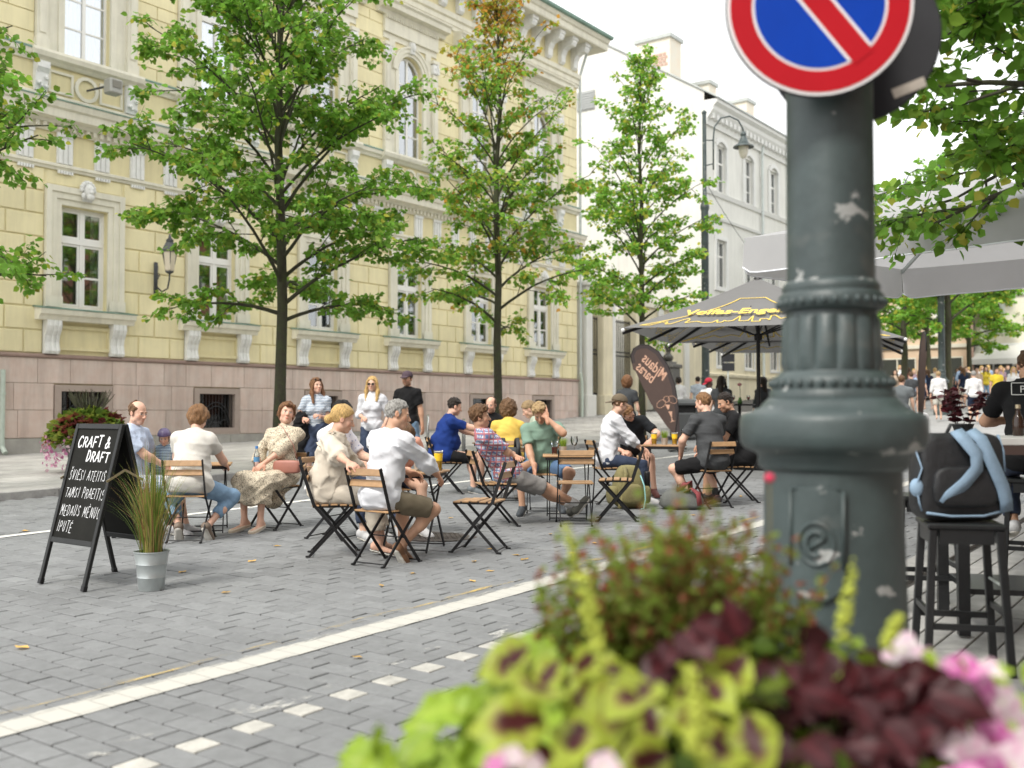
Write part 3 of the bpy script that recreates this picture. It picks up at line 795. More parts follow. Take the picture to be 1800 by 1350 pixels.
b = MB(); b.add([(-.1, -.85, 18.27), (GX, -.85, 18.27), (GX, 11, 25.7), (-.1, 11, 25.7), (-.1, -.85, 18.37), (GX, -.85, 18.37), (GX, 11, 25.82), (-.1, 11, 25.82), (GX, 22, 18.3), (-.1, 22, 18.3)],
                [(0, 1, 2, 3), (4, 5, 6, 7), (0, 1, 5, 4), (0, 4, 7, 3), (7, 6, 8, 9)])
b.build('roof', m_tin, wb)
me_vent = MB()
me_vent.box(-.08, -.02, 6.95, 8.15, 19.1, 20.2)
for k in range(7): me_vent.box(-.11, -.081, 7.0, 8.1, 19.16 + k * .145, 19.24 + k * .145)
me_vent.build('vent_grille', mat('vent_grey', (.36, .37, .36), .5, metal=.3), wb)
# blind arch in the gable
b = MB()
for k in range(12):
    a0, a1 = PI * .15 + PI * .7 * k / 12, PI * .15 + PI * .7 * (k + 1) / 12
    b.prism([(5.3 + r * math.cos(a), 12.1 + r * math.sin(a)) for r, a in ((2.0, a0), (2.16, a0), (2.16, a1), (2.0, a1))], -.06, 0, 'yz')
b.build('blind_arch', m_white2, wb)
def chimney(nm, x0, x1, y0, y1, z0, z1, worn=False):
    c = MB().box(x0, x1, y0, y1, z0, z1).build(nm, mat('chimney_plaster', (.72, .68, .58), .9, var=.12, vs=1.5, c2=(.66, .58, .47)), wb)
    MB().box(x0 - .12, x1 + .12, y0 - .12, y1 + .12, z1, z1 + .22).build('chimney_cap', m_tin, c)
    if worn:
        b = MB()
        for k in range(16): b.box(x0 - .03, x0 - .001, y0 + .15 + (k % 4) * .26 + (k // 4 % 2) * .1, y0 + .36 + (k % 4) * .26 + (k // 4 % 2) * .1, z1 - 1.6 + (k // 4) * .2, z1 - 1.45 + (k // 4) * .2)
        b.build('bare_bricks', m_brick, c)
chimney('chimney', 1.6, 3.0, 2.9, 5.1, 18.6, 22.9, True)
chimney('chimney', 5.2, 6.2, 2.2, 3.6, 18.8, 21.0)
chimney('chimney', 11.6, 12.8, 2.6, 4.4, 18.8, 21.6)
b = MB(); frame_rect(b, -.62, .62, 13.6, 16.2, .09, .12, .2); b.box(-.05, .05, .13, .2, 13.69, 16.1); b.box(-.53, .53, .14, .2, 15.2, 15.3)
for z in (14.3,): b.box(-.53, .53, .15, .19, z, z + .05)
ms_u = b.mesh('sash', m_frame)
b = MB()
for sg in (-1, 1): b.box(min(sg * .63, sg * .86), max(sg * .63, sg * .86), -.1, 0, 13.56, 16.2)
for k in range(10):
    a0, a1 = PI * .2 + PI * .6 * k / 10, PI * .2 + PI * .6 * (k + 1) / 10
    b.prism([(r * math.cos(a), 15.6 + r * math.sin(a)) for r, a in ((.80, a0), (1.05, a0), (1.05, a1), (.80, a1))], -.13, 0)
ms_us = b.mesh('upper_window', m_white2)
mp_u = MB().box(-.53, .53, .165, .172, 13.69, 16.1).mesh('pane', glass_mat('far_glass', (.55, .6, .63), .25))
b = MB(); frame_rect(b, -.62, .62, 8.3, 10.9, .09, .12, .2); b.box(-.05, .05, .13, .2, 8.39, 10.8); b.box(-.53, .53, .14, .2, 10.0, 10.1)
ms_m = b.mesh('sash', m_frame)
b = MB(); frame_rect(b, -.85, .85, 8.1, 11.15, .22, -.08, 0)
ms_ms = b.mesh('middle_window', m_white2); mp_m = MB().box(-.53, .53, .165, .172, 8.39, 10.8).mesh('pane', glass_mat('far_glass2', (.45, .5, .52), .2))
b = MB(); frame_rect(b, -.62, .62, 3.9, 5.3, .09, .05, .16); b.box(-.05, .05, .06, .16, 3.99, 5.2)
ms_g = b.mesh('sash', m_frame)
b = MB(); frame_rect(b, -.75, .75, 3.78, 5.42, .13, -.07, -.02); ms_gs = b.mesh('low_window', m_white2); mp_g = MB().box(-.53, .53, .1, .107, 3.99, 5.2).mesh('pane', mp_m.materials[0])
for c in cw:
    for nm, s_, sa, pa in (('upper_window', ms_us, ms_u, mp_u), ('middle_window', ms_ms, ms_m, mp_m), ('low_window', ms_gs, ms_g, mp_g)):
        w = link(nm, s_, wb, (c, 0, 0)); link('sash', sa, w); link('pane', pa, w)
MB().tube([(7.5, -.2, 17.4), (7.5, -.16, 16.9), (7.5, -.16, 2)], .08, 8).build('downpipe', m_zinc, wb, 40)
MB().tube([(19, -.16, 17), (19, -.16, 2)], .08, 8).build('downpipe', m_zinc, wb, 40)
# gateway between the two
gw = thing('gateway', 'cream gate piers joined to a cream wall between yellow and white buildings', 'gateway', (37.6, FY, gz(38)))
def pier(x0, x1, m, h=5.6):
    b = MB(); b.box(x0, x1, -.25, .45, -.3, h, .02); b.box(x0 - .12, x1 + .12, -.37, .57, -.3, 1.05, .02); b.box(x0 - .08, x1 + .08, -.33, .53, h, h + .25, .03); b.box(x0 - .2, x1 + .2, -.45, .65, h + .25, h + .45, .03)
    b.build('pier', m, gw)
pier(.15, .62, m_white); pier(1.55, 2.35, m_buff); pier(2.36, 2.60, m_white2, 5.5); pier(4.5, 5.2, m_buff)
b = MB(); b.box(5.2, 12.3, .05, .45, -.3, 5.4); b.build('wall', m_buff, gw)
MB().box(5.2, 12.3, -.08, .5, 5.4, 5.75, .03).build('coping', m_cream, gw); MB().box(5.2, 12.3, -.02, .049, -.3, .9).build('plinth', m_cream, gw)
for x in (7.1, 9.9): MB().box(x, x + .5, -.06, .049, .9, 5.4).build('pilaster', m_white, gw)
def iron_gate(x0, x1):
    b = MB(); n = int((x1 - x0) / .16)
    for k in range(n + 1):
        x = x0 + (x1 - x0) * k / n; b.bar((x, .1, .05), (x, .1, 4.6), .032, .032, (0, 1, 0))
    for z in (.12, .95, 1.12, 2.9, 3.08, 4.5): b.bar((x0, .1, z), (x1, .1, z), .035, .06)
    for k in range(n):
        x = x0 + (x1 - x0) * (k + .5) / n; b.tube([(x + .05 * math.cos(t), .1, 1.03 + .06 * math.sin(t)) for t in np.linspace(0, 2 * PI, 9)], .012, 4)
    b.build('iron_gate', m_grille, gw)
iron_gate(.66, 1.52); iron_gate(2.63, 4.47)
yard = tag(MB().box(-.2, 12.2, 0, .3, -1, 9.5).build('courtyard_wall', m_buff, None, loc=(38.2, FY + 9, 0)), 'plain cream courtyard wall seen through the iron gates', 'wall')
# bust on its pedestal
m_stone = mat('dark_stone', (.13, .125, .115), .7, var=.25, vs=6, bump=.2, bs=60)
m_brz = mat('dark_bronze', (.07, .068, .058), .45, metal=.5, var=.2, vs=8)
BX, BY = 43.3, 22.9
bu = thing('bust_monument', 'bronze bust on a tall square stone pedestal by the cream wall', 'monument', (BX, BY, kz(BX)))
b = MB(); b.box(-.55, .55, -.55, .55, -.2, .3, .03); b.box(-.42, .42, -.42, .42, .3, 2.0, .02); b.box(-.5, .5, -.5, .5, 2.0, 2.18, .03); b.box(-.3, .3, -.3, .3, 2.18, 2.3, .02); b.build('pedestal', m_stone, bu)
BUST = bu
# far houses at the end of the street
m_peach = mat('peach_plaster', (.66, .50, .36), .85, var=.1, vs=.5, bump=.1, bs=30)
m_pale = mat('pale_cream_plaster', (.70, .66, .55), .85, var=.08, vs=.5)
m_shop = mat('shop_glass', (.045, .05, .045), .15, spec=.7)
def far_house(nm, label, loc, w, h, m, cols, rows, trim, shop=True, side=None):
    """front faces -X; loc is the foot of its left corner seen from the street, w runs towards -Y"""
    t = thing(nm, label, 'building', loc)
    MB().box(0, 14, -w, 0, -1.5, h).build('wall', m, t)
    MB().box(-.35, 14.3, -w - .3, .3, h, h + .5).build('cornice', trim, t)
    b = MB(); b.add([(-.5, -w - .4, h + .5), (14.4, -w - .4, h + .5), (14.4, .4, h + .5), (-.5, .4, h + .5), (7, -w - .4, h + 4.5), (7, .4, h + 4.5)], [(0, 1, 4), (3, 2, 5), (0, 3, 5, 4), (1, 2, 5, 4)]); b.build('roof', m_tin, t)
    for z in (3.6, 7.0): MB().box(-.14, -.001, -w, 0, z + gz(70) * 0, z + .25).build('string_course', trim, t)
    for c in cols:
        for r in rows:
            s_ = MB(); frame_rect(s_, -c - .75, -c + .75, r - .1, r + 2.2, .25, -.1, -.001)
            rot = lambda b_: MB().add([(p[1], p[0], p[2]) for p in b_.v], b_.f)
            wd = rot(s_).build('window', trim, t)
            f_ = MB(); frame_rect(f_, -c - .5, -c + .5, r + .15, r + 1.95, .08, -.05, -.002); f_.box(-c - .04, -c + .04, -.045, -.002, r + .2, r + 1.9); f_.box(-c - .42, -c + .42, -.046, -.002, r + 1.35, r + 1.43)
            rot(f_).build('sash', m_frame, wd)
            rot(MB().box(-c - .42, -c + .42, -.02, -.003, r + .2, r + 1.9)).build('pane', mp_m.materials[0], wd)
    if shop:
        for c in cols:
            s_ = MB().box(-.06, -.002, -c - 1.2, -c + 1.2, .1, 2.9).build('shop_window', m_shop, t)
            b = MB(); b.box(-.1, -.061, -c - 1.25, -c + 1.25, 2.9, 3.0); b.box(-.1, -.061, -c - .04, -c + .04, .1, 2.9); b.box(-.1, -.061, -c - 1.25, -c - 1.17, .1, 2.9); b.box(-.1, -.061, -c + 1.17, -c + 1.25, .1, 2.9); b.build('shop_frame', trim, s_)
    return t
z7 = gz(72)
fh = far_house('far_house', 'peach house with dark shop windows behind the far trees', (72, 28, z7 - .2), 12.2, 11, m_peach, (1.6, 4.6, 7.6, 10.6), (4.4, 7.7), m_pale)
fh2 = far_house('far_house', 'pale cream house with an awning at the right edge of the photo', (73.5, 15.75, z7 - .2), 14, 10.5, m_pale, (1.15, 4.4, 7.6), (4.6, 7.9), m_white2)
MB().box(-.3, .0, -12.5, -12.2, -1, 11).build('brick_quoin', m_brick, fh)
MB().tube([(72.9 - 73.5, -.05, 10.4), (72.9 - 73.5, -.05, 0)], .09, 8).build('downpipe', m_lant, fh2)
aw = thing('shop_awning', 'pale sloping awning over the shop of the far cream house', 'awning', (73.4, 14.7, z7))
b = MB(); b.add([(0, .9, 3.5), (0, -3.2, 3.5), (-1.9, -3.2, 2.55), (-1.9, .9, 2.55), (-1.9, -3.2, 2.2), (-1.9, .9, 2.2)], [(0, 1, 2, 3), (3, 2, 4, 5)]); b.build('cloth', mat('awning_cloth', (.72, .71, .67), .85, trans=.2), aw)
for y in (.85, -3.15): MB().tube([(0, y, 2.6), (-1.85, y, 2.5)], .03, 6).build('arm', m_lant, aw)
# the bar's own house behind the terrace: closes the street on the near side, mirrored in the windows opposite
m_rb_ = mat('red_brick_wall', (.30, .13, .09), .9, var=.25, vs=3, bump=.3, bs=30, coords='World', streak=.15)
bh = thing('bar_house', 'red brick house across the street mirrored in the windows of the yellow building', 'building', (-18, -6.2, 0))
MB().box(0, 66, -9, 0, -1, 12.5).build('wall', m_rb_, bh); MB().box(-.4, 66.4, -9.3, .35, 12.5, 12.95).build('cornice', m_cream, bh)
b = MB(); b.add([(-.5, .4, 12.95), (66.5, .4, 12.95), (66.5, -9.4, 12.95), (-.5, -9.4, 12.95), (-.5, -4.5, 16), (66.5, -4.5, 16)], [(0, 1, 5, 4), (3, 2, 5, 4), (0, 3, 4), (1, 2, 5)]); b.build('roof', m_tin, bh)
wm_ = MB(); frame_rect(wm_, -.75, .75, 0, 2.3, .18, .001, .08); wm_ = wm_.mesh('window', m_frame); wp_ = MB().box(-.56, .56, .002, .03, .19, 2.1).mesh('pane', m_shop)
for k in range(21):
    for z in (1.4, 5.2, 8.9): w = link('window', wm_, bh, (2 + k * 3.1, 0, z)); link('pane', wp_, w)
# overhead cable from the lamp to the white house
b = MB(); b.tube([(31.2 + (62 - 31.2) * t, 15.1 + (24.1 - 15.1) * t, 9.2 + 1.2 * t - 1.1 * math.sin(PI * t)) for t in np.linspace(0, 1, 15)], .012, 4); tag(b.build('overhead_cable', m_lant), 'thin overhead cable from the swan neck lamp to the white building', 'cable')
print('houses', round(time.time() - T0, 1))
# ================================================================ trees
m_bark = mat('bark', (0.062, 0.055, 0.038), 0.95, var=0.35, vs=7, bump=0.8, bs=30, c2=(0.05, 0.058, 0.026))
m_leaf = mat('tree_leaf', (0.1, 0.2, 0.04), 0.5, attr='Col', trans=0.55, spec=0.3)
def leaves_mesh(name, P, D, N, S, C, m):
    """P base points, D leaf directions, N normals, S sizes, C colours -> folded leaves"""
    n = len(P); D = D / np.linalg.norm(D, axis=1, keepdims=True); N = N - D * np.sum(N * D, 1, keepdims=True); N /= np.linalg.norm(N, axis=1, keepdims=True)
    B = np.cross(D, N); S = S[:, None]
    sh = [(0, 0, 0), (-.40, .22, .10), (-.44, .55, .06), (0, 1.0, -.12), (.44, .55, .06), (.40, .22, .10)]
    V = np.stack([P + S * (B * a + D * b_ + N * c) for a, b_, c in sh], 1)
    F = (np.array([[0, 3, 2, 1], [0, 5, 4, 3]])[None] + (np.arange(n) * 6)[:, None, None]).reshape(-1, 4)
    me = bpy.data.meshes.new(name)
    me.vertices.add(n * 6); me.vertices.foreach_set('co', V.reshape(-1).astype(np.float32))
    me.loops.add(n * 8); me.loops.foreach_set('vertex_index', F.reshape(-1).astype(np.int32))
    me.polygons.add(n * 2); me.polygons.foreach_set('loop_start', np.arange(0, n * 8, 4, dtype=np.int32))
    me.update(calc_edges=True)
    at = me.color_attributes.new('Col', 'FLOAT_COLOR', 'POINT')
    CC = np.ones((n, 6, 4), np.float32); CC[:, :, :3] = C[:, None, :]; at.data.foreach_set('color', CC.reshape(-1))
    me.materials.append(m)
    return me
def make_tree(label, base, H, z0, R, seed, r0, colour, nprim=30, leaf=.11, dens=1.0, lean=(0, 0), top_pow=.85, group='street trees along the pavement', el0=26, reach=1.0):
    rs = random.Random(seed); nr = np.random.RandomState(seed)
    t = thing('street_tree', label, 'tree', base, 0, group)
    wood = MB(); LP, LD, LN, LS = [], [], [], []
    tp = []
    for k in range(9):
        f = k / 8; tp.append(Vector((lean[0] * f * f + (rs.uniform(-.06, .06) if 0 < k else 0), lean[1] * f * f + (rs.uniform(-.06, .06) if k else 0), -.1 + (H + .1) * f)))
    rads = [r0 * (1.35 if k == 0 else 1) * (1 - .93 * (k / 8)) ** .8 + .008 for k in range(9)]
    def trunk_at(z):
        f = max(0, min(.999, (z + .1) / (H + .1))) * 8; i = int(f); return tp[i].lerp(tp[i + 1], f - i), r0 * (1 - .93 * f / 8) ** .8
    wood.tube(tp, rads, 9)
    def put_leaves(pts, step, spread):
        for i in range(len(pts) - 1):
            a, b_ = pts[i], pts[i + 1]; d = b_ - a; L = d.length
            if L < 1e-4: continue
            k = max(1, int(L / step * dens + rs.random()))
            for j in range(k):
                q = a.lerp(b_, rs.random()); dd = d.normalized()
                side = Vector((rs.gauss(0, 1), rs.gauss(0, 1), rs.gauss(0, .45)))
                LP.append(q + side * spread * .5); LD.append(dd * .5 + side * .9 + Vector((0, 0, -.35))); LN.append(Vector((rs.gauss(0, .8), rs.gauss(0, .8), .9)))
                LS.append(leaf * rs.uniform(.65, 1.2))
    for p in range(nprim):
        f = (p + rs.random() * .8) / nprim
        z = z0 + (H - z0 - .2) * f ** .92
        rad = R * ((1 - f) ** top_pow * (.62 + .38 * min(1, f * 5 + .35))) * rs.uniform(.72, 1.12) + .18
        az = p * 2.39996 + rs.uniform(-.5, .5)
        el = math.radians((el0 - 17 * max(0, 1 - f * 4.5) if el0 > 10 else el0) + 36 * f + rs.uniform(-12, 12))
        o, tr = trunk_at(z)
        start_el = el + math.radians(20)
        pts = [o]; n = 7
        for k in range(1, n + 1):
            s_ = k / n; e = start_el + (el - .22 - start_el) * s_
            stp = rad / n / max(.5, math.cos(el))
            az2 = az + rs.uniform(-.12, .12)
            pts.append(pts[-1] + Vector((math.cos(az2) * math.cos(e), math.sin(az2) * math.cos(e), math.sin(e))) * stp)
        pr_ = max(.012, tr * .42)
        wood.tube(pts, [pr_ * (1 - .85 * k / n) + .004 for k in range(n + 1)], 6, False)
        L = rad
        ns = max(3, int(L / .26))
        for s_ in range(ns):
            fr = .22 + .78 * (s_ + rs.random()) / ns
            i = min(n - 1, int(fr * n)); q = pts[i].lerp(pts[i + 1], fr * n - i)
            dirp = (pts[min(i + 1, n)] - pts[i]).normalized()
            sd_ = 1 if s_ % 2 else -1
            lat = Vector((-dirp.y, dirp.x, 0)).normalized() * sd_
            d2 = (dirp * rs.uniform(.4, .9) + lat * rs.uniform(.5, 1) + Vector((0, 0, rs.uniform(-.45, .65)))).normalized()
            l2 = max(.25, (.28 + .30 * (1 - fr)) * L * rs.uniform(.6, 1.15)); l2 = min(l2, 1.25)
            p2 = [q]; m2 = 4
            for k in range(m2): d2 = (d2 + Vector((rs.gauss(0, .16), rs.gauss(0, .16), rs.gauss(-.03, .12)))).normalized(); p2.append(p2[-1] + d2 * l2 / m2)
            wood.tube(p2, [.010 * (1 - .7 * k / m2) + .002 for k in range(m2 + 1)], 4, False)
            put_leaves(p2[1:], .085, .11)
            for w_ in range(max(1, int(l2 / .26))):
                fr2 = rs.uniform(.25, 1); i2 = min(m2 - 1, int(fr2 * m2)); q2 = p2[i2].lerp(p2[i2 + 1], fr2 * m2 - i2)
                d3 = (d2 + Vector((rs.gauss(0, .8), rs.gauss(0, .8), rs.gauss(0, .35)))).normalized(); l3 = rs.uniform(.16, .42)
                e3 = q2 + d3 * l3 + Vector((0, 0, -.04))
                wood.tube([q2, e3], [.004, .002], 3, False)
                put_leaves([q2, e3], .042, .13)
    put_leaves([tp[-2], tp[-1]], .03, .3)
    wood.build('trunk', m_bark, t, True)
    P_ = np.array([tuple(v) for v in LP]); N_ = len(P_)
    C = np.array([colour(P_[i], (P_[i][2] - z0) / (H - z0), rs) for i in range(N_)])
    me = leaves_mesh('crown', P_, np.array([tuple(v) for v in LD]), np.array([tuple(v) for v in LN]), np.array(LS), C, m_leaf)
    tag(link('crown', me, t), kind='stuff')
    return N_
def col_green(y, a=1.0):
    def f(p, h, rs):
        v = rs.gauss(1, .22) * a; t = rs.random()
        if t < y: return (.50 * v, .50 * v, .08 * v)
        if t < y + .16: return (.30 * v, .46 * v, .065 * v)
        return (.165 * v + .025, .385 * v, .052 * v)
    return f
def col_autumn(p, h, rs):
    v = rs.gauss(1, .2)
    cl = math.sin(p[0] * 3.1 + p[2] * 2.3) * math.sin(p[1] * 2.9 + p[2] * 1.7)
    w = max(0, h - .66) * 2.6 + .22 * max(0, cl)
    if rs.random() < w: return (.56 * v, .30 * v, .06 * v) if rs.random() < .55 else (.40 * v, .36 * v, .05 * v)
    if rs.random() < .25: return (.42 * v, .47 * v, .07 * v)
    return (.22 * v, .42 * v, .06 * v)
nl = 0
TY = 14.95
nl += make_tree('leafy green street tree at the left edge of the photo', (6.3, TY, kz(6.3)), 11.0, 2.5, 2.05, 11, .12, col_green(.05, .95), 40, .105, 2.8)
nl += make_tree('big green street tree behind the person in the patterned dress', (12.75, TY, kz(12.75)), 12.2, 2.6, 3.1, 29, .112, col_green(.06, .92), 66, .108, 2.9)
nl += make_tree('street tree whose crown turns orange at the top', (19.55, TY, kz(19.55)), 11.0, 2.75, 2.6, 31, .105, col_autumn, 48, .112, 2.6)
nl += make_tree('light green slender street tree above the brown feather flag', (26.6, TY, kz(26.6)), 11.4, 2.85, 2.6, 47, .10, col_green(.16, 1.1), 46, .12, 2.5)
nl += make_tree('dark green tree spreading over the terrace parasol at upper right', (*W(4.75, 5.4), gz(6)), 6.6, 2.45, 3.25, 53, .14, col_green(.05, .85), 84, .085, 3.8, group='trees by the terrace', el0=2)
for k, (px, d, H, R) in enumerate(((1668, 41, 10, 3.3), (1590, 47, 10, 3.2), (1750, 68, 9, 2.6), (1632, 58, 10, 3.2), (1706, 62, 10, 3.0))):
    x, y = WP(px, d)
    nl += make_tree(['street tree beside the far lamp post', 'street tree behind the person in grey with the pram', 'small far tree before the cream house', 'farther street tree left of the far lamp post', 'farther street tree right of the far lamp post'][k], (x, y, gz(x)), H, 3.1, R, 60 + k, .17, col_green(.12, 1.1), 34, .19, 1.7, group='trees far down the street')
print('leaves', nl, round(time.time() - T0, 1))
# ================================================================ street furniture and things on the street
m_wood = mat('acacia_slat', (0.36, 0.215, 0.105), 0.55, var=0.25, vs=9, bump=0.15, bs=60, rand=0.14)
m_steel = mat('black_steel', (0.012, 0.012, 0.013), 0.45, spec=0.3)
# ---- folding chair (sitter looks along +y)
def make_chair():
    t = thing('folding_chair', 'x', 'chair', (0, 0, 0), 0, 'folding wooden chairs with black frames')
    sl = MB().box(-.185, .185, -.031, .031, -.008, .008, .004).mesh('seat_slat', m_wood)
    for k in range(5): link('seat_slat', sl, t, (0, -.155 + k * .079, .452 - .004 * abs(k - 2)))
    bk = MB().box(-.185, .185, -.009, .009, -.029, .029, .004).mesh('back_slat', m_wood)
    for z, y in ((.765, -.275), (.675, -.243)): link('back_slat', bk, t, (0, y + .012, z), (math.radians(-17), 0, 0))
    for sg in (-1, 1):
        x = sg * .19
        MB().bar((x, -.285, .80), (x, -.165, .44), .011, .028, (0, 1, 0)).bar((x, -.165, .445), (x, .20, .012), .011, .024, (0, 1, 0)).build('back_leg', m_steel, t)
        MB().bar((x * .86, .19, .435), (x * .86, -.205, .012), .011, .024, (0, 1, 0)).bar((x * .86, .20, .437), (x * .86, -.18, .437), .012, .022).build('front_leg', m_steel, t)
    for w_, y_, z_ in ((.19, .19, .025), (.163, -.195, .025), (.19, .02, .225)): MB().tube([(-w_, y_, z_), (w_, y_, z_)], .006, 5).build('cross_rod', m_steel, t)
    ft = MB().box(-.011, .011, -.022, .022, 0, .016, .004).mesh('foot', m_steel)
    for x, y in ((.19, .212), (-.19, .212), (.163, -.218), (-.163, -.218)): link('foot', ft, t, (x, y, .001))
    return t
CHAIR = make_chair(); CT = tree_of(CHAIR); first = [True]
def chair(x, y, h, label):
    o = CHAIR if first[0] else copy_tree(CHAIR, CT); first[0] = False
    o.location = (x, y, gz(x)); o.rotation_euler = (0, 0, h - PI / 2); o['label'] = label
    return o
def make_table():
    t = thing('folding_table', 'x', 'table', (0, 0, 0), 0, 'folding wooden tables with black frames')
    sl = MB().box(-.275, .275, -.042, .042, -.009, .009, .004).mesh('top_slat', m_wood)
    for k in range(6): link('top_slat', sl, t, (0, -.2275 + k * .091, .70))
    b = MB(); b.bar((-.24, -.26, .675), (-.24, .26, .675), .012, .03); b.bar((.24, -.26, .675), (.24, .26, .675), .012, .03)
    b.bar((-.24, -.262, .675), (.24, -.262, .675), .012, .03); b.bar((-.24, .262, .675), (.24, .262, .675), .012, .03); b.build('frame', m_steel, t)
    for sg in (-1, 1):
        MB().bar((sg * .225, -.24, .66), (sg * .225, .25, .012), .012, .026, (0, 1, 0)).build('leg', m_steel, t)
        MB().bar((sg * .20, .24, .66), (sg * .20, -.25, .012), .012, .026, (0, 1, 0)).build('leg', m_steel, t)
    for w_, y_ in ((.225, .235), (.2, -.235)): MB().tube([(-w_, y_, .03), (w_, y_, .03)], .007, 5).build('cross_rod', m_steel, t)
    return t
TABLE = make_table(); TT = tree_of(TABLE); firstt = [True]
def table(x, y, h, label):
    o = TABLE if firstt[0] else copy_tree(TABLE, TT); firstt[0] = False
    o.location = (x, y, gz(x)); o.rotation_euler = (0, 0, h - PI / 2); o['label'] = label
    return o
R_ = math.radians
SEAT = {}
for key, x, y, h, lab in [
    ('b1', 6.16, 5.88, R_(2), 'folding chair under the person in white shirt and brown shorts'),
    ('b2', 6.26, 6.60, R_(-45), 'folding chair under the person in the beige linen blouse'),
    ('e0', 7.11, 5.64, R_(112), 'empty folding chair beside the front table facing left'),
    ('b3', 7.0, 7.38, R_(-75), 'folding chair under the person in the dotted white shirt'),
    ('b4', 7.6, 7.12, R_(-115), 'folding chair under the person in the salmon top'),
    ('a1', 6.05, 9.22, R_(-40), 'folding chair under the person in the pale blue shirt'),
    ('a3', 6.12, 8.47, R_(38), 'folding chair with its back to us under the person in white tee and jeans'),
    ('a4', 7.22, 8.50, R_(185), 'folding chair under the person in the patterned dress'),
    ('c1', 11.0, 9.33, R_(-43), 'folding chair under the person in the royal blue t-shirt'),
    ('c2', 12.25, 9.5, R_(216), 'folding chair under the person in black facing us at the rear table'),
    ('c3', 10.62, 7.95, R_(40), 'folding chair with a dark backpack hanging on its back'),
    ('c4', 12.0, 8.42, R_(130), 'folding chair under the person in pale green at the rear table'),
    ('d1', 8.58, 6.60, R_(-40), 'folding chair under the reclining person in the plaid shirt'),
    ('d2', 9.88, 6.88, R_(214), 'folding chair under the person in the green polo shirt'),
    ('e1', 9.10, 5.93, R_(37), 'empty folding chair with its back to us before the middle table'),
    ('e2', 9.62, 5.72, R_(120), 'empty folding chair turned left beside the middle table'),
    ('f1', 11.08, 6.68, R_(-42), 'folding chair under the person in white shirt and cap'),
    ('f2', 12.30, 7.02, R_(214), 'folding chair under the person in glasses and black t-shirt'),
    ('f3', 11.30, 5.42, R_(62), 'folding chair under the person in the charcoal grey t-shirt'),
    ('f4', 12.0, 5.36, R_(125), 'folding chair under the person in black leaning in from the right')]:
    chair(x, y, h, lab); SEAT[key] = (x, y, h)
TAB = {}
for key, x, y, h, lab in [('t1', 6.84, 6.20, R_(25), 'folding table with a wheat beer beside the person in white shirt and brown shorts'), ('ta', 6.62, 8.93, R_(50), 'folding table behind the person in white tee and jeans'),
                          ('tc', 11.55, 8.82, R_(0), 'folding table behind the reclining person in plaid'), ('t2', 9.47, 6.27, R_(35), 'folding table with a dark beer before the person in the green polo'),
                          ('t3', 11.84, 6.34, R_(20), 'folding table with two wheat beers before the person in glasses')]:
    table(x, y, h, lab); TAB[key] = (x, y, gz(x) + .7095)
# ---- glasses, table plants
m_tumbler = glass_mat('drinking_glass', (.96, .97, .97), .03)
def liquid(nm, c): return mat(nm, c, .25, spec=.15, trans=.08)
m_beer, m_dbeer, m_foam = liquid('wheat_beer', (1.0, .66, .05)), liquid('dark_beer', (.20, .03, .015)), mat('beer_foam', (.85, .80, .68), .8, bump=.3, bs=200)
def beer(x, y, z, m, lev, label, H=.165):
    t = thing('beer_glass', label, 'beer glass', (x, y, z), 0, 'beers on the tables')
    p = lambda f: .030 + .010 * f + (.003 if f > .7 else 0)
    MB().lathe([(.030, 0), (p(.3), .3 * H), (p(.7), .7 * H), (p(1), H)], 18, cap=False).build('glass', m_tumbler, t, 50)
    MB().lathe([(.0275, .009), (p(.3 * lev) - .0012, .3 * lev * H), (p(lev) - .0012, lev * H)], 18).build('beer', m, t, 50)
    if lev > .6: MB().lathe([(p(lev) - .0028, lev * H + .0005), (p(lev + .08) - .0026, (lev + .09) * H), (.01, (lev + .10) * H)], 16).build('foam', m_foam, t, 50)
beer(TAB['t1'][0] + .12, TAB['t1'][1] - .20, TAB['t1'][2], m_beer, .86, 'wheat beer on the front table', .185)
beer(TAB['t2'][0] - .02, TAB['t2'][1] + .16, TAB['t2'][2], m_dbeer, .55, 'half drunk dark beer on the middle table', .15)
beer(TAB['t3'][0] - .10, TAB['t3'][1] + .08, TAB['t3'][2], m_beer, .84, 'wheat beer on the right table left of the little plant', .165)
beer(TAB['t3'][0] + .05, TAB['t3'][1] - .14, TAB['t3'][2], m_beer, .84, 'wheat beer on the right table right of the little plant', .165)
beer(TAB['tc'][0] - .2, TAB['tc'][1] - .05, TAB['tc'][2], m_beer, .7, 'wheat beer on the rear table by the yellow top', .165)
def stem_glass(x, y, z, label, wine=None, grp='wine glasses'):
    t = thing('wine_glass', label, 'wine glass', (x, y, z), 0, grp)
    MB().lathe([(.034, 0), (.034, .003), (.005, .006), (.004, .085), (.030, .11), (.042, .15), (.038, .20), (.0365, .20), (.040, .15), (.028, .112), (.001, .09)], 14, cap=False).build('glass', m_tumbler, t, 60)
    if wine: MB().lathe([(.002, .092), (.027, .1125), (.039, .15), (.0385, .158)], 14).build('wine', wine, t, 60)
m_rose = liquid('rose_wine', (.62, .10, .09)); m_wwine = liquid('pale_wine', (.72, .68, .50))
stem_glass(TAB['t3'][0] + .20, TAB['t3'][1] - .20, TAB['t3'][2], 'stemmed glass of pale wine on the right table', m_wwine, 'wine glasses')
stem_glass(TAB['t2'][0] + .17, TAB['t2'][1] + .02, TAB['t2'][2], 'empty stemmed glass on the middle table')
m_tin_pot = mat('tin_pot', (.50, .48, .44), .4, metal=.5, var=.15, vs=12)
m_blade = mat('grass_blade', (.26, .38, .05), .5, attr='Col', trans=.35)
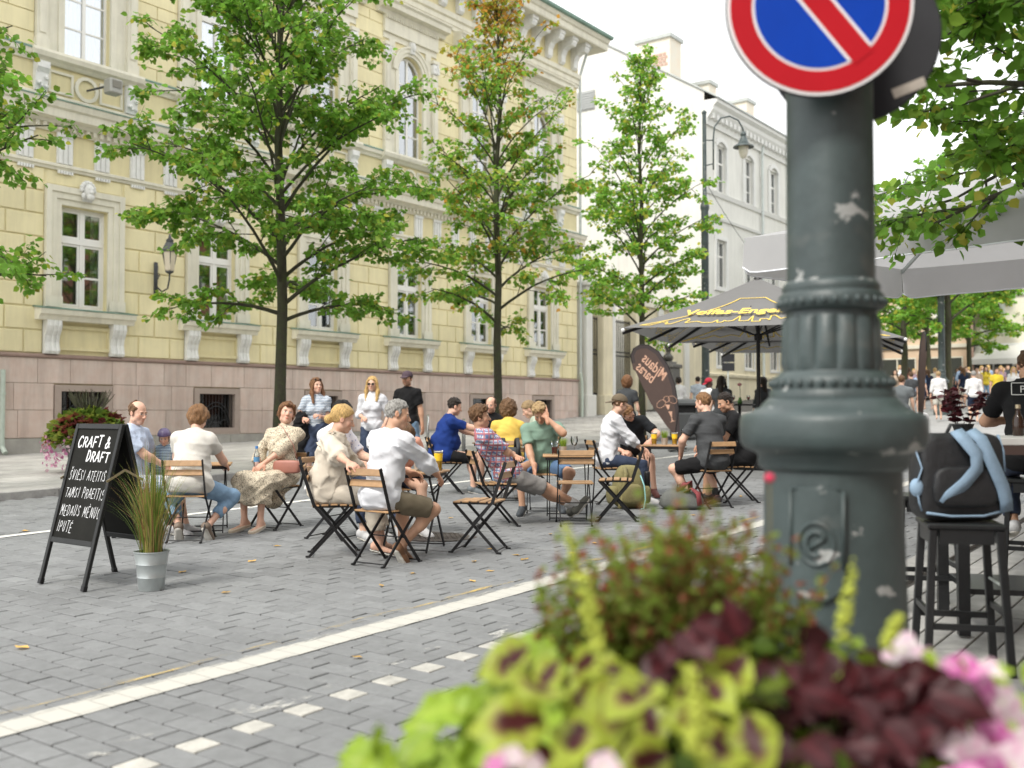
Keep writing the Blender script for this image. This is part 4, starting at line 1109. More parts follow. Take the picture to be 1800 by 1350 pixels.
def blades_mesh(nm, n, rs, h, spread, w, cols, base_r, droop=.5):
    v, f, c = [], [], []
    for k in range(n):
        a = rs.random() * 2 * PI; br = base_r * math.sqrt(rs.random()); L = h * rs.uniform(.55, 1.05); out = spread * rs.random() ** 1.2
        bx, by = br * math.cos(a), br * math.sin(a); a2 = a + rs.gauss(0, .35); px, py = -math.sin(a2) * w, math.cos(a2) * w
        cc = rs.choice(cols); vv = rs.gauss(1, .15); segs = 5; o = len(v)
        for s_ in range(segs + 1):
            t = s_ / segs; x = bx + math.cos(a2) * out * t ** 1.7; y = by + math.sin(a2) * out * t ** 1.7; z = L * (t - droop * (out / max(spread, .01)) * .35 * t ** 3); ww = (1 - t ** 2) + .06
            v += [(x - px * ww, y - py * ww, z), (x + px * ww, y + py * ww, z)]; c += [(cc[0] * vv, cc[1] * vv, cc[2] * vv, 1)] * 2
            if s_: f.append((o + 2 * s_ - 2, o + 2 * s_ - 1, o + 2 * s_ + 1, o + 2 * s_))
    me = bpy.data.meshes.new(nm); me.from_pydata(v, [], f)
    at = me.color_attributes.new('Col', 'FLOAT_COLOR', 'POINT'); at.data.foreach_set('color', [q for p in c for q in p]); me.materials.append(m_blade)
    return me
gr_small = blades_mesh('grass', 130, random.Random(2), .125, .07, .0025, [(.24, .36, .04), (.34, .42, .06), (.17, .30, .03)], .034)
pot_small = MB().lathe([(.036, 0), (.046, .085), (.048, .09), (.044, .09), (.040, .08), (.001, .08)], 16, cap=False).mesh('pot', m_tin_pot, 50)
def table_plant(x, y, z, label):
    t = thing('table_plant', label, 'pot plant', (x, y, z), rnd.random() * 6, 'grass pots on the tables')
    link('pot', pot_small, t); tag(link('grass', gr_small, t, (0, 0, .078)), kind='stuff')
table_plant(TAB['t1'][0] + .10, TAB['t1'][1] + .02, TAB['t1'][2], 'small tin pot of grass on the front table')
table_plant(TAB['t2'][0] + .06, TAB['t2'][1] + .10, TAB['t2'][2], 'small tin pot of grass on the middle table')
table_plant(TAB['t3'][0] + .0, TAB['t3'][1] - .02, TAB['t3'][2], 'small tin pot of grass between the beers on the right table')
# straw bag and sunglasses on the front table
x, y, z = TAB['t1']
sb = thing('straw_clutch', 'straw coloured clutch bag lying on the front table', 'bag', (x + .18, y - .08, z), R_(20))
MB().prism([(-.13, 0), (.13, 0), (.10, .10), (.05, .125), (-.06, .125), (-.11, .09)], -.03, .03).build('body', mat('straw', (.62, .45, .22), .8, var=.3, vs=40, bump=.6, bs=150), sb)
MB().box(-.132, .132, -.034, .034, .02, .035).build('band', m_steel, sb)
sg_ = thing('sunglasses', 'black sunglasses folded on the front table', 'sunglasses', (x - .03, y - .16, z), R_(60))
for s_ in (-1, 1): MB().lathe([(.028, -.002), (.028, .002)], 14).build('lens', m_steel, sg_, loc=(s_ * .034, 0, .022), rot=(PI / 2, 0, 0))
MB().tube([(-.062, .003, .03), (-.06, .05, .012), (.05, .055, .008)], .003, 5).tube([(.062, .003, .03), (.06, .045, .012), (-.05, .05, .008)], .003, 5).tube([(-.01, 0, .03), (.01, 0, .03)], .003, 5).build('temple', m_steel, sg_)
# ---- lamp posts
def flake_mat():
    m = mat('lamp_post_paint', (0.047, 0.066, 0.066), 0.46, var=.3, vs=5, bump=.12, bs=25, spec=.5)
    nt = m.node_tree; L = nt.links.new; bsdf = nt.nodes['Principled BSDF']; src = bsdf.inputs['Base Color'].links[0].from_socket
    tc = nd(nt, 'ShaderNodeTexCoord'); n = nd(nt, 'ShaderNodeTexNoise'); n.inputs['Scale'].default_value = 5.5; n.inputs['Detail'].default_value = 9; n.inputs['Roughness'].default_value = .62
    mp = nd(nt, 'ShaderNodeMapping'); mp.inputs['Scale'].default_value = (1, 1, 1.5); L(tc.outputs['Object'], mp.inputs[0]); L(mp.outputs[0], n.inputs['Vector'])
    sp = nd(nt, 'ShaderNodeSeparateXYZ'); L(tc.outputs['Object'], sp.inputs[0]); acc = n.outputs[0]
    for zc, hw, am in ((1.205, .035, .13), (1.335, .03, .12), (1.09, .03, .08), (.80, .05, .09), (1.715, .02, .1)):   # paint has worn off on the rims
        d1 = nd(nt, 'ShaderNodeMath', operation='SUBTRACT'); L(sp.outputs[2], d1.inputs[0]); d1.inputs[1].default_value = zc; d2 = nd(nt, 'ShaderNodeMath', operation='ABSOLUTE'); L(d1.outputs[0], d2.inputs[0])
        d3 = nd(nt, 'ShaderNodeMapRange'); d3.inputs[1].default_value = 0; d3.inputs[2].default_value = hw; d3.inputs[3].default_value = am; d3.inputs[4].default_value = 0; L(d2.outputs[0], d3.inputs[0]); d4 = nd(nt, 'ShaderNodeMath', operation='ADD'); L(acc, d4.inputs[0]); L(d3.outputs[0], d4.inputs[1]); acc = d4.outputs[0]
    mr = nd(nt, 'ShaderNodeMapRange'); mr.inputs[1].default_value = .645; mr.inputs[2].default_value = .657; L(acc, mr.inputs[0])
    mx_ = nd(nt, 'ShaderNodeMixRGB'); L(mr.outputs[0], mx_.inputs[0]); L(src, mx_.inputs[1]); mx_.inputs[2].default_value = (.30, .31, .30, 1)
    n2 = nd(nt, 'ShaderNodeTexNoise'); n2.inputs['Scale'].default_value = 3.1; n2.inputs['Detail'].default_value = 4; L(tc.outputs['Object'], n2.inputs['Vector'])
    mr2 = nd(nt, 'ShaderNodeMapRange'); mr2.inputs[1].default_value = .60; mr2.inputs[2].default_value = .72; mr2.inputs[4].default_value = .35; L(n2.outputs[0], mr2.inputs[0])
    m2 = nd(nt, 'ShaderNodeMixRGB'); L(mr2.outputs[0], m2.inputs[0]); L(mx_.outputs[0], m2.inputs[1]); m2.inputs[2].default_value = (.23, .20, .17, 1)
    L(m2.outputs[0], bsdf.inputs['Base Color'])
    return m
m_post = flake_mat()
m_lampglass = mat('frosted_lamp_glass', (.80, .77, .66), .3, trans=.3)
def lamp_post(x, y, z, label, arm_dir, H=10.6, detail=True):
    t = thing('lamp_post', label, 'lamp post', (x, y, z), 0, 'green cast iron street lamps')
    n = 48 if detail else 20
    pr_ = [(.33, -.1), (.33, .10), (.30, .13), (.285, .18), (.25, .22), (.236, .30), (.226, .42), (.219, .55), (.213, .70), (.204, 1.0), (.202, 1.145), (.212, 1.15), (.222, 1.165), (.220, 1.19), (.232, 1.20),
           (.262, 1.212), (.273, 1.228), (.276, 1.255), (.275, 1.296), (.268, 1.314), (.240, 1.322), (.232, 1.330), (.214, 1.334), (.205, 1.348), (.186, 1.365)]
    MB().lathe(pr_, n, cap=True).build('base', m_post, t, 55)
    MB().lathe([(.186, 1.3655), (.184, 1.385), (.178, 1.39), (.180, 1.405), (.176, 1.425), (.158, 1.435), (.152, 1.445)], n).build('lower_collar', m_post, t, 50)
    b = MB(); nf = 14; vv = []; lay = []
    N = nf * 8
    zs = [1.446, 1.47, 1.60, 1.61, 1.625]
    for zi, zz in enumerate(zs):
        for k in range(N):
            a = 2 * PI * k / N; ph = (k % 8) / 8; fl = abs(math.sin(ph * PI)) ** .7
            dep = .016 if 0 < zi < 3 else 0
            r = .150 - (zz - 1.446) * .055 - .006 + dep * fl * .9 - dep * .35
            b.v.append((r * math.cos(a), r * math.sin(a), zz))
    for i in range(len(zs) - 1):
        for k in range(N): b.f.append((i * N + k, i * N + (k + 1) % N, (i + 1) * N + (k + 1) % N, (i + 1) * N + k))
    b.build('fluted_drum', m_post, t, 40)
    MB().lathe([(.138, 1.626), (.152, 1.632), (.158, 1.65), (.154, 1.675), (.143, 1.685), (.146, 1.70), (.138, 1.712), (.131, 1.72)], n).build('upper_collar', m_post, t, 50)
    if detail:
        be = MB().ball((0, 0, 0), (.010, .010, .013), 7, 5).mesh('bead', m_post, True)
        for R0, zz, nb in ((.180, 1.408, 34), (.156, 1.652, 30)):
            for k in range(nb):
                a = 2 * PI * k / nb; o = link('bead', be, t, (R0 * math.cos(a), R0 * math.sin(a), zz), (.35, 0, a)); 
        # shield with a round emblem on the base, turned towards the street
        a0 = math.atan2(-y, -x) - R_(12)
        b = MB(); na, nz = 10, 14
        def sh(u, v, off):
            zz = .785 + v * .315; hw = .078 if v > .28 else .078 * (.35 + .65 * math.sqrt(max(0, 1 - ((.28 - v) / .28) ** 2)))
            rr_ = .2035 + (1.1 - zz) * .032 + off; a = a0 + u * hw / rr_ * 1.0
            return (rr_ * math.cos(a), rr_ * math.sin(a), zz)
        for off, sc_ in ((.012, 1.0), (.020, 1.0)):
            pass
        def plate(s_, off, v0, v1):
            o = len(b.v)
            for i in range(nz + 1):
                for j in range(na + 1): b.v.append(sh((j / na * 2 - 1) * s_, v0 + (v1 - v0) * i / nz, off))
            for i in range(nz):
                for j in range(na): b.f.append((o + i * (na + 1) + j, o + i * (na + 1) + j + 1, o + (i + 1) * (na + 1) + j + 1, o + (i + 1) * (na + 1) + j))
            rim = [o + j for j in range(na + 1)] + [o + i * (na + 1) + na for i in range(1, nz + 1)] + [o + nz * (na + 1) + j for j in range(na - 1, -1, -1)] + [o + i * (na + 1) for i in range(nz - 1, 0, -1)]
            q = len(b.v)
            for r in rim:
                p = Vector(b.v[r]); k = 1 - (off + .004) / math.hypot(p.x, p.y); b.v.append((p.x * k, p.y * k, p.z))
            for i in range(len(rim)): b.f.append((rim[i], rim[(i + 1) % len(rim)], q + (i + 1) % len(rim), q + i))
        plate(1.0, .014, 0, 1)
        sp = b.build('shield', m_post, t, 40)
        b = MB()
        def onp(u, v, off=.016):
            rr_ = .2035 + (1.1 - v) * .032 + off; a = a0 + u / rr_; return (rr_ * math.cos(a), rr_ * math.sin(a), v)
        b.tube([onp(.05 * math.cos(q), .945 + .06 * math.sin(q)) for q in np.linspace(0, 2 * PI, 29)[:-1]], .006, 6, closed=True)
        b.tube([onp(.028 * math.cos(q) * (1 if q < 5 else .6), .945 + .034 * math.sin(q)) for q in np.linspace(.4, 5.4, 18)], .008, 6)
        b.tube([onp(-.02, .93), onp(.022, .96)], .008, 6)
        for u in (-.076, .076): b.tube([onp(u, .88), onp(u, 1.10)], .006, 6)
        b.tube([onp(-.076, 1.10), onp(.076, 1.10)], .006, 6)
        b.build('emblem', m_post, sp, True)
    zt = H * .72
    MB().lathe([(.1305, 1.7205), (.128, 2.6), (.122, zt - .35), (.125, zt - .33), (.15, zt - .25), (.15, zt - .15), (.10, zt - .02), (.072, zt + .1), (.068, H), (.085, H + .01), (.085, H + .06), (.03, H + .12)], 28).build('shaft', m_post, t, 40)
    ca, sa_ = math.cos(arm_dir), math.sin(arm_dir)
    A = lambda u, z_: (u * ca, u * sa_, z_)
    b = MB(); b.tube([A(.07, H - 1.75), A(.30, H - 1.7)], .02, 6); b.tube([A(.07, H - .9), A(.30, H - .9)], .02, 6)
    b.tube([A(.30, H - 1.9), A(.30, H - .9), A(.34, H - .45), A(.55, H - .15), A(.85, H - .08), A(1.15, H - .22), A(1.30, H - .5), A(1.32, H - .62)], .028, 8); b.build('arm', m_post, t, True)
    MB().lathe([(.05, H - .60), (.09, H - .66), (.10, H - .72), (.075, H - .76), (.13, H - .86), (.17, H - .98), (.20, H - 1.0), (.20, H - 1.02), (.34, H - 1.10), (.35, H - 1.14), (.20, H - 1.11)], 24, A(1.32, 0), cap=False).build('shade', m_post, t, 50)
    MB().lathe([(.17, H - 1.09), (.155, H - 1.30), (.10, H - 1.48), (.02, H - 1.53)], 20, A(1.32, 0), cap=False).build('lamp_glass', m_lampglass, t, True)
    return t
lx, ly = WP(1462, 3.1)
lamp_post(lx, ly, gz(lx) - .005, 'big green lamp post in the right foreground carrying traffic signs', R_(90))
lamp_post(31.2, 15.1, kz(31.2), 'street lamp with a swan neck in front of the white building', AZ - PI / 2, 10.6, False)
fx, fy = WP(1656, 40.5)
lamp_post(fx, fy, gz(fx), 'far street lamp with a heavy base among the crowd', R_(90), 10.0, False)
# signs on the near post
m_sred = mat('sign_red', (.42, .010, .018), .35, spec=.25, var=.06, vs=4); m_sblue = mat('sign_blue', (.002, .045, .36), .35, spec=.25, var=.12, vs=3)
m_swhite = mat('sign_white', (.80, .80, .80), .35); m_sback = mat('sign_back', (.03, .031, .035), .6, spec=.2, var=.2, vs=4)
fwd = Vector((CA, SA, 0)); rgt = Vector((SA, -CA, 0))
def disc_sign(nm, c, nrm, face, label):
    t = thing(nm, label, 'traffic sign', c, 0)
    t.rotation_euler = Vector(nrm).to_track_quat('Z', 'Y').to_euler()
    R = .268
    MB().lathe([(R - .004, -.012), (R, -.008), (R, .0), (R - .004, .002)], 56).build('plate', m_sback, t, 40)
    ring = lambda r0, r1, z: MB().lathe([(r0, z), (r1, z), (r1, z + .0015), (r0, z + .0015), (r0, z)], 56, cap=False)
    if face:
        MB().lathe([(R - .005, .0022), (R - .005, .0035)], 56).build('white_face', m_swhite, t)
        ring(.192, .254, .0038).build('red_ring', m_sred, t)
        MB().lathe([(.184, .0038), (.184, .0052)], 56).build('blue_field', m_sblue, t)
        an = R_(-52) ; d = Vector((math.cos(an), math.sin(an), 0)); p = Vector((-d.y, d.x, 0))
        q = lambda hw, L, z0, z1: MB().obox((0, 0, (z0 + z1) / 2), d, p, Vector((0, 0, 1)), L, hw, (z1 - z0) / 2)
        q(.040, .183, .0054, .0062).build('stripe_border', m_swhite, t); q(.032, .20, .0064, .0072).build('red_stripe', m_sred, t)
    return t
sc_c = Vector((lx, ly, 0)) - fwd * .20 - rgt * .089
disc_sign('no_parking_sign', (sc_c.x, sc_c.y, 2.556), (-CA * .985 - SA * .10, -SA * .985 + CA * .10, -.02), True, 'round blue no parking sign with red rim and one red stripe')
s2 = Vector((lx, ly, 0)) + fwd * .155 + rgt * .125
sb2 = disc_sign('round_sign', (s2.x, s2.y, 2.575), (CA * .93 + SA * .37, SA * .93 - CA * .37, 0), False, 'round dark traffic sign seen from behind on the near lamp post')
b = MB()
for z in (2.46, 2.72): b.lathe([(.1305, z - .02), (.137, z - .02), (.137, z + .02), (.1305, z + .02)], 32, (lx, ly, 0), cap=False)
for s_, e in ((sc_c, .0), (s2, .0)):
    for z in (2.46, 2.72):
        dv = (s_ - Vector((lx, ly, 0))); a = Vector((lx, ly, z)) + dv.normalized() * .12; b.bar(a, Vector((lx, ly, z)) + dv * .93, .05, .03)
o = b.build('sign_clamp', m_zinc); tag(o, 'metal straps clamping the round signs to the near lamp post', 'bracket')
lb = thing('sticker', 'small pale label on the back of the dark round sign', 'sticker', sb2.location + Vector((CA, SA, 0)) * 0, 0)
lb.rotation_euler = sb2.rotation_euler
MB().box(-.05, .05, -.016, .016, -.0145, -.0130).build('paper', mat('old_label', (.42, .38, .33), .8, var=.2, vs=30), lb, loc=(-.17, -.17, 0), rot=(0, 0, -.3))
# ---- chalkboard
m_board = mat('chalkboard', (.014, .014, .012), .8, spec=.15, var=.35, vs=3); m_bfr = mat('board_frame', (.016, .017, .017), .5, spec=.3, var=.2, vs=10); m_chalk = mat('chalk', (.80, .81, .82), .95, var=.15, vs=30, attr=None)
m_brass = mat('hinge_metal', (.45, .38, .26), .4, metal=.7)
cbz = gz(4.3)
cb = thing('chalkboard', 'black folding chalkboard with white chalk lettering on the paving', 'chalkboard', (4.37, 7.16, cbz), 0)
def board_side(sgn, parent):
    """panel leaning from foot x = -sgn*.31 to the apex; u runs along -y seen from the street"""
    ft = Vector((-.31 * sgn, 0, 0)); ap = Vector((-.012 * sgn, 0, 1.20)); d = (ap - ft).normalized(); L = (ap - ft).length
    n = Vector((-sgn, 0, 0)) - d * Vector((-sgn, 0, 0)).dot(d); n.normalize(); u = Vector((0, -sgn, 0))
    pt = lambda a, b_, c: ft + u * a + d * b_ + n * c
    fr = MB()
    for s_ in (-1, 1): fr.obox(pt(s_ * .295, L / 2, 0), u, d, n, .018, L / 2, .014, .003)
    for v in (.335, L - .02): fr.obox(pt(0, v, 0), u, d, n, .276, .02, .0135, .003)
    p = fr.build('frame', m_bfr, parent)
    q = MB().obox(pt(0, (L + .335) / 2 - .01, -.002), u, d, n, .277, (L - .335) / 2 - .01, .005); q.build('slate', m_board, p)
    for s_ in (-1, 1): MB().obox(pt(s_ * .295, .02, 0), u, d, n, .021, .022, .017, .004).build('rubber_foot', m_steel, p)
    return pt, p, L
ptf, pf, BL = board_side(1, cb); ptb, pb, _ = board_side(-1, cb)
# hand-written capitals as chalk strokes
GLY = {'A': [[(0, 0), (.45, 1), (.9, 0)], [(.15, .35), (.75, .35)]], 'C': [[(.85, .85), (.6, 1), (.3, .95), (.05, .6), (.05, .35), (.3, .02), (.6, 0), (.85, .15)]], 'D': [[(.1, 0), (.1, 1), (.5, .95), (.8, .6), (.75, .25), (.45, .02), (.1, 0)]],
       'E': [[(.75, 1), (.1, 1), (.1, 0), (.75, 0)], [(.1, .52), (.6, .52)]], 'F': [[(.8, 1), (.1, 1), (.1, 0)], [(.1, .52), (.6, .52)]], 'I': [[(.3, 1), (.3, 0)]],
       'M': [[(.05, 0), (.15, 1), (.5, .3), (.85, 1), (.95, 0)]], 'N': [[(.1, 0), (.1, 1), (.8, 0), (.8, 1)]], 'O': [[(.5, 1), (.15, .8), (.05, .4), (.3, .02), (.65, .05), (.9, .45), (.8, .85), (.5, 1)]],
       'P': [[(.1, 0), (.12, 1), (.6, .98), (.8, .75), (.6, .5), (.12, .46)]], 'R': [[(.1, 0), (.12, 1), (.6, .98), (.78, .75), (.55, .5), (.12, .48)], [(.4, .48), (.85, 0)]],
       'S': [[(.8, .85), (.5, 1), (.2, .85), (.25, .6), (.65, .42), (.75, .15), (.45, 0), (.1, .12)]], 'T': [[(0, 1), (.85, 1)], [(.42, 1), (.42, 0)]], 'U': [[(.1, 1), (.12, .25), (.4, 0), (.7, .2), (.78, 1)]],
       'V': [[(.05, 1), (.42, 0), (.8, 1)]], '&': [[(.95, .1), (.3, .75), (.4, 1), (.62, .9), (.55, .65), (.1, .3), (.2, .02), (.55, .02), (.9, .5)]], 'ˇ': [[(.25, 1.32), (.45, 1.12), (.7, 1.36)]], '˙': [[(.42, 1.16), (.46, 1.24)]]}
def chalk(nm, txt, u0, v0, h, w, sw, seed, slant=.12):
    rs = random.Random(seed); b = MB(); x = u0
    for ch in txt:
        if ch == ' ': x += h * .45; continue
        chs = {'Š': ['S', 'ˇ'], 'Ė': ['E', '˙']}.get(ch, [ch])
        big = 1.0
        if ch == '^': continue
        dy = rs.uniform(-.06, .06) * h; sc_ = h * rs.uniform(.92, 1.08)
        for c_ in chs:
            for st in GLY[c_]:
                P_ = [(x + (a * w + slant * b_ * .8) * h + rs.gauss(0, .008) * h, v0 + dy + b_ * sc_ + rs.gauss(0, .008) * h) for a, b_ in st]
                for i in range(len(P_) - 1):
                    (a0, b0), (a1, b1) = P_[i], P_[i + 1]; l = math.hypot(a1 - a0, b1 - b0) + 1e-6; nx, ny = -(b1 - b0) / l * sw, (a1 - a0) / l * sw; ex, ey = (a1 - a0) / l * sw * .7, (b1 - b0) / l * sw * .7
                    k = .0036 + rs.uniform(0, .0006)
                    b.add([ptf(a0 - ex + nx, b0 - ey + ny, k), ptf(a1 + ex + nx, b1 + ey + ny, k), ptf(a1 + ex - nx, b1 + ey - ny, k), ptf(a0 - ex - nx, b0 - ey - ny, k)], [(0, 1, 2, 3)])
        x += (w * {'I': .55, 'M': 1.12, 'E': .85, 'T': .9}.get(ch, 1.0) + .13) * h
    o = b.build(nm, m_chalk, pf); tag(o, kind=None); return o
chalk('chalk_line', 'CRAFT &', -.235, 1.055, .082, .70, .0058, 1); chalk('chalk_line', 'DRAFT', -.075, .945, .075, .70, .0058, 2)
chalk('chalk_line', 'ŠVIESI ATEITIS', -.250, .80, .074, .43, .0021, 3); chalk('chalk_line', 'TAMSI PRAEITIS', -.245, .665, .075, .43, .0021, 4)
chalk('chalk_line', 'MEDAUS MĖNUO', -.255, .525, .078, .46, .0021, 5); chalk('chalk_line', 'IPUTĖ', -.25, .40, .078, .48, .0021, 6)
for y_ in (-.315, .315): MB().bar((-.15, y_, .78), (0, y_, .86), .006, .016, (0, 0, 1)).bar((0, y_, .86), (.15, y_, .78), .006, .016).build('stay', m_brass, cb)
# ---- zinc bucket of ornamental grass
m_zincb = mat('zinc_bucket', (.46, .50, .50), .35, metal=.55, var=.12, vs=7)
bk_ = thing('grass_bucket', 'zinc bucket of tall ornamental grass beside the chalkboard', 'pot plant', (4.39, 6.53, gz(4.39)), 0)
MB().lathe([(.088, 0), (.09, .004), (.098, .09), (.1015, .095), (.0995, .10), (.108, .185), (.1115, .19), (.1095, .195), (.122, .272), (.128, .276), (.128, .284), (.120, .28), (.112, .22), (.001, .22)], 36, cap=False).build('bucket', m_zincb, bk_, 40)
gm = blades_mesh('grass', 330, random.Random(8), .90, .34, .0032, [(.16, .25, .035), (.11, .19, .03), (.24, .30, .05), (.30, .16, .06), (.38, .30, .10)], .075, .8)
tag(link('grass', gm, bk_, (0, 0, .20)), kind='stuff')
MB().lathe([(.001, .222), (.112, .222)], 20, cap=False).build('soil', m_bark, bk_)
gc = bpy.context
print('furniture 1', round(time.time() - T0, 1))
# ================================================================ umbrellas, flags, terrace, far furniture
m_grey_cloth = mat('grey_parasol_cloth', (.195, .193, .19), .85, var=.06, vs=2, trans=.25); m_gold = mat('gold_print', (.78, .56, .10), .7)
m_fab = mat('pale_grey_canvas', (.50, .50, .505), .85, var=.05, vs=2, trans=.4)
SKY_L = [(0, .0), (.04, .0), (.055, .03), (.09, .03), (.10, .01), (.13, .01), (.145, .05), (.165, .065), (.185, .05), (.19, .02), (.24, .035), (.28, .02), (.33, .02), (.345, .045), (.355, .02), (.38, .02), (.385, .04), (.40, .03), (.43, .035), (.455, .085), (.465, .03), (.51, .03), (.535, .08), (.53, .02), (.57, .02), (.575, .045), (.61, .045), (.62, .03), (.64, .075), (.665, .08), (.68, .04), (.74, .055), (.80, .03), (.85, .05), (.90, .02), (.95, .03), (1.0, .0)]
def brand_umbrella(L, d, w, ze, rise, label, txt='Volfas-Engelman'):
    """L: street-side corner (x,y); d: unit direction of the front edge"""
    d = Vector((d[0], d[1], 0)); p = Vector((-d.y, d.x, 0))
    c = Vector((L[0], L[1], 0)) + d * w / 2 + p * w / 2
    g = gz(c.x)
    t = thing('beer_umbrella', label, 'umbrella', (c.x, c.y, g), 0, 'grey umbrellas with gold print')
    ze -= g
    cor = [(-d - p) * w / 2, (d - p) * w / 2, (d + p) * w / 2, (p - d) * w / 2]
    apex = Vector((0, 0, ze + rise))
    cor = [q + Vector((0, 0, ze)) for q in cor]
    can = MB(); n = 10
    def face_pt(a, b_, u, v):          # u along edge, v up to the apex, cloth sags a little
        e = a.lerp(b_, u); q = e.lerp(apex, v); sag = .05 * math.sin(PI * v) * (1 + .4 * math.sin(PI * u)) + .10 * (1 - v) * math.sin(PI * u) * .25
        return q - Vector((0, 0, sag))
    for i in range(4):
        a, b_ = cor[i], cor[(i + 1) % 4]; o = len(can.v)
        for r in range(n + 1):
            for k in range(n + 1): can.v.append(face_pt(a, b_, k / n, r / n * .985))
        can.f += [(o + r * (n + 1) + k, o + r * (n + 1) + k + 1, o + (r + 1) * (n + 1) + k + 1, o + (r + 1) * (n + 1) + k) for r in range(n) for k in range(n)]
    cn = can.build('canopy', m_grey_cloth, t, True)
    MB().lathe([(.09, ze + rise - .06), (.05, ze + rise + .05), (.01, ze + rise + .1)], 10).build('finial', m_steel, t)
    for i in range(4):                 # printed outlines, outside and (paler, mirrored by the weave) inside
        a, b_ = cor[i], cor[(i + 1) % 4]; nrm = (b_ - a).cross(apex - a).normalized()
        for sgn, nm in ((1, 'print'), (-1, 'inner_print')):
            b = MB()
            P = lambda u, v: face_pt(a, b_, u, v) + nrm * .012 * sgn
            pts = [(.06 + .88 * u, .045 + v * 2.3) for u, v in SKY_L]
            pts = [(max(v / 2 + .02, min(1 - v / 2 - .02, u)), v) for u, v in pts]
            lines = [pts, [(.05, .04), (.36, .62), (.64, .62), (.95, .04)]]
            for ln in lines:
                for k in range(len(ln) - 1):
                    (u0, v0), (u1, v1) = ln[k], ln[k + 1]; m = max(1, int(math.hypot(u1 - u0, v1 - v0) / .07))
                    for j in range(m):
                        q0 = P(u0 + (u1 - u0) * j / m, v0 + (v1 - v0) * j / m); q1 = P(u0 + (u1 - u0) * (j + 1) / m, v0 + (v1 - v0) * (j + 1) / m)
                        s_ = (q1 - q0).cross(nrm).normalized() * .011; b.add([q0 - s_, q1 - s_, q1 + s_, q0 + s_], [(0, 1, 2, 3)])
            b.build(nm, m_gold, cn)
        if i in (0, 3, 2, 1):
            o = text_mesh(txt, .325, m_gold, 'lettering', cn, .22, 0, 'CENTER', .009)
            ex = (b_ - a).normalized(); ey = (apex - (a + b_) / 2).normalized(); ez = ex.cross(ey)
            q = face_pt(a, b_, .5, .245) + ez * .055
            o.matrix_local = Matrix.Translation(q) @ Matrix((ex, ey, ez)).transposed().to_4x4()
    hub = Vector((0, 0, ze - .12 + .1))
    for k in range(8):
        e = cor[k // 2] if k % 2 == 0 else (cor[k // 2] + cor[(k // 2 + 1) % 4]) / 2
        MB().bar(apex - Vector((0, 0, .20)), e - Vector((0, 0, .09)), .03, .05).build('rib', m_steel, t)
        MB().bar(Vector((0, 0, ze - .05)), (apex - Vector((0, 0, .1))).lerp(e - Vector((0, 0, .05)), .55), .02, .025).build('strut', m_steel, t)
    MB().lathe([(.035, 0), (.035, ze + rise - .1)], 12).build('pole', m_steel, t, 40); MB().lathe([(.07, ze - .13), (.075, ze - .03), (.04, ze)], 12).build('hub', m_steel, t, 40)
    MB().box(-.35, .35, -.35, .35, 0, .10, .02).build('base', m_steel, t)
    tipm = MB().ball((0, 0, 0), .035, 8, 6).mesh('corner_cap', m_swhite)
    for q in cor: link('corner_cap', tipm, t, q - Vector((0, 0, .04)))
    return t
ud = W(.94, -.34)
L1, L2 = W(1.86, 17.0), W(3.67, 20.5)
brand_umbrella(L1, ud, 4.0, 2.80, 1.0, 'nearer grey umbrella with gold lettering over the terrace tables')
brand_umbrella(L2, ud, 4.0, 2.80, 1.0, 'farther grey umbrella with gold print behind the first')
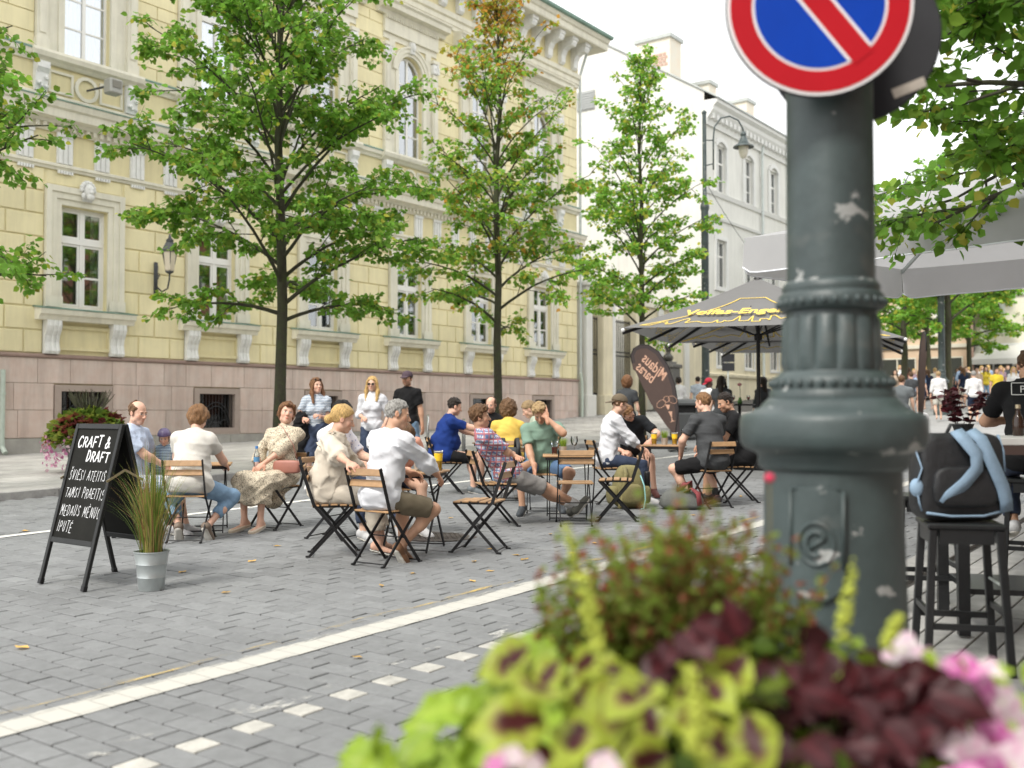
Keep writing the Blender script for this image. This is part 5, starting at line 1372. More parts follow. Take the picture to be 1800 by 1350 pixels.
# ---- big pale terrace parasol
def terrace_parasol():
    A = Vector((9.0, 3.95, 0)); e1 = Vector((.981, -.192, 0)); e2 = Vector((-.192, -.981, 0)); w = 3.1
    c = A + (e1 + e2) * w / 2; g = gz(c.x)
    t = thing('terrace_parasol', 'big pale grey terrace parasol with hanging flaps', 'umbrella', (c.x, c.y, g), 0)
    z0, z1, za = 2.69 - g, 3.03 - g, 3.62 - g
    cor = [A - c, A + e1 * w - c, A + (e1 + e2) * w - c, A + e2 * w - c]
    apex = Vector((0, 0, za)); n = 12; b = MB()
    for i in range(4):
        a, b_ = cor[i] + Vector((0, 0, z1)), cor[(i + 1) % 4] + Vector((0, 0, z1)); o = len(b.v)
        for r in range(n + 1):
            for k in range(n + 1):
                q = a.lerp(b_, k / n).lerp(apex, r / n * .99); q.z -= .06 * math.sin(PI * r / n) * 1 + .03 * math.sin(PI * k / n) * (1 - r / n); b.v.append(q)
        b.f += [(o + r * (n + 1) + k, o + r * (n + 1) + k + 1, o + (r + 1) * (n + 1) + k + 1, o + (r + 1) * (n + 1) + k) for r in range(n) for k in range(n)]
    b.build('canopy', m_fab, t, True)
    for i in range(4):
        a, b_ = cor[i], cor[(i + 1) % 4]; b = MB(); m = 40; nr = (b_ - a).cross(Vector((0, 0, 1))).normalized()
        if nr.dot(a + b_) < 0: nr = -nr
        for k in range(m + 1):
            u = k / m; q = a.lerp(b_, u); edge = min(u, 1 - u) * w
            low = z0 + (.06 * max(0, 1 - edge / .12) ** 2 if edge < .12 else 0)
            for r in range(6):
                v = r / 5; wob = .02 * math.sin(u * 23 + i) * v + .02 * math.sin(u * 9 + 2 * i) * v
                zt = z1 - .03 * math.sin(PI * u); b.v.append((q.x + nr.x * wob, q.y + nr.y * wob, zt + (low - zt) * v))
        b.f = [(k * 6 + r, k * 6 + r + 1, (k + 1) * 6 + r + 1, (k + 1) * 6 + r) for k in range(m) for r in range(5)]
        vl = b.build('valance', m_fab, t, True)
        MB().tube([Vector(b.v[k * 6 + 5]) for k in range(0, m + 1)], .008, 5).build('piping', mat('white_piping', (.8, .82, .86), .7), vl, True)
    for k in range(4):
        MB().bar(apex - Vector((0, 0, .12)), cor[k] + Vector((0, 0, z1 - .04)), .025, .035).build('rib', m_zinc, t)
    q = e2 * (w / 2 + .9)
    MB().lathe([(.05, 0), (.05, za + .35)], 12, (q.x, q.y, 0)).build('pole', m_zinc, t, 40); MB().bar(q + Vector((0, 0, za + .3)), Vector((0, 0, za + .12)), .06, .09).build('arm', m_zinc, t)
    MB().lathe([(.05, za - .05), (.06, za + .15)], 12).build('hub', m_zinc, t); MB().box(q.x - .45, q.x + .45, q.y - .45, q.y + .45, 0, .08, .02).build('base', m_steel, t)
terrace_parasol()
# ---- feather flags
m_flag = mat('brown_flag_cloth', (.135, .092, .080), .8, var=.12, vs=1.5, trans=.3); m_flagb = mat('flag_sleeve', (.055, .042, .042), .7); m_peachp = mat('peach_print', (.70, .42, .30), .8)
def feather_flag(x, y, rotz, tilt, label, full=True, H=2.75):
    t = thing('feather_flag', label, 'flag', (x, y, gz(x)), 0, 'brown feather flags')
    t.rotation_euler = (0, tilt, rotz)
    # outline in (u, z): pole side on +u
    pole = [(.30, .35), (.34, 1.0), (.335, 1.6), (.27, 2.1), (.14, 2.5), (-.02, 2.70), (-.16, 2.735), (-.28, 2.66), (-.345, 2.50), (-.34, 2.30)]
    free = [(-.335, 2.14), (-.30, 2.10), (-.12, 1.25), (.10, .62), (.22, .37)]
    k_ = 1.38 if full else 1.0
    pole = [(u * k_, z) for u, z in pole]; free = [(u * k_, z) for u, z in free]
    out = [(u, z * H / 2.75) for u, z in pole + free]
    b = MB(); b.prism(out, -.003, .003); cl = b.build('cloth', m_flag, t)
    pp = [Vector((u, 0, z * H / 2.75)) for u, z in pole]
    b = MB()
    for i in range(len(pp) - 1): b.bar(pp[i] , pp[i + 1], .016, .11, (0, 0, 1) if i < 4 else (1, 0, 0))
    bb_ = MB(); n = len(pp)
    inner = []
    cen = Vector((0, 0, 1.7))
    vs_ = []
    for i, q in enumerate(pp):
        d_ = (pp[min(i + 1, n - 1)] - pp[max(i - 1, 0)]).normalized(); nn = Vector((-d_.z, 0, d_.x)); inner.append(q + nn * .085)
    for i in range(n): vs_ += [pp[i] + Vector((0, -.006, 0)), inner[i] + Vector((0, -.006, 0)), inner[i] + Vector((0, .006, 0)), pp[i] + Vector((0, .006, 0))]
    fs_ = []
    for i in range(n - 1):
        for k in range(4): fs_.append((i * 4 + k, i * 4 + (k + 1) % 4, (i + 1) * 4 + (k + 1) % 4, (i + 1) * 4 + k))
    bb_.add(vs_, fs_).build('sleeve', m_flagb, cl)
    MB().tube([(.30, 0, -.02), (.31, 0, .4)] + [tuple(q + Vector((.004, 0, .0))) for q in pp[1:]], .012, 6).build('pole', m_steel, t, True)
    MB().box(.10, .50, -.2, .2, 0, .03, .008).build('base_plate', m_steel, t)
    if full:
        for txt, u, z, sz in (('Midaus', .06, 2.0, .345), ('baras', -.165, 1.90, .335)):
            for face in (-1, 1):
                o = text_mesh(txt, sz, m_peachp, 'lettering', cl, .25, 0, 'CENTER', .004)
                # printed through: reads correctly from the far side, mirrored from here
                ang = R_(-52)
                ex = Vector((math.cos(ang), 0, math.sin(ang))); ey = Vector((-math.sin(ang), 0, math.cos(ang)))
                M_ = Matrix((-ex * .74, ey, Vector((0, -1, 0)))).transposed().to_4x4()
                o.matrix_local = Matrix.Translation(Vector((u, face * .0045, z)) - ey * sz * .3) @ M_
        b = MB()
        loop = lambda cx, cz, rx, rz, rot: [(cx + rx * math.cos(q) * math.cos(rot) - rz * math.sin(q) * math.sin(rot), -.006, cz + rx * math.cos(q) * math.sin(rot) + rz * math.sin(q) * math.cos(rot)) for q in np.linspace(0, 2 * PI, 21)[:-1]]
        for l in (loop(.08, 1.13, .12, .08, .5), loop(.36, 1.19, .11, .08, -.7), loop(.22, 1.22, .07, .07, 0)): b.tube(l, .006, 4, closed=True)
        b.prism([(.17, 1.10), (.28, 1.08), (.25, 1.0), (.22, .97)], -.007, -.004); b.prism([(.22, .93), (.31, .92), (.285, .78), (.295, .70), (.36, .69), (.22, .67), (.265, .70), (.27, .79)], -.007, -.004)
        b.build('bee_drawing', m_peachp, cl)
    return t
x, y = WP(1168, 24); feather_flag(x, y, AZ - PI / 2, R_(-8), 'brown feather flag with mirrored peach lettering behind the right table', True, 2.6)
x, y = WP(1622, 21); feather_flag(x, y, AZ - PI / 2 + R_(82), R_(0), 'narrow brown feather flag seen edge on beside the near lamp post', False, 2.6)
# ---- litter bin
x, y = WP(1203, 30)
bn = thing('litter_bin', 'dark grey litter bin with a domed hood behind the right table', 'bin', (x, y, gz(x)), AZ)
m_bin = mat('bin_plastic', (.075, .08, .082), .5, var=.1, vs=5)
MB().box(-.38, .38, -.38, .38, .03, .80, .05).build('body', m_bin, bn); b = MB()
for sx in (-1, 1):
    for sy in (-1, 1): b.box(sx * .33 - .05, sx * .33 + .05, sy * .33 - .05, sy * .33 + .05, .79, 1.02)
b.build('pillar', m_bin, bn); MB().box(-.30, .30, -.30, .30, .79, 1.02).build('opening', mat('bin_dark', (.01, .01, .01), .9), bn)
MB().lathe([(.53, 0), (.54, .06), (.44, .15), (.2, .19), (.01, .2)], 4).build('hood', m_bin, bn, loc=(0, 0, 1.02), rot=(0, 0, PI / 4))
# ---- bicycle hoops
for k, (px, d) in enumerate(((752, 21.5), (815, 22.3))):
    x, y = WP(px, d); t = tag(MB().tube([(-.05 - .30, 0, 0), (-.35, 0, .62), (-.32, 0, .78), (-.22, 0, .86), (.22, 0, .86), (.32, 0, .78), (.35, 0, .62), (.35, 0, 0)], .024, 10).build('bike_rack', mat('stainless', (.55, .55, .54), .25, metal=.9), None, True, (x, y, gz(x) + (.11 if y > 14.2 else 0)), (0, 0, AZ + R_(6))), ['steel bicycle hoop just left of the person in blue', 'steel bicycle hoop just right of the person in blue'][k], 'bike rack', 'steel bicycle hoops')
# ---- sign pole with sign backs
x, y = WP(1280, 40)
sp_ = thing('sign_pole', 'pole with a round and three square sign backs before the white building', 'sign pole', (x, y, gz(x)), AZ - PI / 2)
MB().tube([(0, 0, 0), (0, 0, 3.6)], .035, 8).build('pole', m_zinc, sp_, True)
MB().lathe([(.30, -.01), (.30, .01)], 24).build('round_sign', m_sback, sp_, loc=(0, -.05, 3.35), rot=(PI / 2, 0, 0))
for z in (2.82, 2.46, 2.10): MB().box(-.25, .25, -.06, -.04, z - .16, z + .16, .004).build('square_sign', m_sback, sp_)
# ---- bar stools, high table on the terrace
m_blkw = mat('black_painted_wood', (.014, .015, .016), .38, var=.2, vs=10, bump=.08, bs=40, spec=.4)
def make_stool():
    t = thing('bar_stool', 'x', 'bar stool', (0, 0, 0), 0, 'black wooden bar stools')
    MB().box(-.19, .19, -.19, .19, .745, .775, .008).build('seat', m_blkw, t)
    b = MB(); 
    for s_ in (-1, 1): b.box(s_ * .165 - .012, s_ * .165 + .012, -.13, .13, .67, .744); b.box(-.13, .13, s_ * .165 - .012, s_ * .165 + .012, .67, .744)
    b.build('apron', m_blkw, t)
    for sx in (-1, 1):
        for sy in (-1, 1): MB().bar((sx * .16, sy * .16, .744), (sx * .20, sy * .20, 0.0), .038, .038, (0, 1, 0), .004).build('leg', m_blkw, t)
    for s_ in (-1, 1):
        MB().bar((s_ * .188, -.185, .24), (s_ * .188, .185, .24), .02, .032).build('stretcher', m_blkw, t); MB().bar((-.185, s_ * .187, .31), (.185, s_ * .187, .31), .02, .032).build('stretcher', m_blkw, t)
    MB().tube([(-.18, -.178, .45), (.18, -.178, .45)], .008, 6).build('foot_rail', m_zinc, t)
    return t
ST = make_stool(); STT = tree_of(ST); 
SP = [(5.32, 1.22, R_(24), 'black bar stool carrying the blue strapped backpack'), (4.98, .62, R_(30), 'black bar stool cut off by the right edge of the photo'), (6.55, 1.72, R_(28), 'black bar stool standing behind the one with the backpack')]
DZ = .032
for k, (x, y, a, lab) in enumerate(SP):
    o = ST if k == 0 else copy_tree(ST, STT); o.location = (x, y, gz(x) + DZ); o.rotation_euler = (0, 0, a); o['label'] = lab; o.scale = (.93, .93, .91)
HT = (6.42, .98)
ht = thing('high_table', 'high terrace table with a pale top and dark edge', 'table', (HT[0], HT[1], gz(HT[0]) + DZ), R_(24))
MB().box(-.35, .35, -.95, .62, 1.035, 1.075, .004).build('top', mat('table_top', (.50, .49, .47), .45, var=.08, vs=6), ht); MB().box(-.352, .352, -.952, .622, .985, 1.034).build('edge', mat('dark_brown_edge', (.055, .032, .026), .5), ht)
for sx in (-1, 1):
    for y_ in (-.86, .53): MB().box(sx * .29 - .03, sx * .29 + .03, y_ - .03, y_ + .03, 0, .984).build('leg', m_blkw, ht)
MB().box(-.28, .28, -.83, .50, .22, .25).build('foot_board', m_blkw, ht)
# ---- backpack with blue straps on the stool
m_bpk = mat('black_nylon', (.022, .023, .025), .55, var=.25, vs=6, bump=.25, bs=25, spec=.4); m_strap = mat('blue_strap', (.25, .36, .48), .75, var=.15, vs=20, bump=.2, bs=200)
def soft_box(sx, sy, sz, n=10, e=.35, bulge=0.0, taper=0.0, lump=0.0, seed=0):
    """rounded, slightly slumped box standing on z=0"""
    b = MB(); m = MB().ball((0, 0, 0), 1, 2 * n, n)
    rs = random.Random(seed); ph = [rs.uniform(0, 6) for _ in range(4)]
    for x_, y_, z_ in m.v:
        f = lambda q: math.copysign(abs(q) ** e, q)
        X, Y, Z = f(x_), f(y_), f(z_)
        k = 1 - taper * (Z + 1) / 2 + bulge * (1 - Z * Z)
        l = 1 + lump * math.sin(3 * X + ph[0] + 4 * Z) * math.cos(3 * Y + ph[1])
        b.v.append((X * sx * k * l, Y * sy * k * l, (Z + 1) * sz / 2))
    b.f = m.f; return b
def ribbon(pts, w, th, side):
    """flat strap through pts, side = across direction"""
    b = MB(); n = len(pts); P = [Vector(p) for p in pts]; sd_ = Vector(side).normalized()
    for i, q in enumerate(P):
        d_ = (P[min(i + 1, n - 1)] - P[max(i - 1, 0)]).normalized(); s_ = (sd_ - d_ * sd_.dot(d_)).normalized(); u = d_.cross(s_)
        b.v += [q + s_ * w / 2 + u * th / 2, q - s_ * w / 2 + u * th / 2, q - s_ * w / 2 - u * th / 2, q + s_ * w / 2 - u * th / 2]
    for i in range(n - 1):
        for k in range(4): b.f.append((i * 4 + k, i * 4 + (k + 1) % 4, (i + 1) * 4 + (k + 1) % 4, (i + 1) * 4 + k))
    b.f += [(0, 1, 2, 3), (4 * n - 4, 4 * n - 3, 4 * n - 2, 4 * n - 1)]
    return b
bp_ = thing('backpack', 'black backpack with light blue straps standing on a bar stool', 'backpack', (5.31, 1.23, gz(5.32) + DZ + .777 * .91), AZ - PI / 2 + R_(4))
soft_box(.215, .085, .43, 10, .33, .04, .03, .025, 3).build('body', m_bpk, bp_, True)
MB().tube([(-.19, -.075, .045), (-.08, -.10, .03), (.08, -.10, .03), (.19, -.075, .05)], .007, 6).build('trim', m_strap, bp_, True)
soft_box(.17, .03, .20, 8, .5, .0, .05).build('pocket', m_bpk, bp_, True, (0, -.085, .07))
ribbon([(-.03, -.06, .44), (-.02, -.115, .40), (.03, -.135, .33), (.035, -.13, .26), (-.02, -.12, .19), (-.09, -.11, .13), (-.115, -.10, .09)], .062, .010, (1, .0, .35)).build('shoulder_strap', m_strap, bp_, True)
ribbon([(.04, -.06, .44), (.065, -.115, .40), (.09, -.13, .33), (.13, -.125, .25), (.17, -.115, .17), (.195, -.10, .10), (.205, -.085, .05)], .062, .010, (1, 0, .25)).build('shoulder_strap', m_strap, bp_, True)
ribbon([(-.205, -.03, .40), (-.225, -.05, .34), (-.20, -.06, .26), (-.225, -.05, .18), (-.21, -.045, .10), (-.195, -.04, .06)], .05, .008, (.6, 1, 0)).build('side_strap', m_strap, bp_, True)
MB().ball((-.225, -.05, .165), (.035, .03, .045), 10, 8).build('strap_knot', m_strap, bp_, True)
ribbon([(.185, -.05, .42), (.205, -.06, .34), (.21, -.06, .24)], .03, .008, (.3, 1, 0)).build('side_strap', m_strap, bp_, True)
ribbon([(-.05, 0, .42), (-.03, -.01, .47), (.03, -.01, .47), (.05, 0, .42)], .02, .01, (0, 1, 0)).build('grab_handle', m_bpk, bp_, True)
# ---- dark leaved plant and bottle on the high table
tz = gz(HT[0]) + DZ + 1.076
px_, py_ = WP(1692, 6.35)
dp = thing('dark_plant', 'purple leaved plant in a black pot on the high table', 'pot plant', (px_, py_, tz), 0)
MB().lathe([(.045, 0), (.065, .06), (.068, .065), (.06, .06), (.001, .055)], 16, cap=False).build('pot', m_bpk, dp, 40)
rs = random.Random(4); LPp, LDd, LNn, LSs, b = [], [], [], [], MB()
for k in range(11):
    a = rs.random() * 2 * PI; q = Vector((.035 * math.cos(a), .035 * math.sin(a), .05)); d_ = Vector((math.cos(a) * .32, math.sin(a) * .32, 1)).normalized(); P_ = [q]
    for s_ in range(6): d_ = (d_ + Vector((rs.gauss(0, .1), rs.gauss(0, .1), 0))).normalized(); P_.append(P_[-1] + d_ * rs.uniform(.03, .042))
    b.tube(P_, .0022, 4, False)
    for q in P_[1:]:
        for _ in range(4): LPp.append(tuple(q)); LDd.append((rs.gauss(0, 1), rs.gauss(0, 1), .25)); LNn.append((rs.gauss(0, .5), rs.gauss(0, .5), 1)); LSs.append(rs.uniform(.03, .055))
b.build('stem', mat('plum_stem', (.06, .015, .02), .6), dp)
tag(link('foliage', leaves_mesh('foliage', np.array(LPp), np.array(LDd), np.array(LNn), np.array(LSs) , np.array([(.075 * v, .012 * v, .018 * v) for v in np.random.RandomState(1).uniform(.6, 1.5, len(LPp))]), mat('plum_leaf', (.1, .02, .03), .5, attr='Col', trans=.15)), dp), kind='stuff')
px_, py_ = WP(1789, 5.95)
bt = thing('dark_bottle', 'small dark brown bottle on the high table', 'bottle', (px_, py_, tz), 0)
MB().lathe([(.028, 0), (.03, .004), (.03, .09), (.022, .115), (.013, .13), (.012, .165), (.014, .167), (.014, .175), (.001, .175)], 16, cap=False).build('glass', mat('brown_glass', (.03, .014, .008), .08, spec=.6), bt, 50); MB().lathe([(.0145, .160), (.0145, .182), (.002, .183)], 14).build('cap', m_brass, bt)
# ---- backpacks by the right table, hanging backpack, black standing table with wine
m_olive = mat('olive_canvas', (.20, .175, .075), .85, var=.25, vs=9, bump=.4, bs=60)
ob = thing('backpack', 'olive canvas backpack standing on the paving beside the right table', 'backpack', (10.72, 6.22, gz(10.7)), AZ - PI / 2 + R_(15))
soft_box(.19, .15, .52, 10, .5, .08, .28, .05, 5).build('body', m_olive, ob, True); soft_box(.13, .06, .24, 8, .5, .1, .1, .04, 7).build('front_pocket', m_olive, ob, True, (-.02, -.16, .06)); soft_box(.055, .10, .22, 8, .5, .1).build('side_pocket', m_olive, ob, True, (.21, .0, .05)); soft_box(.055, .10, .22, 8, .5, .1).build('side_pocket', m_olive, ob, True, (-.2, .0, .05))
ribbon([(-.08, -.10, .50), (-.10, -.19, .42), (-.13, -.21, .28), (-.15, -.18, .1), (-.2, -.22, .02)], .045, .01, (1, 0, 0)).build('strap', m_olive, ob, True)
MB().tube([(.10, -.15, .40), (.12, -.22, .28), (.13, -.23, .12), (.10, -.25, .01), (.06, -.27, .01)], .008, 6).build('cord', mat('turquoise_cord', (.25, .50, .50), .7), ob, True)
MB().lathe([(.035, 0), (.036, .2), (.03, .22)], 14).build('flask', m_steel, ob, True, (.24, -.02, .22))
m_gb = mat('grey_bag_cloth', (.12, .125, .115), .85, var=.2, vs=8, bump=.3, bs=60); m_rb = mat('wine_red_strap', (.22, .045, .05), .8, var=.2, vs=10)
gb_ = thing('backpack', 'grey backpack with wine red straps lying on the paving', 'backpack', (10.95, 5.62, gz(10.9)), AZ - PI / 2 - R_(12))
soft_box(.28, .17, .24, 10, .55, .05, .3, .06, 9).build('body', m_gb, gb_, True)
ribbon([(.05, -.10, .20), (.12, -.16, .26), (.20, -.18, .20), (.22, -.19, .06)], .06, .012, (1, .3, 0)).build('strap', m_rb, gb_, True); ribbon([(.10, .10, .20), (.10, -.02, .33), (.04, -.08, .30), (-.04, -.1, .21)], .06, .012, (1, .5, 0)).build('strap', m_rb, gb_, True)
x, y, h = SEAT['c3']; hb = thing('backpack', 'dark backpack hanging on the chair of the person in mustard yellow', 'backpack', (x - math.cos(h) * .38, y - math.sin(h) * .38, gz(x) + .30), h - PI / 2)
soft_box(.15, .09, .42, 10, .45, .05, .1, .03, 2).build('body', mat('charcoal_nylon', (.03, .034, .035), .6, var=.2, vs=9), hb, True)
for s_ in (-1, 1): ribbon([(s_ * .07, .09, .36), (s_ * .08, .10, .50), (s_ * .09, .03, .53), (s_ * .10, -.09, .42), (s_ * .09, -.095, .30)], .05, .01, (1, 0, 0)).build('strap', m_bpk, hb, True)
x, y = WP(1300, 23)
bt_ = thing('standing_table', 'black standing table with wine and flowers under the umbrella', 'table', (x, y, gz(x)), 0)
MB().lathe([(.33, 1.08), (.34, 1.09), (.34, 1.11), (.33, 1.115)], 28).build('top', m_steel, bt_, 40); MB().lathe([(.25, 0), (.25, .02), (.04, .05), (.035, 1.079)], 20).build('pedestal', m_steel, bt_, 40)
for k, (a, b_) in enumerate(((-.22, -.05), (-.12, .1), (.2, 0))): stem_glass(x + SA * a + CA * b_, y - CA * a + SA * b_, gz(x) + 1.116, ['rose wine glass at the left of the black standing table', 'rose wine glass beside the first on the black standing table', 'rose wine glass at the right of the black standing table'][k], m_rose)
vs_ = thing('flower_vase', 'little green vase with a pink flower on the standing table', 'vase', (x - .02, y - .02, gz(x) + 1.116), 0)
MB().lathe([(.05, 0), (.06, .06), (.03, .12), (.03, .15)], 14).build('vase', mat('green_glass', (.10, .25, .06), .15), vs_, True); MB().tube([(0, 0, .1), (.01, 0, .3), (.0, .01, .42)], .005, 5).build('stem', m_blade, vs_); MB().ball((0, .01, .44), (.05, .05, .035), 10, 7).build('flower', mat('pink_petal', (.62, .25, .27), .7), vs_)
fol = thing('leafy_pot', 'leafy green plant in a pot under the black standing table', 'pot plant', (x + .35, y + .5, gz(x)), 0)
MB().lathe([(.15, 0), (.2, .3)], 16).build('pot', m_steel, fol, True)
r2 = np.random.RandomState(3); n_ = 260; th = r2.uniform(0, 6.28, n_); pz = r2.uniform(.3, .8, n_)
tag(link('foliage', leaves_mesh('foliage', np.stack([.28 * np.sqrt(r2.rand(n_)) * np.cos(th), .28 * np.sqrt(r2.rand(n_)) * np.sin(th), pz], 1), r2.normal(0, 1, (n_, 3)), r2.normal(0, .5, (n_, 3)) + [0, 0, 1], r2.uniform(.08, .16, n_), np.array([(.2 * v, .34 * v, .04 * v) for v in r2.uniform(.6, 1.4, n_)]), m_leaf), fol), kind='stuff')
# ---- pram far right
x, y = WP(1606, 24.5)
pm = thing('pram', 'white pram with black wheels pushed along the far street', 'pram', (x, y, gz(x)), AZ + R_(30))
m_pram = mat('pram_cloth', (.66, .66, .66), .8, var=.08, vs=5)
soft_box(.34, .20, .30, 8, .5).build('carrycot', m_pram, pm, True, (0, 0, .55)); b = MB(); b.tube([(-.30, .16, .18), (.05, .16, .55), (.35, .16, .85), (.55, .16, 1.02), (.55, -.16, 1.02), (.35, -.16, .85), (.05, -.16, .55), (-.30, -.16, .18)], .014, 6); b.tube([(.35, .16, .18), (-.1, .16, .58)], .014, 6); b.tube([(.35, -.16, .18), (-.1, -.16, .58)], .014, 6); b.build('frame', m_steel, pm, True)
for sx, sy in ((-.34, -.2), (-.34, .2), (.36, -.2), (.36, .2)): MB().tube([(.15 * math.cos(q), 0, .15 * math.sin(q)) for q in np.linspace(0, 2 * PI, 21)[:-1]], .022, 6, closed=True).build('wheel', m_steel, pm, True, (sx, sy, .172))
MB().box(-.2, .2, -.14, .14, .2, .38, .03).build('basket', m_pram, pm)
print('furniture 2', round(time.time() - T0, 1))
# ================================================================ people
f32 = np.float32
class Field:
    def __init__(s, lo, hi, h):
        s.h = h; s.lo = np.array(lo, f32); s.n = np.maximum(4, np.ceil((np.array(hi) - s.lo) / h).astype(int) + 1)
        s.v = np.full(s.n, 1.0, f32); s.ax = [(s.lo[i] + h * np.arange(s.n[i])).astype(f32) for i in range(3)]
    def blk(s, lo, hi):
        a = np.maximum(0, np.floor((np.array(lo) - s.lo) / s.h).astype(int)); b = np.minimum(s.n, np.ceil((np.array(hi) - s.lo) / s.h).astype(int) + 1)
        if np.any(b <= a): return None
        return tuple(slice(a[i], b[i]) for i in range(3)), np.meshgrid(*[s.ax[i][a[i]:b[i]] for i in range(3)], indexing='ij', sparse=True)
    def prim(s, p, infl, k, sub=False):
        m = infl + k + 2.5 * s.h
        if p[0] == 'cap':
            _, a, b, ra, rb, flat = p; r = max(ra, rb) + m
            q = s.blk(np.minimum(a, b) - r, np.maximum(a, b) + r)
            if q is None: return
            sl, (X, Y, Z) = q; ba = b - a; L2 = float(ba @ ba) + 1e-9
            x, y, z = X - a[0], Y - a[1], Z - a[2]; dt = x * ba[0] + y * ba[1] + z * ba[2]; t = np.clip(dt / L2, 0, 1)
            d = np.sqrt((x - t * ba[0]) ** 2 + (y - t * ba[1]) ** 2 + (z - t * ba[2]) ** 2) - (ra + (rb - ra) * t) - infl
            if flat: d = np.maximum(d, dt / math.sqrt(L2) - math.sqrt(L2))
        else:
            _, c, r, R = p; r = np.array(r) + infl; e = np.abs(R) @ (r + k + 2.5 * s.h)
            q = s.blk(c - e, c + e)
            if q is None: return
            sl, (X, Y, Z) = q; x, y, z = X - c[0], Y - c[1], Z - c[2]
            U = [(x * R[0, i] + y * R[1, i] + z * R[2, i]) for i in range(3)]
            k0 = np.sqrt(sum((U[i] / r[i]) ** 2 for i in range(3))); k1 = np.sqrt(sum((U[i] / (r[i] * r[i])) ** 2 for i in range(3))) + 1e-6
            d = k0 * (k0 - 1) / k1
        v = s.v[sl]
        if sub:
            d = -d; hh = np.clip(.5 + .5 * (d - v) / k, 0, 1); s.v[sl] = v + (d - v) * hh + k * hh * (1 - hh)
        else:
            hh = np.clip(.5 + .5 * (v - d) / k, 0, 1); s.v[sl] = v + (d - v) * hh - k * hh * (1 - hh)
    def cut(s, pt, n):
        X, Y, Z = np.meshgrid(*s.ax, indexing='ij', sparse=True)
        s.v = np.maximum(s.v, ((X - pt[0]) * n[0] + (Y - pt[1]) * n[1] + (Z - pt[2]) * n[2]).astype(f32))
    def noise(s, amp, fr, seed, aniso=(1, 1, 1)):
        X, Y, Z = np.meshgrid(*s.ax, indexing='ij', sparse=True); X, Y, Z = X * fr * aniso[0], Y * fr * aniso[1], Z * fr * aniso[2]; q = seed * 1.7
        n = np.sin(X + 1.6 * np.sin(.6 * Z + q) + q) * np.sin(1.1 * Z + 1.4 * np.sin(.7 * Y + 2 * q)) + .6 * np.sin(1.7 * Y + 1.3 * X + 1.2 * np.sin(1.3 * Z) + 3 * q) * np.cos(1.9 * Z + .8 * X)
        s.v += (amp * n).astype(f32)
    def creases(s, amp, fr, seed, ax):
        X, Y, Z = np.meshgrid(*s.ax, indexing='ij', sparse=True); q = seed * 2.3
        ph = fr * (ax[0] * X + ax[1] * Y + ax[2] * Z) + 1.9 * np.sin(7 * X + q) + 1.7 * np.sin(6 * Z + 5 * Y + 2 * q)
        s.v -= (amp * (1 - np.abs(np.sin(ph))) ** 2.5 * (.55 + .45 * np.sin(9 * X + 8 * Z + 3 * q))).astype(f32)
    def mesh(s):
        v = s.v; S = v < 0; n = s.n - 1
        if not S.any(): return np.zeros((0, 3)), np.zeros((0, 4), int)
        c = np.zeros(n, np.int8)
        for i in (0, 1):
            for j in (0, 1):
                for k in (0, 1): c += S[i:n[0] + i, j:n[1] + j, k:n[2] + k]
        act = np.argwhere((c > 0) & (c < 8))
        idx = np.full(n, -1, np.int64); idx[act[:, 0], act[:, 1], act[:, 2]] = np.arange(len(act))
        acc = np.zeros((len(act), 3)); cnt = np.zeros(len(act))
        for ax in range(3):
            o = [a for a in range(3) if a != ax]
            for u in (0, 1):
                for w in (0, 1):
                    a = act.copy(); a[:, o[0]] += u; a[:, o[1]] += w; b = a.copy(); b[:, ax] += 1
                    va, vb = v[a[:, 0], a[:, 1], a[:, 2]], v[b[:, 0], b[:, 1], b[:, 2]]; m = (va < 0) != (vb < 0)
                    t = va[m] / (va[m] - vb[m]); p = a[m].astype(float); p[:, ax] += t; acc[m] += p; cnt[m] += 1
        P = s.lo + s.h * acc / cnt[:, None]
        Q = []
        for ax in range(3):
            o = [(ax + 1) % 3, (ax + 2) % 3]
            sl0 = [slice(1, -1)] * 3; sl0[ax] = slice(0, -1); sl1 = [slice(1, -1)] * 3; sl1[ax] = slice(1, None)
            A, B = S[tuple(sl0)], S[tuple(sl1)]
            for flip, m in ((False, A & ~B), (True, ~A & B)):
                e = np.argwhere(m)
                if not len(e): continue
                off = np.ones(3, int); off[ax] = 0; e = e + off; q = []
                for du, dw in ((-1, -1), (0, -1), (0, 0), (-1, 0)):
                    g = e.copy(); g[:, o[0]] += du; g[:, o[1]] += dw; q.append(idx[g[:, 0], g[:, 1], g[:, 2]])
                q = np.stack(q, 1); Q.append(q[:, ::-1] if flip else q)
        return P, np.concatenate(Q)
def raw_mesh(name, parts, m, cols=None):
    P = np.concatenate([p[0] for p in parts]); off = np.cumsum([0] + [len(p[0]) for p in parts]); Q = np.concatenate([p[1] + off[i] for i, p in enumerate(parts)])
    me = bpy.data.meshes.new(name); n, k = len(P), len(Q)
    me.vertices.add(n); me.vertices.foreach_set('co', P.astype(f32).reshape(-1)); me.loops.add(4 * k); me.loops.foreach_set('vertex_index', Q.reshape(-1).astype(np.int32)); me.polygons.add(k); me.polygons.foreach_set('loop_start', np.arange(0, 4 * k, 4, dtype=np.int32))
    me.update(calc_edges=True); me.polygons.foreach_set('use_smooth', np.ones(k, bool))
    if cols is not None:
        at = me.color_attributes.new('Col', 'FLOAT_COLOR', 'POINT'); C = np.ones((n, 4), f32); C[:, :3] = np.concatenate(cols); at.data.foreach_set('color', C.reshape(-1))
    me.materials.append(m); return me
V = lambda *a: np.array(a, float)
def unit(a): a = np.array(a, float); return a / (np.linalg.norm(a) + 1e-9)
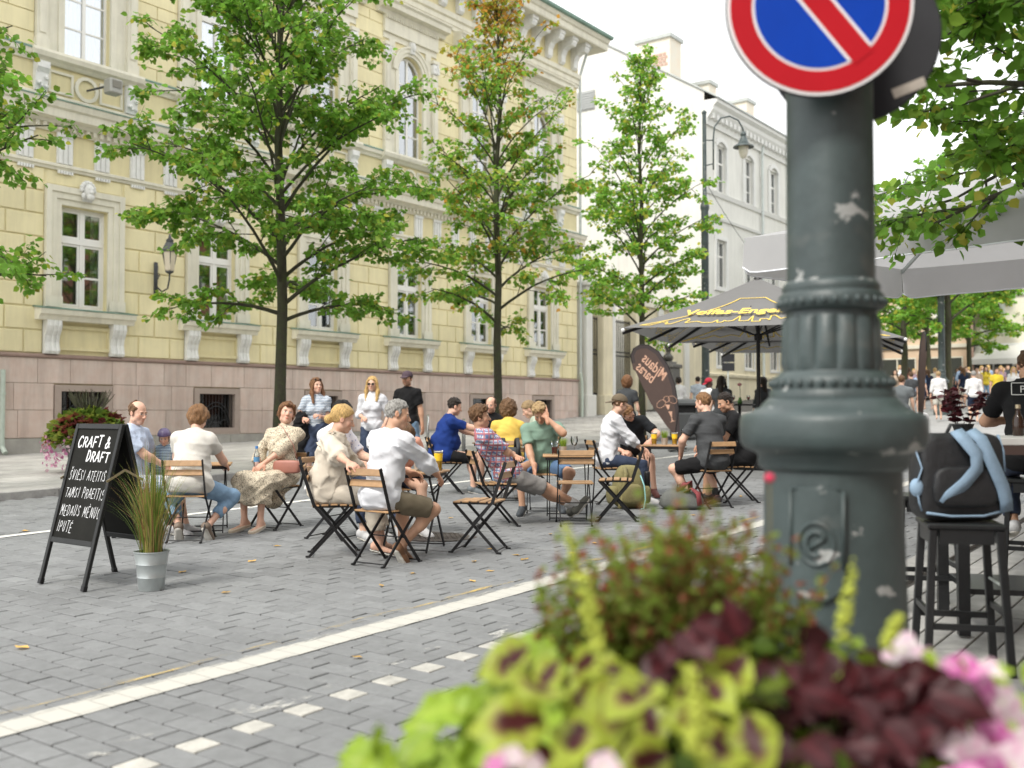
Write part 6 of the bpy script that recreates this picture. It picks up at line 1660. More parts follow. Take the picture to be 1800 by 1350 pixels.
def ik(a, b, l1, l2, pole):
    d = b - a; L = np.linalg.norm(d); L = min(L, (l1 + l2) * .998); u = unit(d); x = (l1 * l1 - l2 * l2 + L * L) / (2 * L); hgt = math.sqrt(max(0, l1 * l1 - x * x))
    p = np.array(pole, float) - u * (np.array(pole, float) @ u); return a + u * x + unit(p) * hgt, a + u * L
def rot(yaw, pitch, roll):      # degrees: yaw left +, pitch up +, roll
    a, b, c = map(math.radians, (yaw, pitch, roll)); Z = np.array([[math.cos(a), -math.sin(a), 0], [math.sin(a), math.cos(a), 0], [0, 0, 1]]); X = np.array([[1, 0, 0], [0, math.cos(b), -math.sin(b)], [0, math.sin(b), math.cos(b)]]); Y = np.array([[math.cos(c), 0, math.sin(c)], [0, 1, 0], [-math.sin(c), 0, math.cos(c)]])
    return Z @ X @ Y
m_skin = mat('skin', (.6, .4, .3), .48, attr='Col', var=.06, vs=14, bump=.06, bs=200, spec=.35)
def hair_mat(nm, c):
    if 'hair_' + nm in MATS: return MATS['hair_' + nm]
    m = mat('hair_' + nm, c, .5, spec=.3); nt = m.node_tree; L = nt.links.new; b = nt.nodes['Principled BSDF']; tc = nd(nt, 'ShaderNodeTexCoord')
    mp = nd(nt, 'ShaderNodeMapping'); mp.inputs['Scale'].default_value = (1, 1, .22); mp.inputs['Rotation'].default_value = (.35, .25, 0); L(tc.outputs['Object'], mp.inputs[0])
    n = nd(nt, 'ShaderNodeTexNoise'); n.inputs['Scale'].default_value = 130; n.inputs['Detail'].default_value = 4; n.inputs['Roughness'].default_value = .7; n.inputs['Distortion'].default_value = .8; L(mp.outputs[0], n.inputs['Vector'])
    r = nd(nt, 'ShaderNodeValToRGB'); r.color_ramp.elements[0].position = .32; r.color_ramp.elements[0].color = (*[q * .35 for q in c], 1); r.color_ramp.elements[1].position = .68; r.color_ramp.elements[1].color = (*[min(.9, q * 1.55) for q in c], 1); L(n.outputs[0], r.inputs[0]); L(r.outputs[0], b.inputs['Base Color'])
    bp = nd(nt, 'ShaderNodeBump'); bp.inputs['Strength'].default_value = .9; bp.inputs['Distance'].default_value = .012; L(n.outputs[0], bp.inputs['Height']); L(bp.outputs[0], b.inputs['Normal'])
    return m
HAIR = {'brown': (.085, .045, .022), 'dark': (.022, .015, .011), 'grey': (.30, .29, .27), 'blonde': (.55, .36, .14), 'red': (.19, .09, .04), 'ginger': (.22, .115, .05), 'fair': (.38, .26, .13), 'black': (.010, .009, .009), 'lbrown': (.14, .075, .035), 'ash': (.30, .21, .11)}
SK = {'fair': (.64, .41, .30), 'tan': (.50, .29, .19), 'pink': (.64, .39, .285), 'dark': (.075, .04, .027)}
def cloth(nm, c, var=.10, bump=.25): return mat('cloth_' + nm, c, .88, var=var, vs=6, bump=bump, bs=220, spec=.2)
def pattern_cloth(nm, kind, c1, c2, c3=None):
    if nm in MATS: return MATS[nm]
    m = mat(nm, c1, .88, bump=.2, bs=220, spec=.2); nt = m.node_tree; L = nt.links.new; b = nt.nodes['Principled BSDF']; tc = nd(nt, 'ShaderNodeTexCoord')
    def wave(ax, sc_, thr, soft=.05):
        w = nd(nt, 'ShaderNodeTexWave', bands_direction=ax); w.inputs['Scale'].default_value = sc_; w.inputs['Distortion'].default_value = .6; w.inputs['Detail Scale'].default_value = .6; L(tc.outputs['Object'], w.inputs['Vector'])
        r = nd(nt, 'ShaderNodeMapRange'); r.inputs[1].default_value = thr; r.inputs[2].default_value = thr + soft; L(w.outputs['Fac'], r.inputs[0]); return r.outputs[0]
    def mixc(f, a, c):
        x = nd(nt, 'ShaderNodeMixRGB'); L(f, x.inputs[0]); 
        if isinstance(a, tuple): x.inputs[1].default_value = (*a, 1)
        else: L(a, x.inputs[1])
        x.inputs[2].default_value = (*c, 1); return x.outputs[0]
    if kind == 'stripes': out = mixc(wave('Z', 13, .55), c1, c2)
    elif kind == 'plaid':
        out = mixc(wave('Z', 8.3, .60, .3), c1, c2); out = mixc(wave('X', 8.3, .60, .3), out, c2); out = mixc(wave('Z', 5.3, .80, .12), out, c3); out = mixc(wave('Y', 6.4, .80, .12), out, c3)
    elif kind == 'scribble':
        n = nd(nt, 'ShaderNodeTexNoise'); n.inputs['Scale'].default_value = 34; n.inputs['Detail'].default_value = 1; n.inputs['Distortion'].default_value = 2.2; L(tc.outputs['Object'], n.inputs['Vector'])
        a = nd(nt, 'ShaderNodeMath', operation='SUBTRACT'); L(n.outputs[0], a.inputs[0]); a.inputs[1].default_value = .5; a2 = nd(nt, 'ShaderNodeMath', operation='ABSOLUTE'); L(a.outputs[0], a2.inputs[0])
        r = nd(nt, 'ShaderNodeMapRange'); r.inputs[1].default_value = .040; r.inputs[2].default_value = .028; L(a2.outputs[0], r.inputs[0]); out = mixc(r.outputs[0], c1, c2)
    elif kind == 'dots':
        v = nd(nt, 'ShaderNodeTexVoronoi'); v.inputs['Scale'].default_value = 26; L(tc.outputs['Object'], v.inputs['Vector']); r = nd(nt, 'ShaderNodeMapRange'); r.inputs[1].default_value = .26; r.inputs[2].default_value = .2; L(v.outputs[0], r.inputs[0]); out = mixc(r.outputs[0], c1, c2)
    L(out, b.inputs['Base Color']); return m
def person(label, loc, heading, P, N, hands, feet, head=(0, 0, 0), sex='m', fat=1.0, skin='fair', hair=('brown', 'short'), wear=(), shoes=('trainer', (.5, .5, .5)), elbow=None, knee=None, sh_yaw=0, roll=0, toes=None, res=1.0, stubble=0.0, glasses=None, scale=1.0, group=None, curl=(.5, .5), face=True, hand_dir=None, socks=None, hand_n=None):
    t = thing('person', label, 'person', loc, heading - PI / 2, group)
    if scale != 1: t.scale = (scale,) * 3
    fm = sex == 'f'; seed = len(label) * .37 + loc[0]
    P, N = np.array(P, float), np.array(N, float); up = unit(N - P); yr = math.radians(sh_yaw); rt = V(math.cos(yr), math.sin(yr), math.sin(math.radians(roll))); rt = unit(rt - up * (rt @ up)); fw = np.cross(up, rt); T = np.stack([rt, fw, up], 1)
    sw = .158 if fm else .185; lm = .9 if fm else 1.0
    SR, SL = N + rt * sw - up * .045, N - rt * sw - up * .045
    hipw = .095; prt = unit(V(1, 0, 0)); HR, HL = P + prt * hipw - V(0, 0, .02), P - prt * hipw - V(0, 0, .02)
    pr = {}            # tag -> prims
    def cap(tag_, a, b, ra, rb, flat=False): pr.setdefault(tag_, []).append(('cap', np.array(a, float), np.array(b, float), ra, rb, flat))
    def ell(tag_, c, r, R=T): pr.setdefault(tag_, []).append(('ell', np.array(c, float), r, R))
    ell('torso', P + V(0, 0, .01), (.155 * (1.05 if fm else 1) * fat, .118 * fat, .115), np.eye(3) * .5 + T * .5 if False else T)
    ell('torso', P + (N - P) * .36 + fw * .012 * fat, (.140 * fat * (.93 if fm else 1), .105 * fat * fat, .17)); ell('torso', P + (N - P) * .70, (.158 * (.9 if fm else 1) * (.5 + .5 * fat), .112 * (.5 + .5 * fat), .185))
    cap('torso', SR - rt * .02, SL + rt * .02, .056 * lm, .056 * lm); cap('torso', N + up * .015, SR, .05, .045); cap('torso', N + up * .015, SL, .05, .045)
    if fm:
        for s_ in (-1, 1): ell('torso', P + (N - P) * .62 + rt * s_ * .065 + fw * .085, (.06, .05, .06))
    Hb = N + up * .085 + fw * .012
    Rh = T @ rot(*head) if head is not None else T
    Hc = Hb + Rh @ V(0, .018, .10)
    cap('neck', N - up * .03 - fw * .008, Hc + Rh @ V(0, -.022, -.07), .060 * lm, .050 * lm)
    arms = {}
    for s_, nm, S_ in ((1, 'R', SR), (-1, 'L', SL)):
        tgt = np.array(hands[0 if s_ > 0 else 1], float); po = (elbow or {}).get(nm, (s_ * .6, -.5, -.7))
        E, Wr = ik(S_, tgt, .285 * (.95 if fm else 1), .25 * (.95 if fm else 1), po); arms[nm] = (S_, E, Wr)
        cap('uarm' + nm, S_, E, .051 * lm * (.6 + .4 * fat), .041 * lm * (.7 + .3 * fat)); cap('farm' + nm, E, Wr, .041 * lm, .028 * lm); ell('farm' + nm, E + (Wr - E) * .25, (.043 * lm,) * 3, np.eye(3))
    legs = {}
    for s_, nm, H_ in ((1, 'R', HR), (-1, 'L', HL)):
        A0 = np.array(feet[0 if s_ > 0 else 1], float); po = (knee or {}).get(nm, (s_ * .15, 1, .35)); K, A = ik(H_, A0, .43 * (.96 if fm else 1), .42 * (.97 if fm else 1), po); legs[nm] = (H_, K, A)
        cap('thigh' + nm, H_, K, .088 * (.6 + .4 * fat), .057 * (.8 + .2 * fat)); cap('shin' + nm, K, A, .054 * lm * (.8 + .2 * fat), .035 * lm); bk = unit(np.cross(V(1, 0, 0), A - K)); ell('shin' + nm, K + (A - K) * .30 + (-bk * .012 if (-bk)[1] < 0 else bk * .012), (.052 * lm, .056 * lm, .10), np.stack([V(1, 0, 0), unit(np.cross(unit(A - K), V(1, 0, 0))), unit(A - K)], 1))
        td = unit((toes or {}).get(nm, (s_ * .18, 1, -.22))); legs[nm] += (td,)
        hl = A - td * .035 + V(0, 0, -.045); tp = A + td * .15 + V(0, 0, -.058); legs[nm] += (hl, tp); cap('foot' + nm, A, hl + V(0, 0, .015), .034, .03); cap('foot' + nm, hl, tp, .032, .026)
    # ---- skin: one body
    allp = [q for g in pr.values() for q in g]
    def bounds(ps, m):
        lo, hi = np.full(3, 9.), np.full(3, -9.)
        for q in ps:
            if q[0] == 'cap': r = max(q[3], q[4]); lo = np.minimum(lo, np.minimum(q[1], q[2]) - r); hi = np.maximum(hi, np.maximum(q[1], q[2]) + r)
            else: e = np.abs(q[3]) @ np.array(q[2]); lo = np.minimum(lo, q[1] - e); hi = np.maximum(hi, q[1] + e)
        return lo - m, hi + m
    base = np.array(SK[skin])
    h1 = .018 * res; F = Field(*bounds(allp, .03), h1)
    for q in allp: F.prim(q, 0, .03)
    parts, cols = [F.mesh()], []
    cols.append(np.tile(base, (len(parts[0][0]), 1)))
    # head
    if res > 1.6: h2 = .011
    else: h2 = .0068
    F = Field(Hc - V(.16, .16, .19), Hc + V(.16, .16, .17), h2)
    loc_ = lambda *a: Hc + Rh @ V(*a)
    I = lambda c, r, k, R=Rh, sub=False: F.prim(('ell', loc_(*c), r, R), 0, k, sub)
    jw = .92 if fm else 1.0
    I((0, -.014, .032), (.073, .093, .086), .01); I((0, .020, -.038), (.055 * jw, .066, .078), .035); I((0, .060, -.092), (.026 * jw, .022, .020), .03)
    for s_ in (-1, 1): I((s_ * .036, .052, -.028), (.024, .024, .026), .02); I((s_ * .050 * jw, .005, -.068), (.018, .03, .024), .025); I((s_ * .027, .080, .021), (.022, .010, .007), .010)
    F.prim(pr['neck'][0], 0, .02)
    for s_ in (-1, 1): I((s_ * .030, .099, .003), (.017, .014, .010), .010, Rh, True)
    F.prim(('cap', loc_(0, .083, .006), loc_(0, .104, -.030), .008, .0125, False), 0, .010)
    for s_ in (-1, 1): I((s_ * .011, .095, -.034), (.008, .009, .007), .006)
    I((0, .084, -.060), (.022, .012, .0055), .005); I((0, .081, -.071), (.019, .013, .0065), .005)
    for s_ in (-1, 1): I((s_ * .029, .0735, .002), (.0125, .0125, .0115), .002)
    for s_ in (-1, 1): I((s_ * .076, -.004, -.004), (.009, .020, .031), .006); I((s_ * .084, .002, -.002), (.006, .010, .018), .004, Rh, True)
    hp = F.mesh(); parts.append(hp)
    q = (hp[0] - Hc) @ Rh; C = np.tile(base, (len(q), 1))
    def blot(c, r, colr, a=1.0):
        w = np.clip(1.4 - np.sqrt((((q - np.array(c)) / np.array(r)) ** 2).sum(1)), 0, .4) / .4 * a; C[:] = C * (1 - w[:, None]) + np.array(colr) * w[:, None]
    if face:
        for s_ in (-1, 1): blot((s_ * .042, .07, -.03), (.02, .03, .02), base * (1.0, .80, .78), .55); blot((s_ * .078, 0, -.005), (.012, .025, .035), base * (1.02, .82, .78), .5)
        blot((0, .11, -.03), (.016, .015, .014), base * (1.02, .80, .76), .5)
        if stubble: blot((0, .05, -.085), (.06, .06, .045), base * .35, stubble)
        blot((0, .094, -.0655), (.023, .014, .0105), base * (.85, .50, .50), .75 if fm else .5)
        hcol = np.array(HAIR.get(hair[0], (.1, .06, .03)))
        for s_ in (-1, 1):
            blot((s_ * .029, .092, .023), (.021, .016, .0045), hcol * .7 + base * .12, .8)
            blot((s_ * .029, .088, .002), (.0125, .012, .0068), (.55, .52, .50)); blot((s_ * .029, .090, .002), (.0058, .012, .0062), (.035, .028, .022)); blot((s_ * .029, .088, .0095), (.0135, .014, .0028), hcol * .4, .8)
    cols.append(C)
    # hands
    for s_, nm in ((1, 'R'), (-1, 'L')):
        S_, E, Wr = arms[nm]; d = unit((hand_dir or {}).get(nm, Wr - E)); nrm = np.array((hand_n or {}).get(nm, (-s_ * .6, 0, -.8)), float); nrm = unit(nrm - d * (nrm @ d)); sd_ = np.cross(d, nrm) * -s_   # thumb side
        h3 = .0062 if res <= 1.6 else .011
        F = Field(np.minimum(Wr, Wr + d * .17) - .085, np.maximum(Wr, Wr + d * .17) + .085, h3); k_ = .9 if fm else 1.0
        R_h = np.stack([sd_, d, nrm], 1)
        F.prim(('cap', Wr - d * .05, Wr + d * .01, .030 * lm, .026 * lm, False), 0, .01)
        F.prim(('ell', Wr + d * .052, (.040 * k_, .050, .015), R_h), 0, .015)
        cu = curl[0 if s_ > 0 else 1]
        for i, (o, L) in enumerate(((.030, .068), (.010, .076), (-.010, .071), (-.029, .056))):
            b0 = Wr + d * .088 + sd_ * o * k_; a = cu * .9; p1 = b0 + (d * math.cos(a) + nrm * math.sin(a) + sd_ * o * .8) * L * .55; a2 = cu * 2.0; p2 = p1 + (d * math.cos(a2) + nrm * math.sin(a2)) * L * .5
            F.prim(('cap', b0, p1, .0092 * k_, .0082 * k_, False), 0, .004); F.prim(('cap', p1, p2, .0082 * k_, .0066 * k_, False), 0, .004)
        b0 = Wr + d * .022 + sd_ * .028; p1 = b0 + unit(d * .7 + sd_ * .6 + nrm * .35) * .042; p2 = p1 + unit(d * .95 + nrm * .3 * (1 + cu)) * .034
        F.prim(('cap', b0, p1, .013, .0105, False), 0, .008); F.prim(('cap', p1, p2, .0105, .008, False), 0, .004)
        hp = F.mesh(); parts.append(hp); cols.append(np.tile(base * (1.0, .90, .88), (len(hp[0]), 1)))
    link('body', raw_mesh('body', parts, m_skin, cols), t)
    # ---- clothes
    hc = .0125 * res
    def garment(nm, ps, infl, m, k=.03, amp=.0035, fr=26, cuts=(), fh=None):
        if not ps: return
        g = Field(*bounds([(q[0] if isinstance(q[0], tuple) else q) for q in ps], infl + .04), fh or hc)
        for q in ps:
            if isinstance(q[0], tuple): g.prim(q[0], q[1], k)
            else: g.prim(q, infl, k)
        if amp: g.noise(amp * 1.35, fr, seed); g.creases(amp * 2.0, 34, seed, (.35, .3, 1)); g.creases(amp * 1.6, 30, seed + 4, (1, -.4, .7))
        for c in cuts: g.cut(*c)
        pm = g.mesh()
        if len(pm[0]): return link(nm, raw_mesh(nm, [pm], m), t)
    def sleeve(nm, tt, infl):
        S_, E, Wr = arms[nm]; out = []
        if tt <= 1: out.append((('cap', S_, S_ + (E - S_) * tt, .052 * lm + .004, .050 * lm if tt < .9 else .043 * lm, True), infl))
        else: out.append((('cap', S_, E, .052 * lm, .043 * lm, False), infl)); out.append((('cap', E, E + (Wr - E) * (tt - 1), .044 * lm, .038 * lm, True), infl))
        return out
    def leg(nm, tt, infl, loose=0.0):
        H_, K, A = legs[nm][:3]
        fl_ = max(0, min(infl, .026) - .008); infl = .008
        if tt <= 1: return [(('cap', H_, H_ + (K - H_) * tt, .089 * (.6 + .4 * fat), (.09 + (.062 - .09) * tt) * (.7 + .3 * fat) + loose + fl_, True), infl)]
        return [(('cap', H_, K, .09 * (.6 + .4 * fat), .062 * (.8 + .2 * fat), False), infl), (('cap', K, K + (A - K) * (tt - 1), .070, .050 + loose, True), infl)]
    for w in wear:
        kind, m = w[0], w[1]; o = w[2] if len(w) > 2 else {}
        if kind == 'top':
            ps = [(q, .016 if i_ or o.get('hem', .06) < .07 else .034) for i_, q in enumerate(pr['torso'])] + sleeve('R', o.get('sl', .62), o.get('loose', .014)) + sleeve('L', o.get('sl', .62), o.get('loose', .014))
            hem = P - up * o.get('hem', .06)
            if o.get('puff'): ps += [(('ell', P + (N - P) * .2, (.17 * fat, .14 * fat, .16), T), o['puff'])]
            g = garment('top', ps, .016, m, .03, o.get('amp', .004), 20, [(hem, -up)])
            if o.get('collar'):
                cpts = []; cc = N + up * .028 + fw * .006
                for a in np.linspace(0, 2 * PI, 15)[:-1]: cpts.append(cc + rt * .068 * math.cos(a) + fw * .066 * math.sin(a) - up * (.030 * max(0, math.sin(a))))
                MB().tube([tuple(p_) for p_ in cpts], .014, 6, closed=True).build('collar', o['collar'] if not isinstance(o['collar'], bool) else m, g, True)
        elif kind == 'bottom':
            ps = [(pr['torso'][0], .006)] + leg('R', o.get('t', .8), o.get('loose', .012), o.get('fl', 0)) + leg('L', o.get('t', .8), o.get('loose', .012), o.get('fl', 0))
            garment('trousers' if o.get('t', .8) > 1 else 'shorts', ps, .012, m, .03, .003, 28, [(P + up * .09, up)])
        elif kind == 'skirt':
            (H1, K1, A1), (H2, K2, A2) = legs['R'][:3], legs['L'][:3]; tt = o.get('t', 1.5); ps = [(pr['torso'][0], .016)]
            for H_, K, A in ((H1, K1, A1), (H2, K2, A2)):
                ps.append((('cap', H_, K, .10, .085, False), .012))
                if tt > 1: ps.append((('cap', K, K + (A - K) * (tt - 1), .085, .085, True), .012))
            ps.append((('cap', (H1 + H2) / 2, (K1 + K2) / 2, .09, .075, False), .012))
            if tt > 1: ps.append((('cap', (K1 + K2) / 2, (K1 + K2) / 2 + (((A1 + A2) - (K1 + K2)) / 2) * (tt - 1), .075, .08, True), .012)); ps.append((('cap', (H1 + H2) / 2 + V(0, .05, -.02), (H1 + H2) / 2 + V(0, .1, -.22), .12, .11, False), 0))
            garment('skirt', ps, .012, m, .07, .007, 22, [(P + up * .12, up)])
        elif kind == 'coat':        # garment hung over an arm
            S_, E, Wr = arms[o.get('arm', 'R')]; c = (E + Wr) / 2
            ps = [(('cap', c + V(0, 0, -.02), c + V(0, 0, -.50), .085, .13, False), .0), (('cap', c + V(0, .03, .02), c + V(.02, -.03, -.25), .07, .10, False), 0)]
            garment('coat', ps, 0, m, .05, .012, 20)
    if shoes:
        mc = mat('shoe_%02x%02x%02x' % tuple(int(255 * c) for c in shoes[1]), shoes[1], .6, var=.15, vs=20); msole = mat('shoe_sole', (.55, .53, .48) if shoes[0] == 'trainer' else (.06, .045, .035), .8)
        for nm in 'RL':
            H_, K, A, td, hl, tp = legs[nm]
            g = Field(np.minimum(hl, tp) - .09, np.maximum(np.maximum(hl, tp), A) + .09, .0075 * max(1, res * .8)); z_ = V(0, 0, .0); sdv = unit(np.cross(td, V(0, 0, 1)))
            if shoes[0] in ('trainer', 'shoe'): g.prim(('cap', A + V(0, 0, -.005), hl + V(0, 0, .02), .040, .042, False), 0, .02)
            g.prim(('cap', hl + V(0, 0, .008), tp + V(0, 0, -.002), .040, .036, False), 0, .03); g.prim(('cap', hl + td * .09, tp - td * .02, .040, .040, False), 0, .02)
            un = unit(np.cross(sdv, td)); un = un if un[2] > 0 else -un
            bot = (hl + tp) / 2 - un * .028; g.cut(bot, -un)
            if shoes[0] in ('sandal', 'flat'): g.cut((hl + tp) / 2 + un * (.012 if shoes[0] == 'flat' else -.010), un)
            o = link('shoe', raw_mesh('shoe', [g.mesh()], mc), t)
            g = Field(np.minimum(hl, tp) - .07, np.maximum(hl, tp) + .07, .0075 * max(1, res)); g.prim(('cap', hl, tp, .045, .041, False), 0, .02); g.prim(('cap', hl + td * .09, tp - td * .02, .044, .044, False), 0, .02); g.cut(bot + un * .012, un); g.cut(bot - un * .010, -un)
            link('sole', raw_mesh('sole', [g.mesh()], msole), o)
            if socks is not None: garment('sock', [(('cap', A + (K - A) * .22, A, .040, .038, True), .004)], .004, cloth('sock_%d' % int(socks * 99), (socks,) * 3), .01, 0)
    # ---- hair, hats, glasses
    if hair and hair[1] != 'none':
        hm = hair_mat(hair[0], HAIR[hair[0]]); st = hair[1]; hh = .0075 if res <= 1.6 else .012
        F = Field(Hc - V(.22, .24, .42), Hc + V(.22, .24, .18), hh)
        E_ = lambda c, r, k=.02, sub=False: F.prim(('ell', loc_(*c), r, Rh), 0, k, sub)
        CP = lambda a, b, ra, rb, k=.03: F.prim(('cap', loc_(*a), loc_(*b), ra, rb, False), 0, k)
        cutp = lambda y_, z_, sl: F.cut(loc_(0, y_, z_), Rh @ unit(V(0, sl, -1)))
        vol = {'short': .006, 'crop': .003, 'bald': .003, 'curly': .038, 'bun': .008, 'long': .012, 'bob': .020, 'pony': .008, 'tousled': .014}.get(st, .008)
        E_((0, -.016, .036), (.076 + vol, .097 + vol, .089 + vol))
        if st in ('short', 'crop', 'bald', 'tousled'):
            F.noise(.004, 70, seed + 2); cutp(.078, .078 if st != 'tousled' else .070, 1.02 if st != 'tousled' else 1.08)
            for s_ in (-1, 1): CP((s_ * .072, .012, .03), (s_ * .073, .014, -.012), .010, .006, .008); E_((s_ * .070, .062, .045), (.022, .03, .03), .01, True)
            if st == 'tousled': CP((-.05, .045, .10), (.055, .07, .098), .022, .020)
            if st == 'bald': E_((0, .04, .10), (.068, .105, .062), .012, True)
            amp, fr = (.0050 if st != 'tousled' else .0075), 88
        elif st == 'curly':
            E_((0, -.03, -.03), (.10, .09, .10), .05); cutp(.075, .075, 1.9); E_((0, .13, -.05), (.085, .08, .11), .02, True); amp, fr = .009, 75
        elif st == 'bob':
            E_((0, -.04, -.01), (.088, .075, .085), .04); cutp(.072, .078, 1.55); E_((0, .13, -.03), (.075, .07, .10), .02, True); CP((-.055, .06, .085), (.03, .085, .08), .018, .016, .02); F.cut(loc_(0, 0, -.085), Rh @ V(0, .2, -1)); amp, fr = .0085, 62
        elif st in ('bun', 'pony'):
            cutp(.08, .075, .95); amp, fr = .003, 110
            if st == 'bun': E_((0, -.118, -.035), (.045, .04, .042), .015)
            else: CP((0, -.105, .03), (0, -.135, -.08), .03, .02); CP((0, -.135, -.08), (0, -.12, -.2), .022, .01)
        else:                                    # long
            cutp(.078, .080, 1.6)
            for s_ in (-1, 1): CP((s_ * .075, .015, .03), (s_ * .095, .02, -.12), .024, .028); CP((s_ * .095, .02, -.12), (s_ * .085, .06, -.27), .030, .018)
            CP((0, -.075, 0), (0, -.09, -.22), .06, .06, .05); E_((0, .13, -.03), (.070, .068, .11), .015, True); amp, fr = .005, 80
        F.noise(amp, fr, seed, (1, 1, .35 if st in ('long', 'bob', 'bun', 'pony') else .8))
        pm = F.mesh()
        if len(pm[0]): link('hair', raw_mesh('hair', [pm], hm), t)
    for a in glasses or ():
        if a[0] in ('specs', 'shades', 'headshades'):
            b = MB(); mm = m_steel; dz, dy = (.0, .0) if a[0] != 'headshades' else (.085, -.03)
            g_o = None
            for s_ in (-1, 1):
                ctr = (s_ * .032, .101 + dy, .001 + dz); pts = [tuple(loc_(ctr[0] + .023 * math.cos(x_), ctr[1] - abs(ctr[0]) * .1, ctr[2] + .017 * math.sin(x_))) for x_ in np.linspace(0, 2 * PI, 15)[:-1]]
                b.tube(pts, .0022, 5, closed=True); b.tube([tuple(loc_(s_ * .054, .097 + dy, .006 + dz)), tuple(loc_(s_ * .077, .03 + dy, .008 + dz)), tuple(loc_(s_ * .080, -.01 + dy, .004 + dz))], .0022, 5)
                if a[0] != 'specs': o_ = len(b.v); b.v += pts; b.f.append(tuple(range(o_, o_ + 14)))
            b.tube([tuple(loc_(-.009, .106 + dy, .005 + dz)), tuple(loc_(.009, .106 + dy, .005 + dz))], .002, 5); b.build('glasses', mm, t, True)
        elif a[0] in ('cap', 'backcap', 'helmet'):
            mm = a[1]; F = Field(Hc - V(.2, .24, .12), Hc + V(.2, .24, .2), .009); sg = 1 if a[0] == 'cap' else -1
            kz_ = .012 if a[0] != 'helmet' else .026
            F.prim(('ell', loc_(0, -.012, .040), (.078 + kz_, .099 + kz_, .088 + kz_), Rh), 0, .02); F.cut(loc_(0, 0, .042 if a[0] != 'helmet' else .03), Rh @ unit(V(0, -.18 * sg if a[0] != 'helmet' else .25, -1)))
            if a[0] != 'helmet': F.prim(('ell', loc_(0, sg * .125 - .01, .040 - (.012 if sg > 0 else .05)), (.070, .075, .008), Rh @ rot(0, -14 * sg + (16 if sg < 0 else 0), 0)), 0, .008)
            pm = F.mesh(); hat = link('cap' if a[0] != 'helmet' else 'helmet', raw_mesh('hat', [pm], mm), t)
            if a[0] == 'helmet': MB().tube([tuple(loc_(s__ * .072, y_, z_)) for s__, y_, z_ in ((-1, .01, .04), (-1, .03, -.04), (0, .05, -.125), (1, .03, -.04), (1, .01, .04))], .006, 5).build('chin_strap', m_steel, hat, True)
    return t, dict(arms=arms, Hc=Hc, Rh=Rh, N=N, T=T, P=P)
def to_local(loc, heading, w):
    d = np.array(w, float) - np.array(loc); a = heading - PI / 2; return V(d[0] * math.cos(a) + d[1] * math.sin(a), -d[0] * math.sin(a) + d[1] * math.cos(a), d[2])
def seat(key, fwd_=0.0):
    x, y, h = SEAT[key]; return (x + math.cos(h) * fwd_, y + math.sin(h) * fwd_, gz(x)), h
# colours of cloth
wh, lin, blk_ = cloth('white', (.63, .64, .67), .05), cloth('linen', (.62, .555, .46), .10, .5), cloth('black', (.012, .012, .013), .2)
jean, djean, khaki = cloth('light_denim', (.20, .31, .44), .22), cloth('dark_denim', (.045, .06, .10), .25), cloth('khaki', (.15, .125, .085), .12)
ltblue, royal, yell, sage, charc, salmon, greysh = cloth('pale_blue', (.48, .56, .70), .06), cloth('royal_blue', (.012, .035, .17), .15), cloth('mustard', (.66, .46, .10), .08), cloth('sage', (.20, .30, .235), .10), cloth('charcoal', (.06, .063, .066), .12), cloth('salmon', (.62, .30, .22), .08), cloth('grey_shorts', (.22, .21, .20), .12)
plaid = pattern_cloth('plaid_cloth', 'plaid', (.55, .55, .60), (.13, .18, .32), (.42, .15, .17)); plaid2 = pattern_cloth('check_shorts', 'plaid', (.55, .60, .70), (.30, .37, .52), (.62, .64, .68)); printd = pattern_cloth('printed_dress', 'scribble', (.66, .58, .44), (.05, .04, .035)); stripe = pattern_cloth('striped_tee', 'stripes', (.68, .71, .74), (.10, .17, .26)); dots = pattern_cloth('dotted_shirt', 'dots', (.72, .73, .78), (.36, .40, .55)); stripek = pattern_cloth('child_stripes', 'stripes', (.35, .45, .52), (.05, .08, .14))
SE = .557
def sit(key, label, fwd_=0.0, **kw):
    (loc, h) = seat(key, fwd_); kw.setdefault('P', (0, -.07, SE)); kw.setdefault('N', (0, -.10, SE + .49)); kw.setdefault('feet', ((.12, .40, .095), (-.12, .40, .095))); kw.setdefault('hands', ((.13, .27, .62), (-.13, .27, .62)))
    return person(label, loc, h, **kw)
L_ = lambda key, w: to_local((SEAT[key][0], SEAT[key][1], gz(SEAT[key][0])), SEAT[key][2], w)
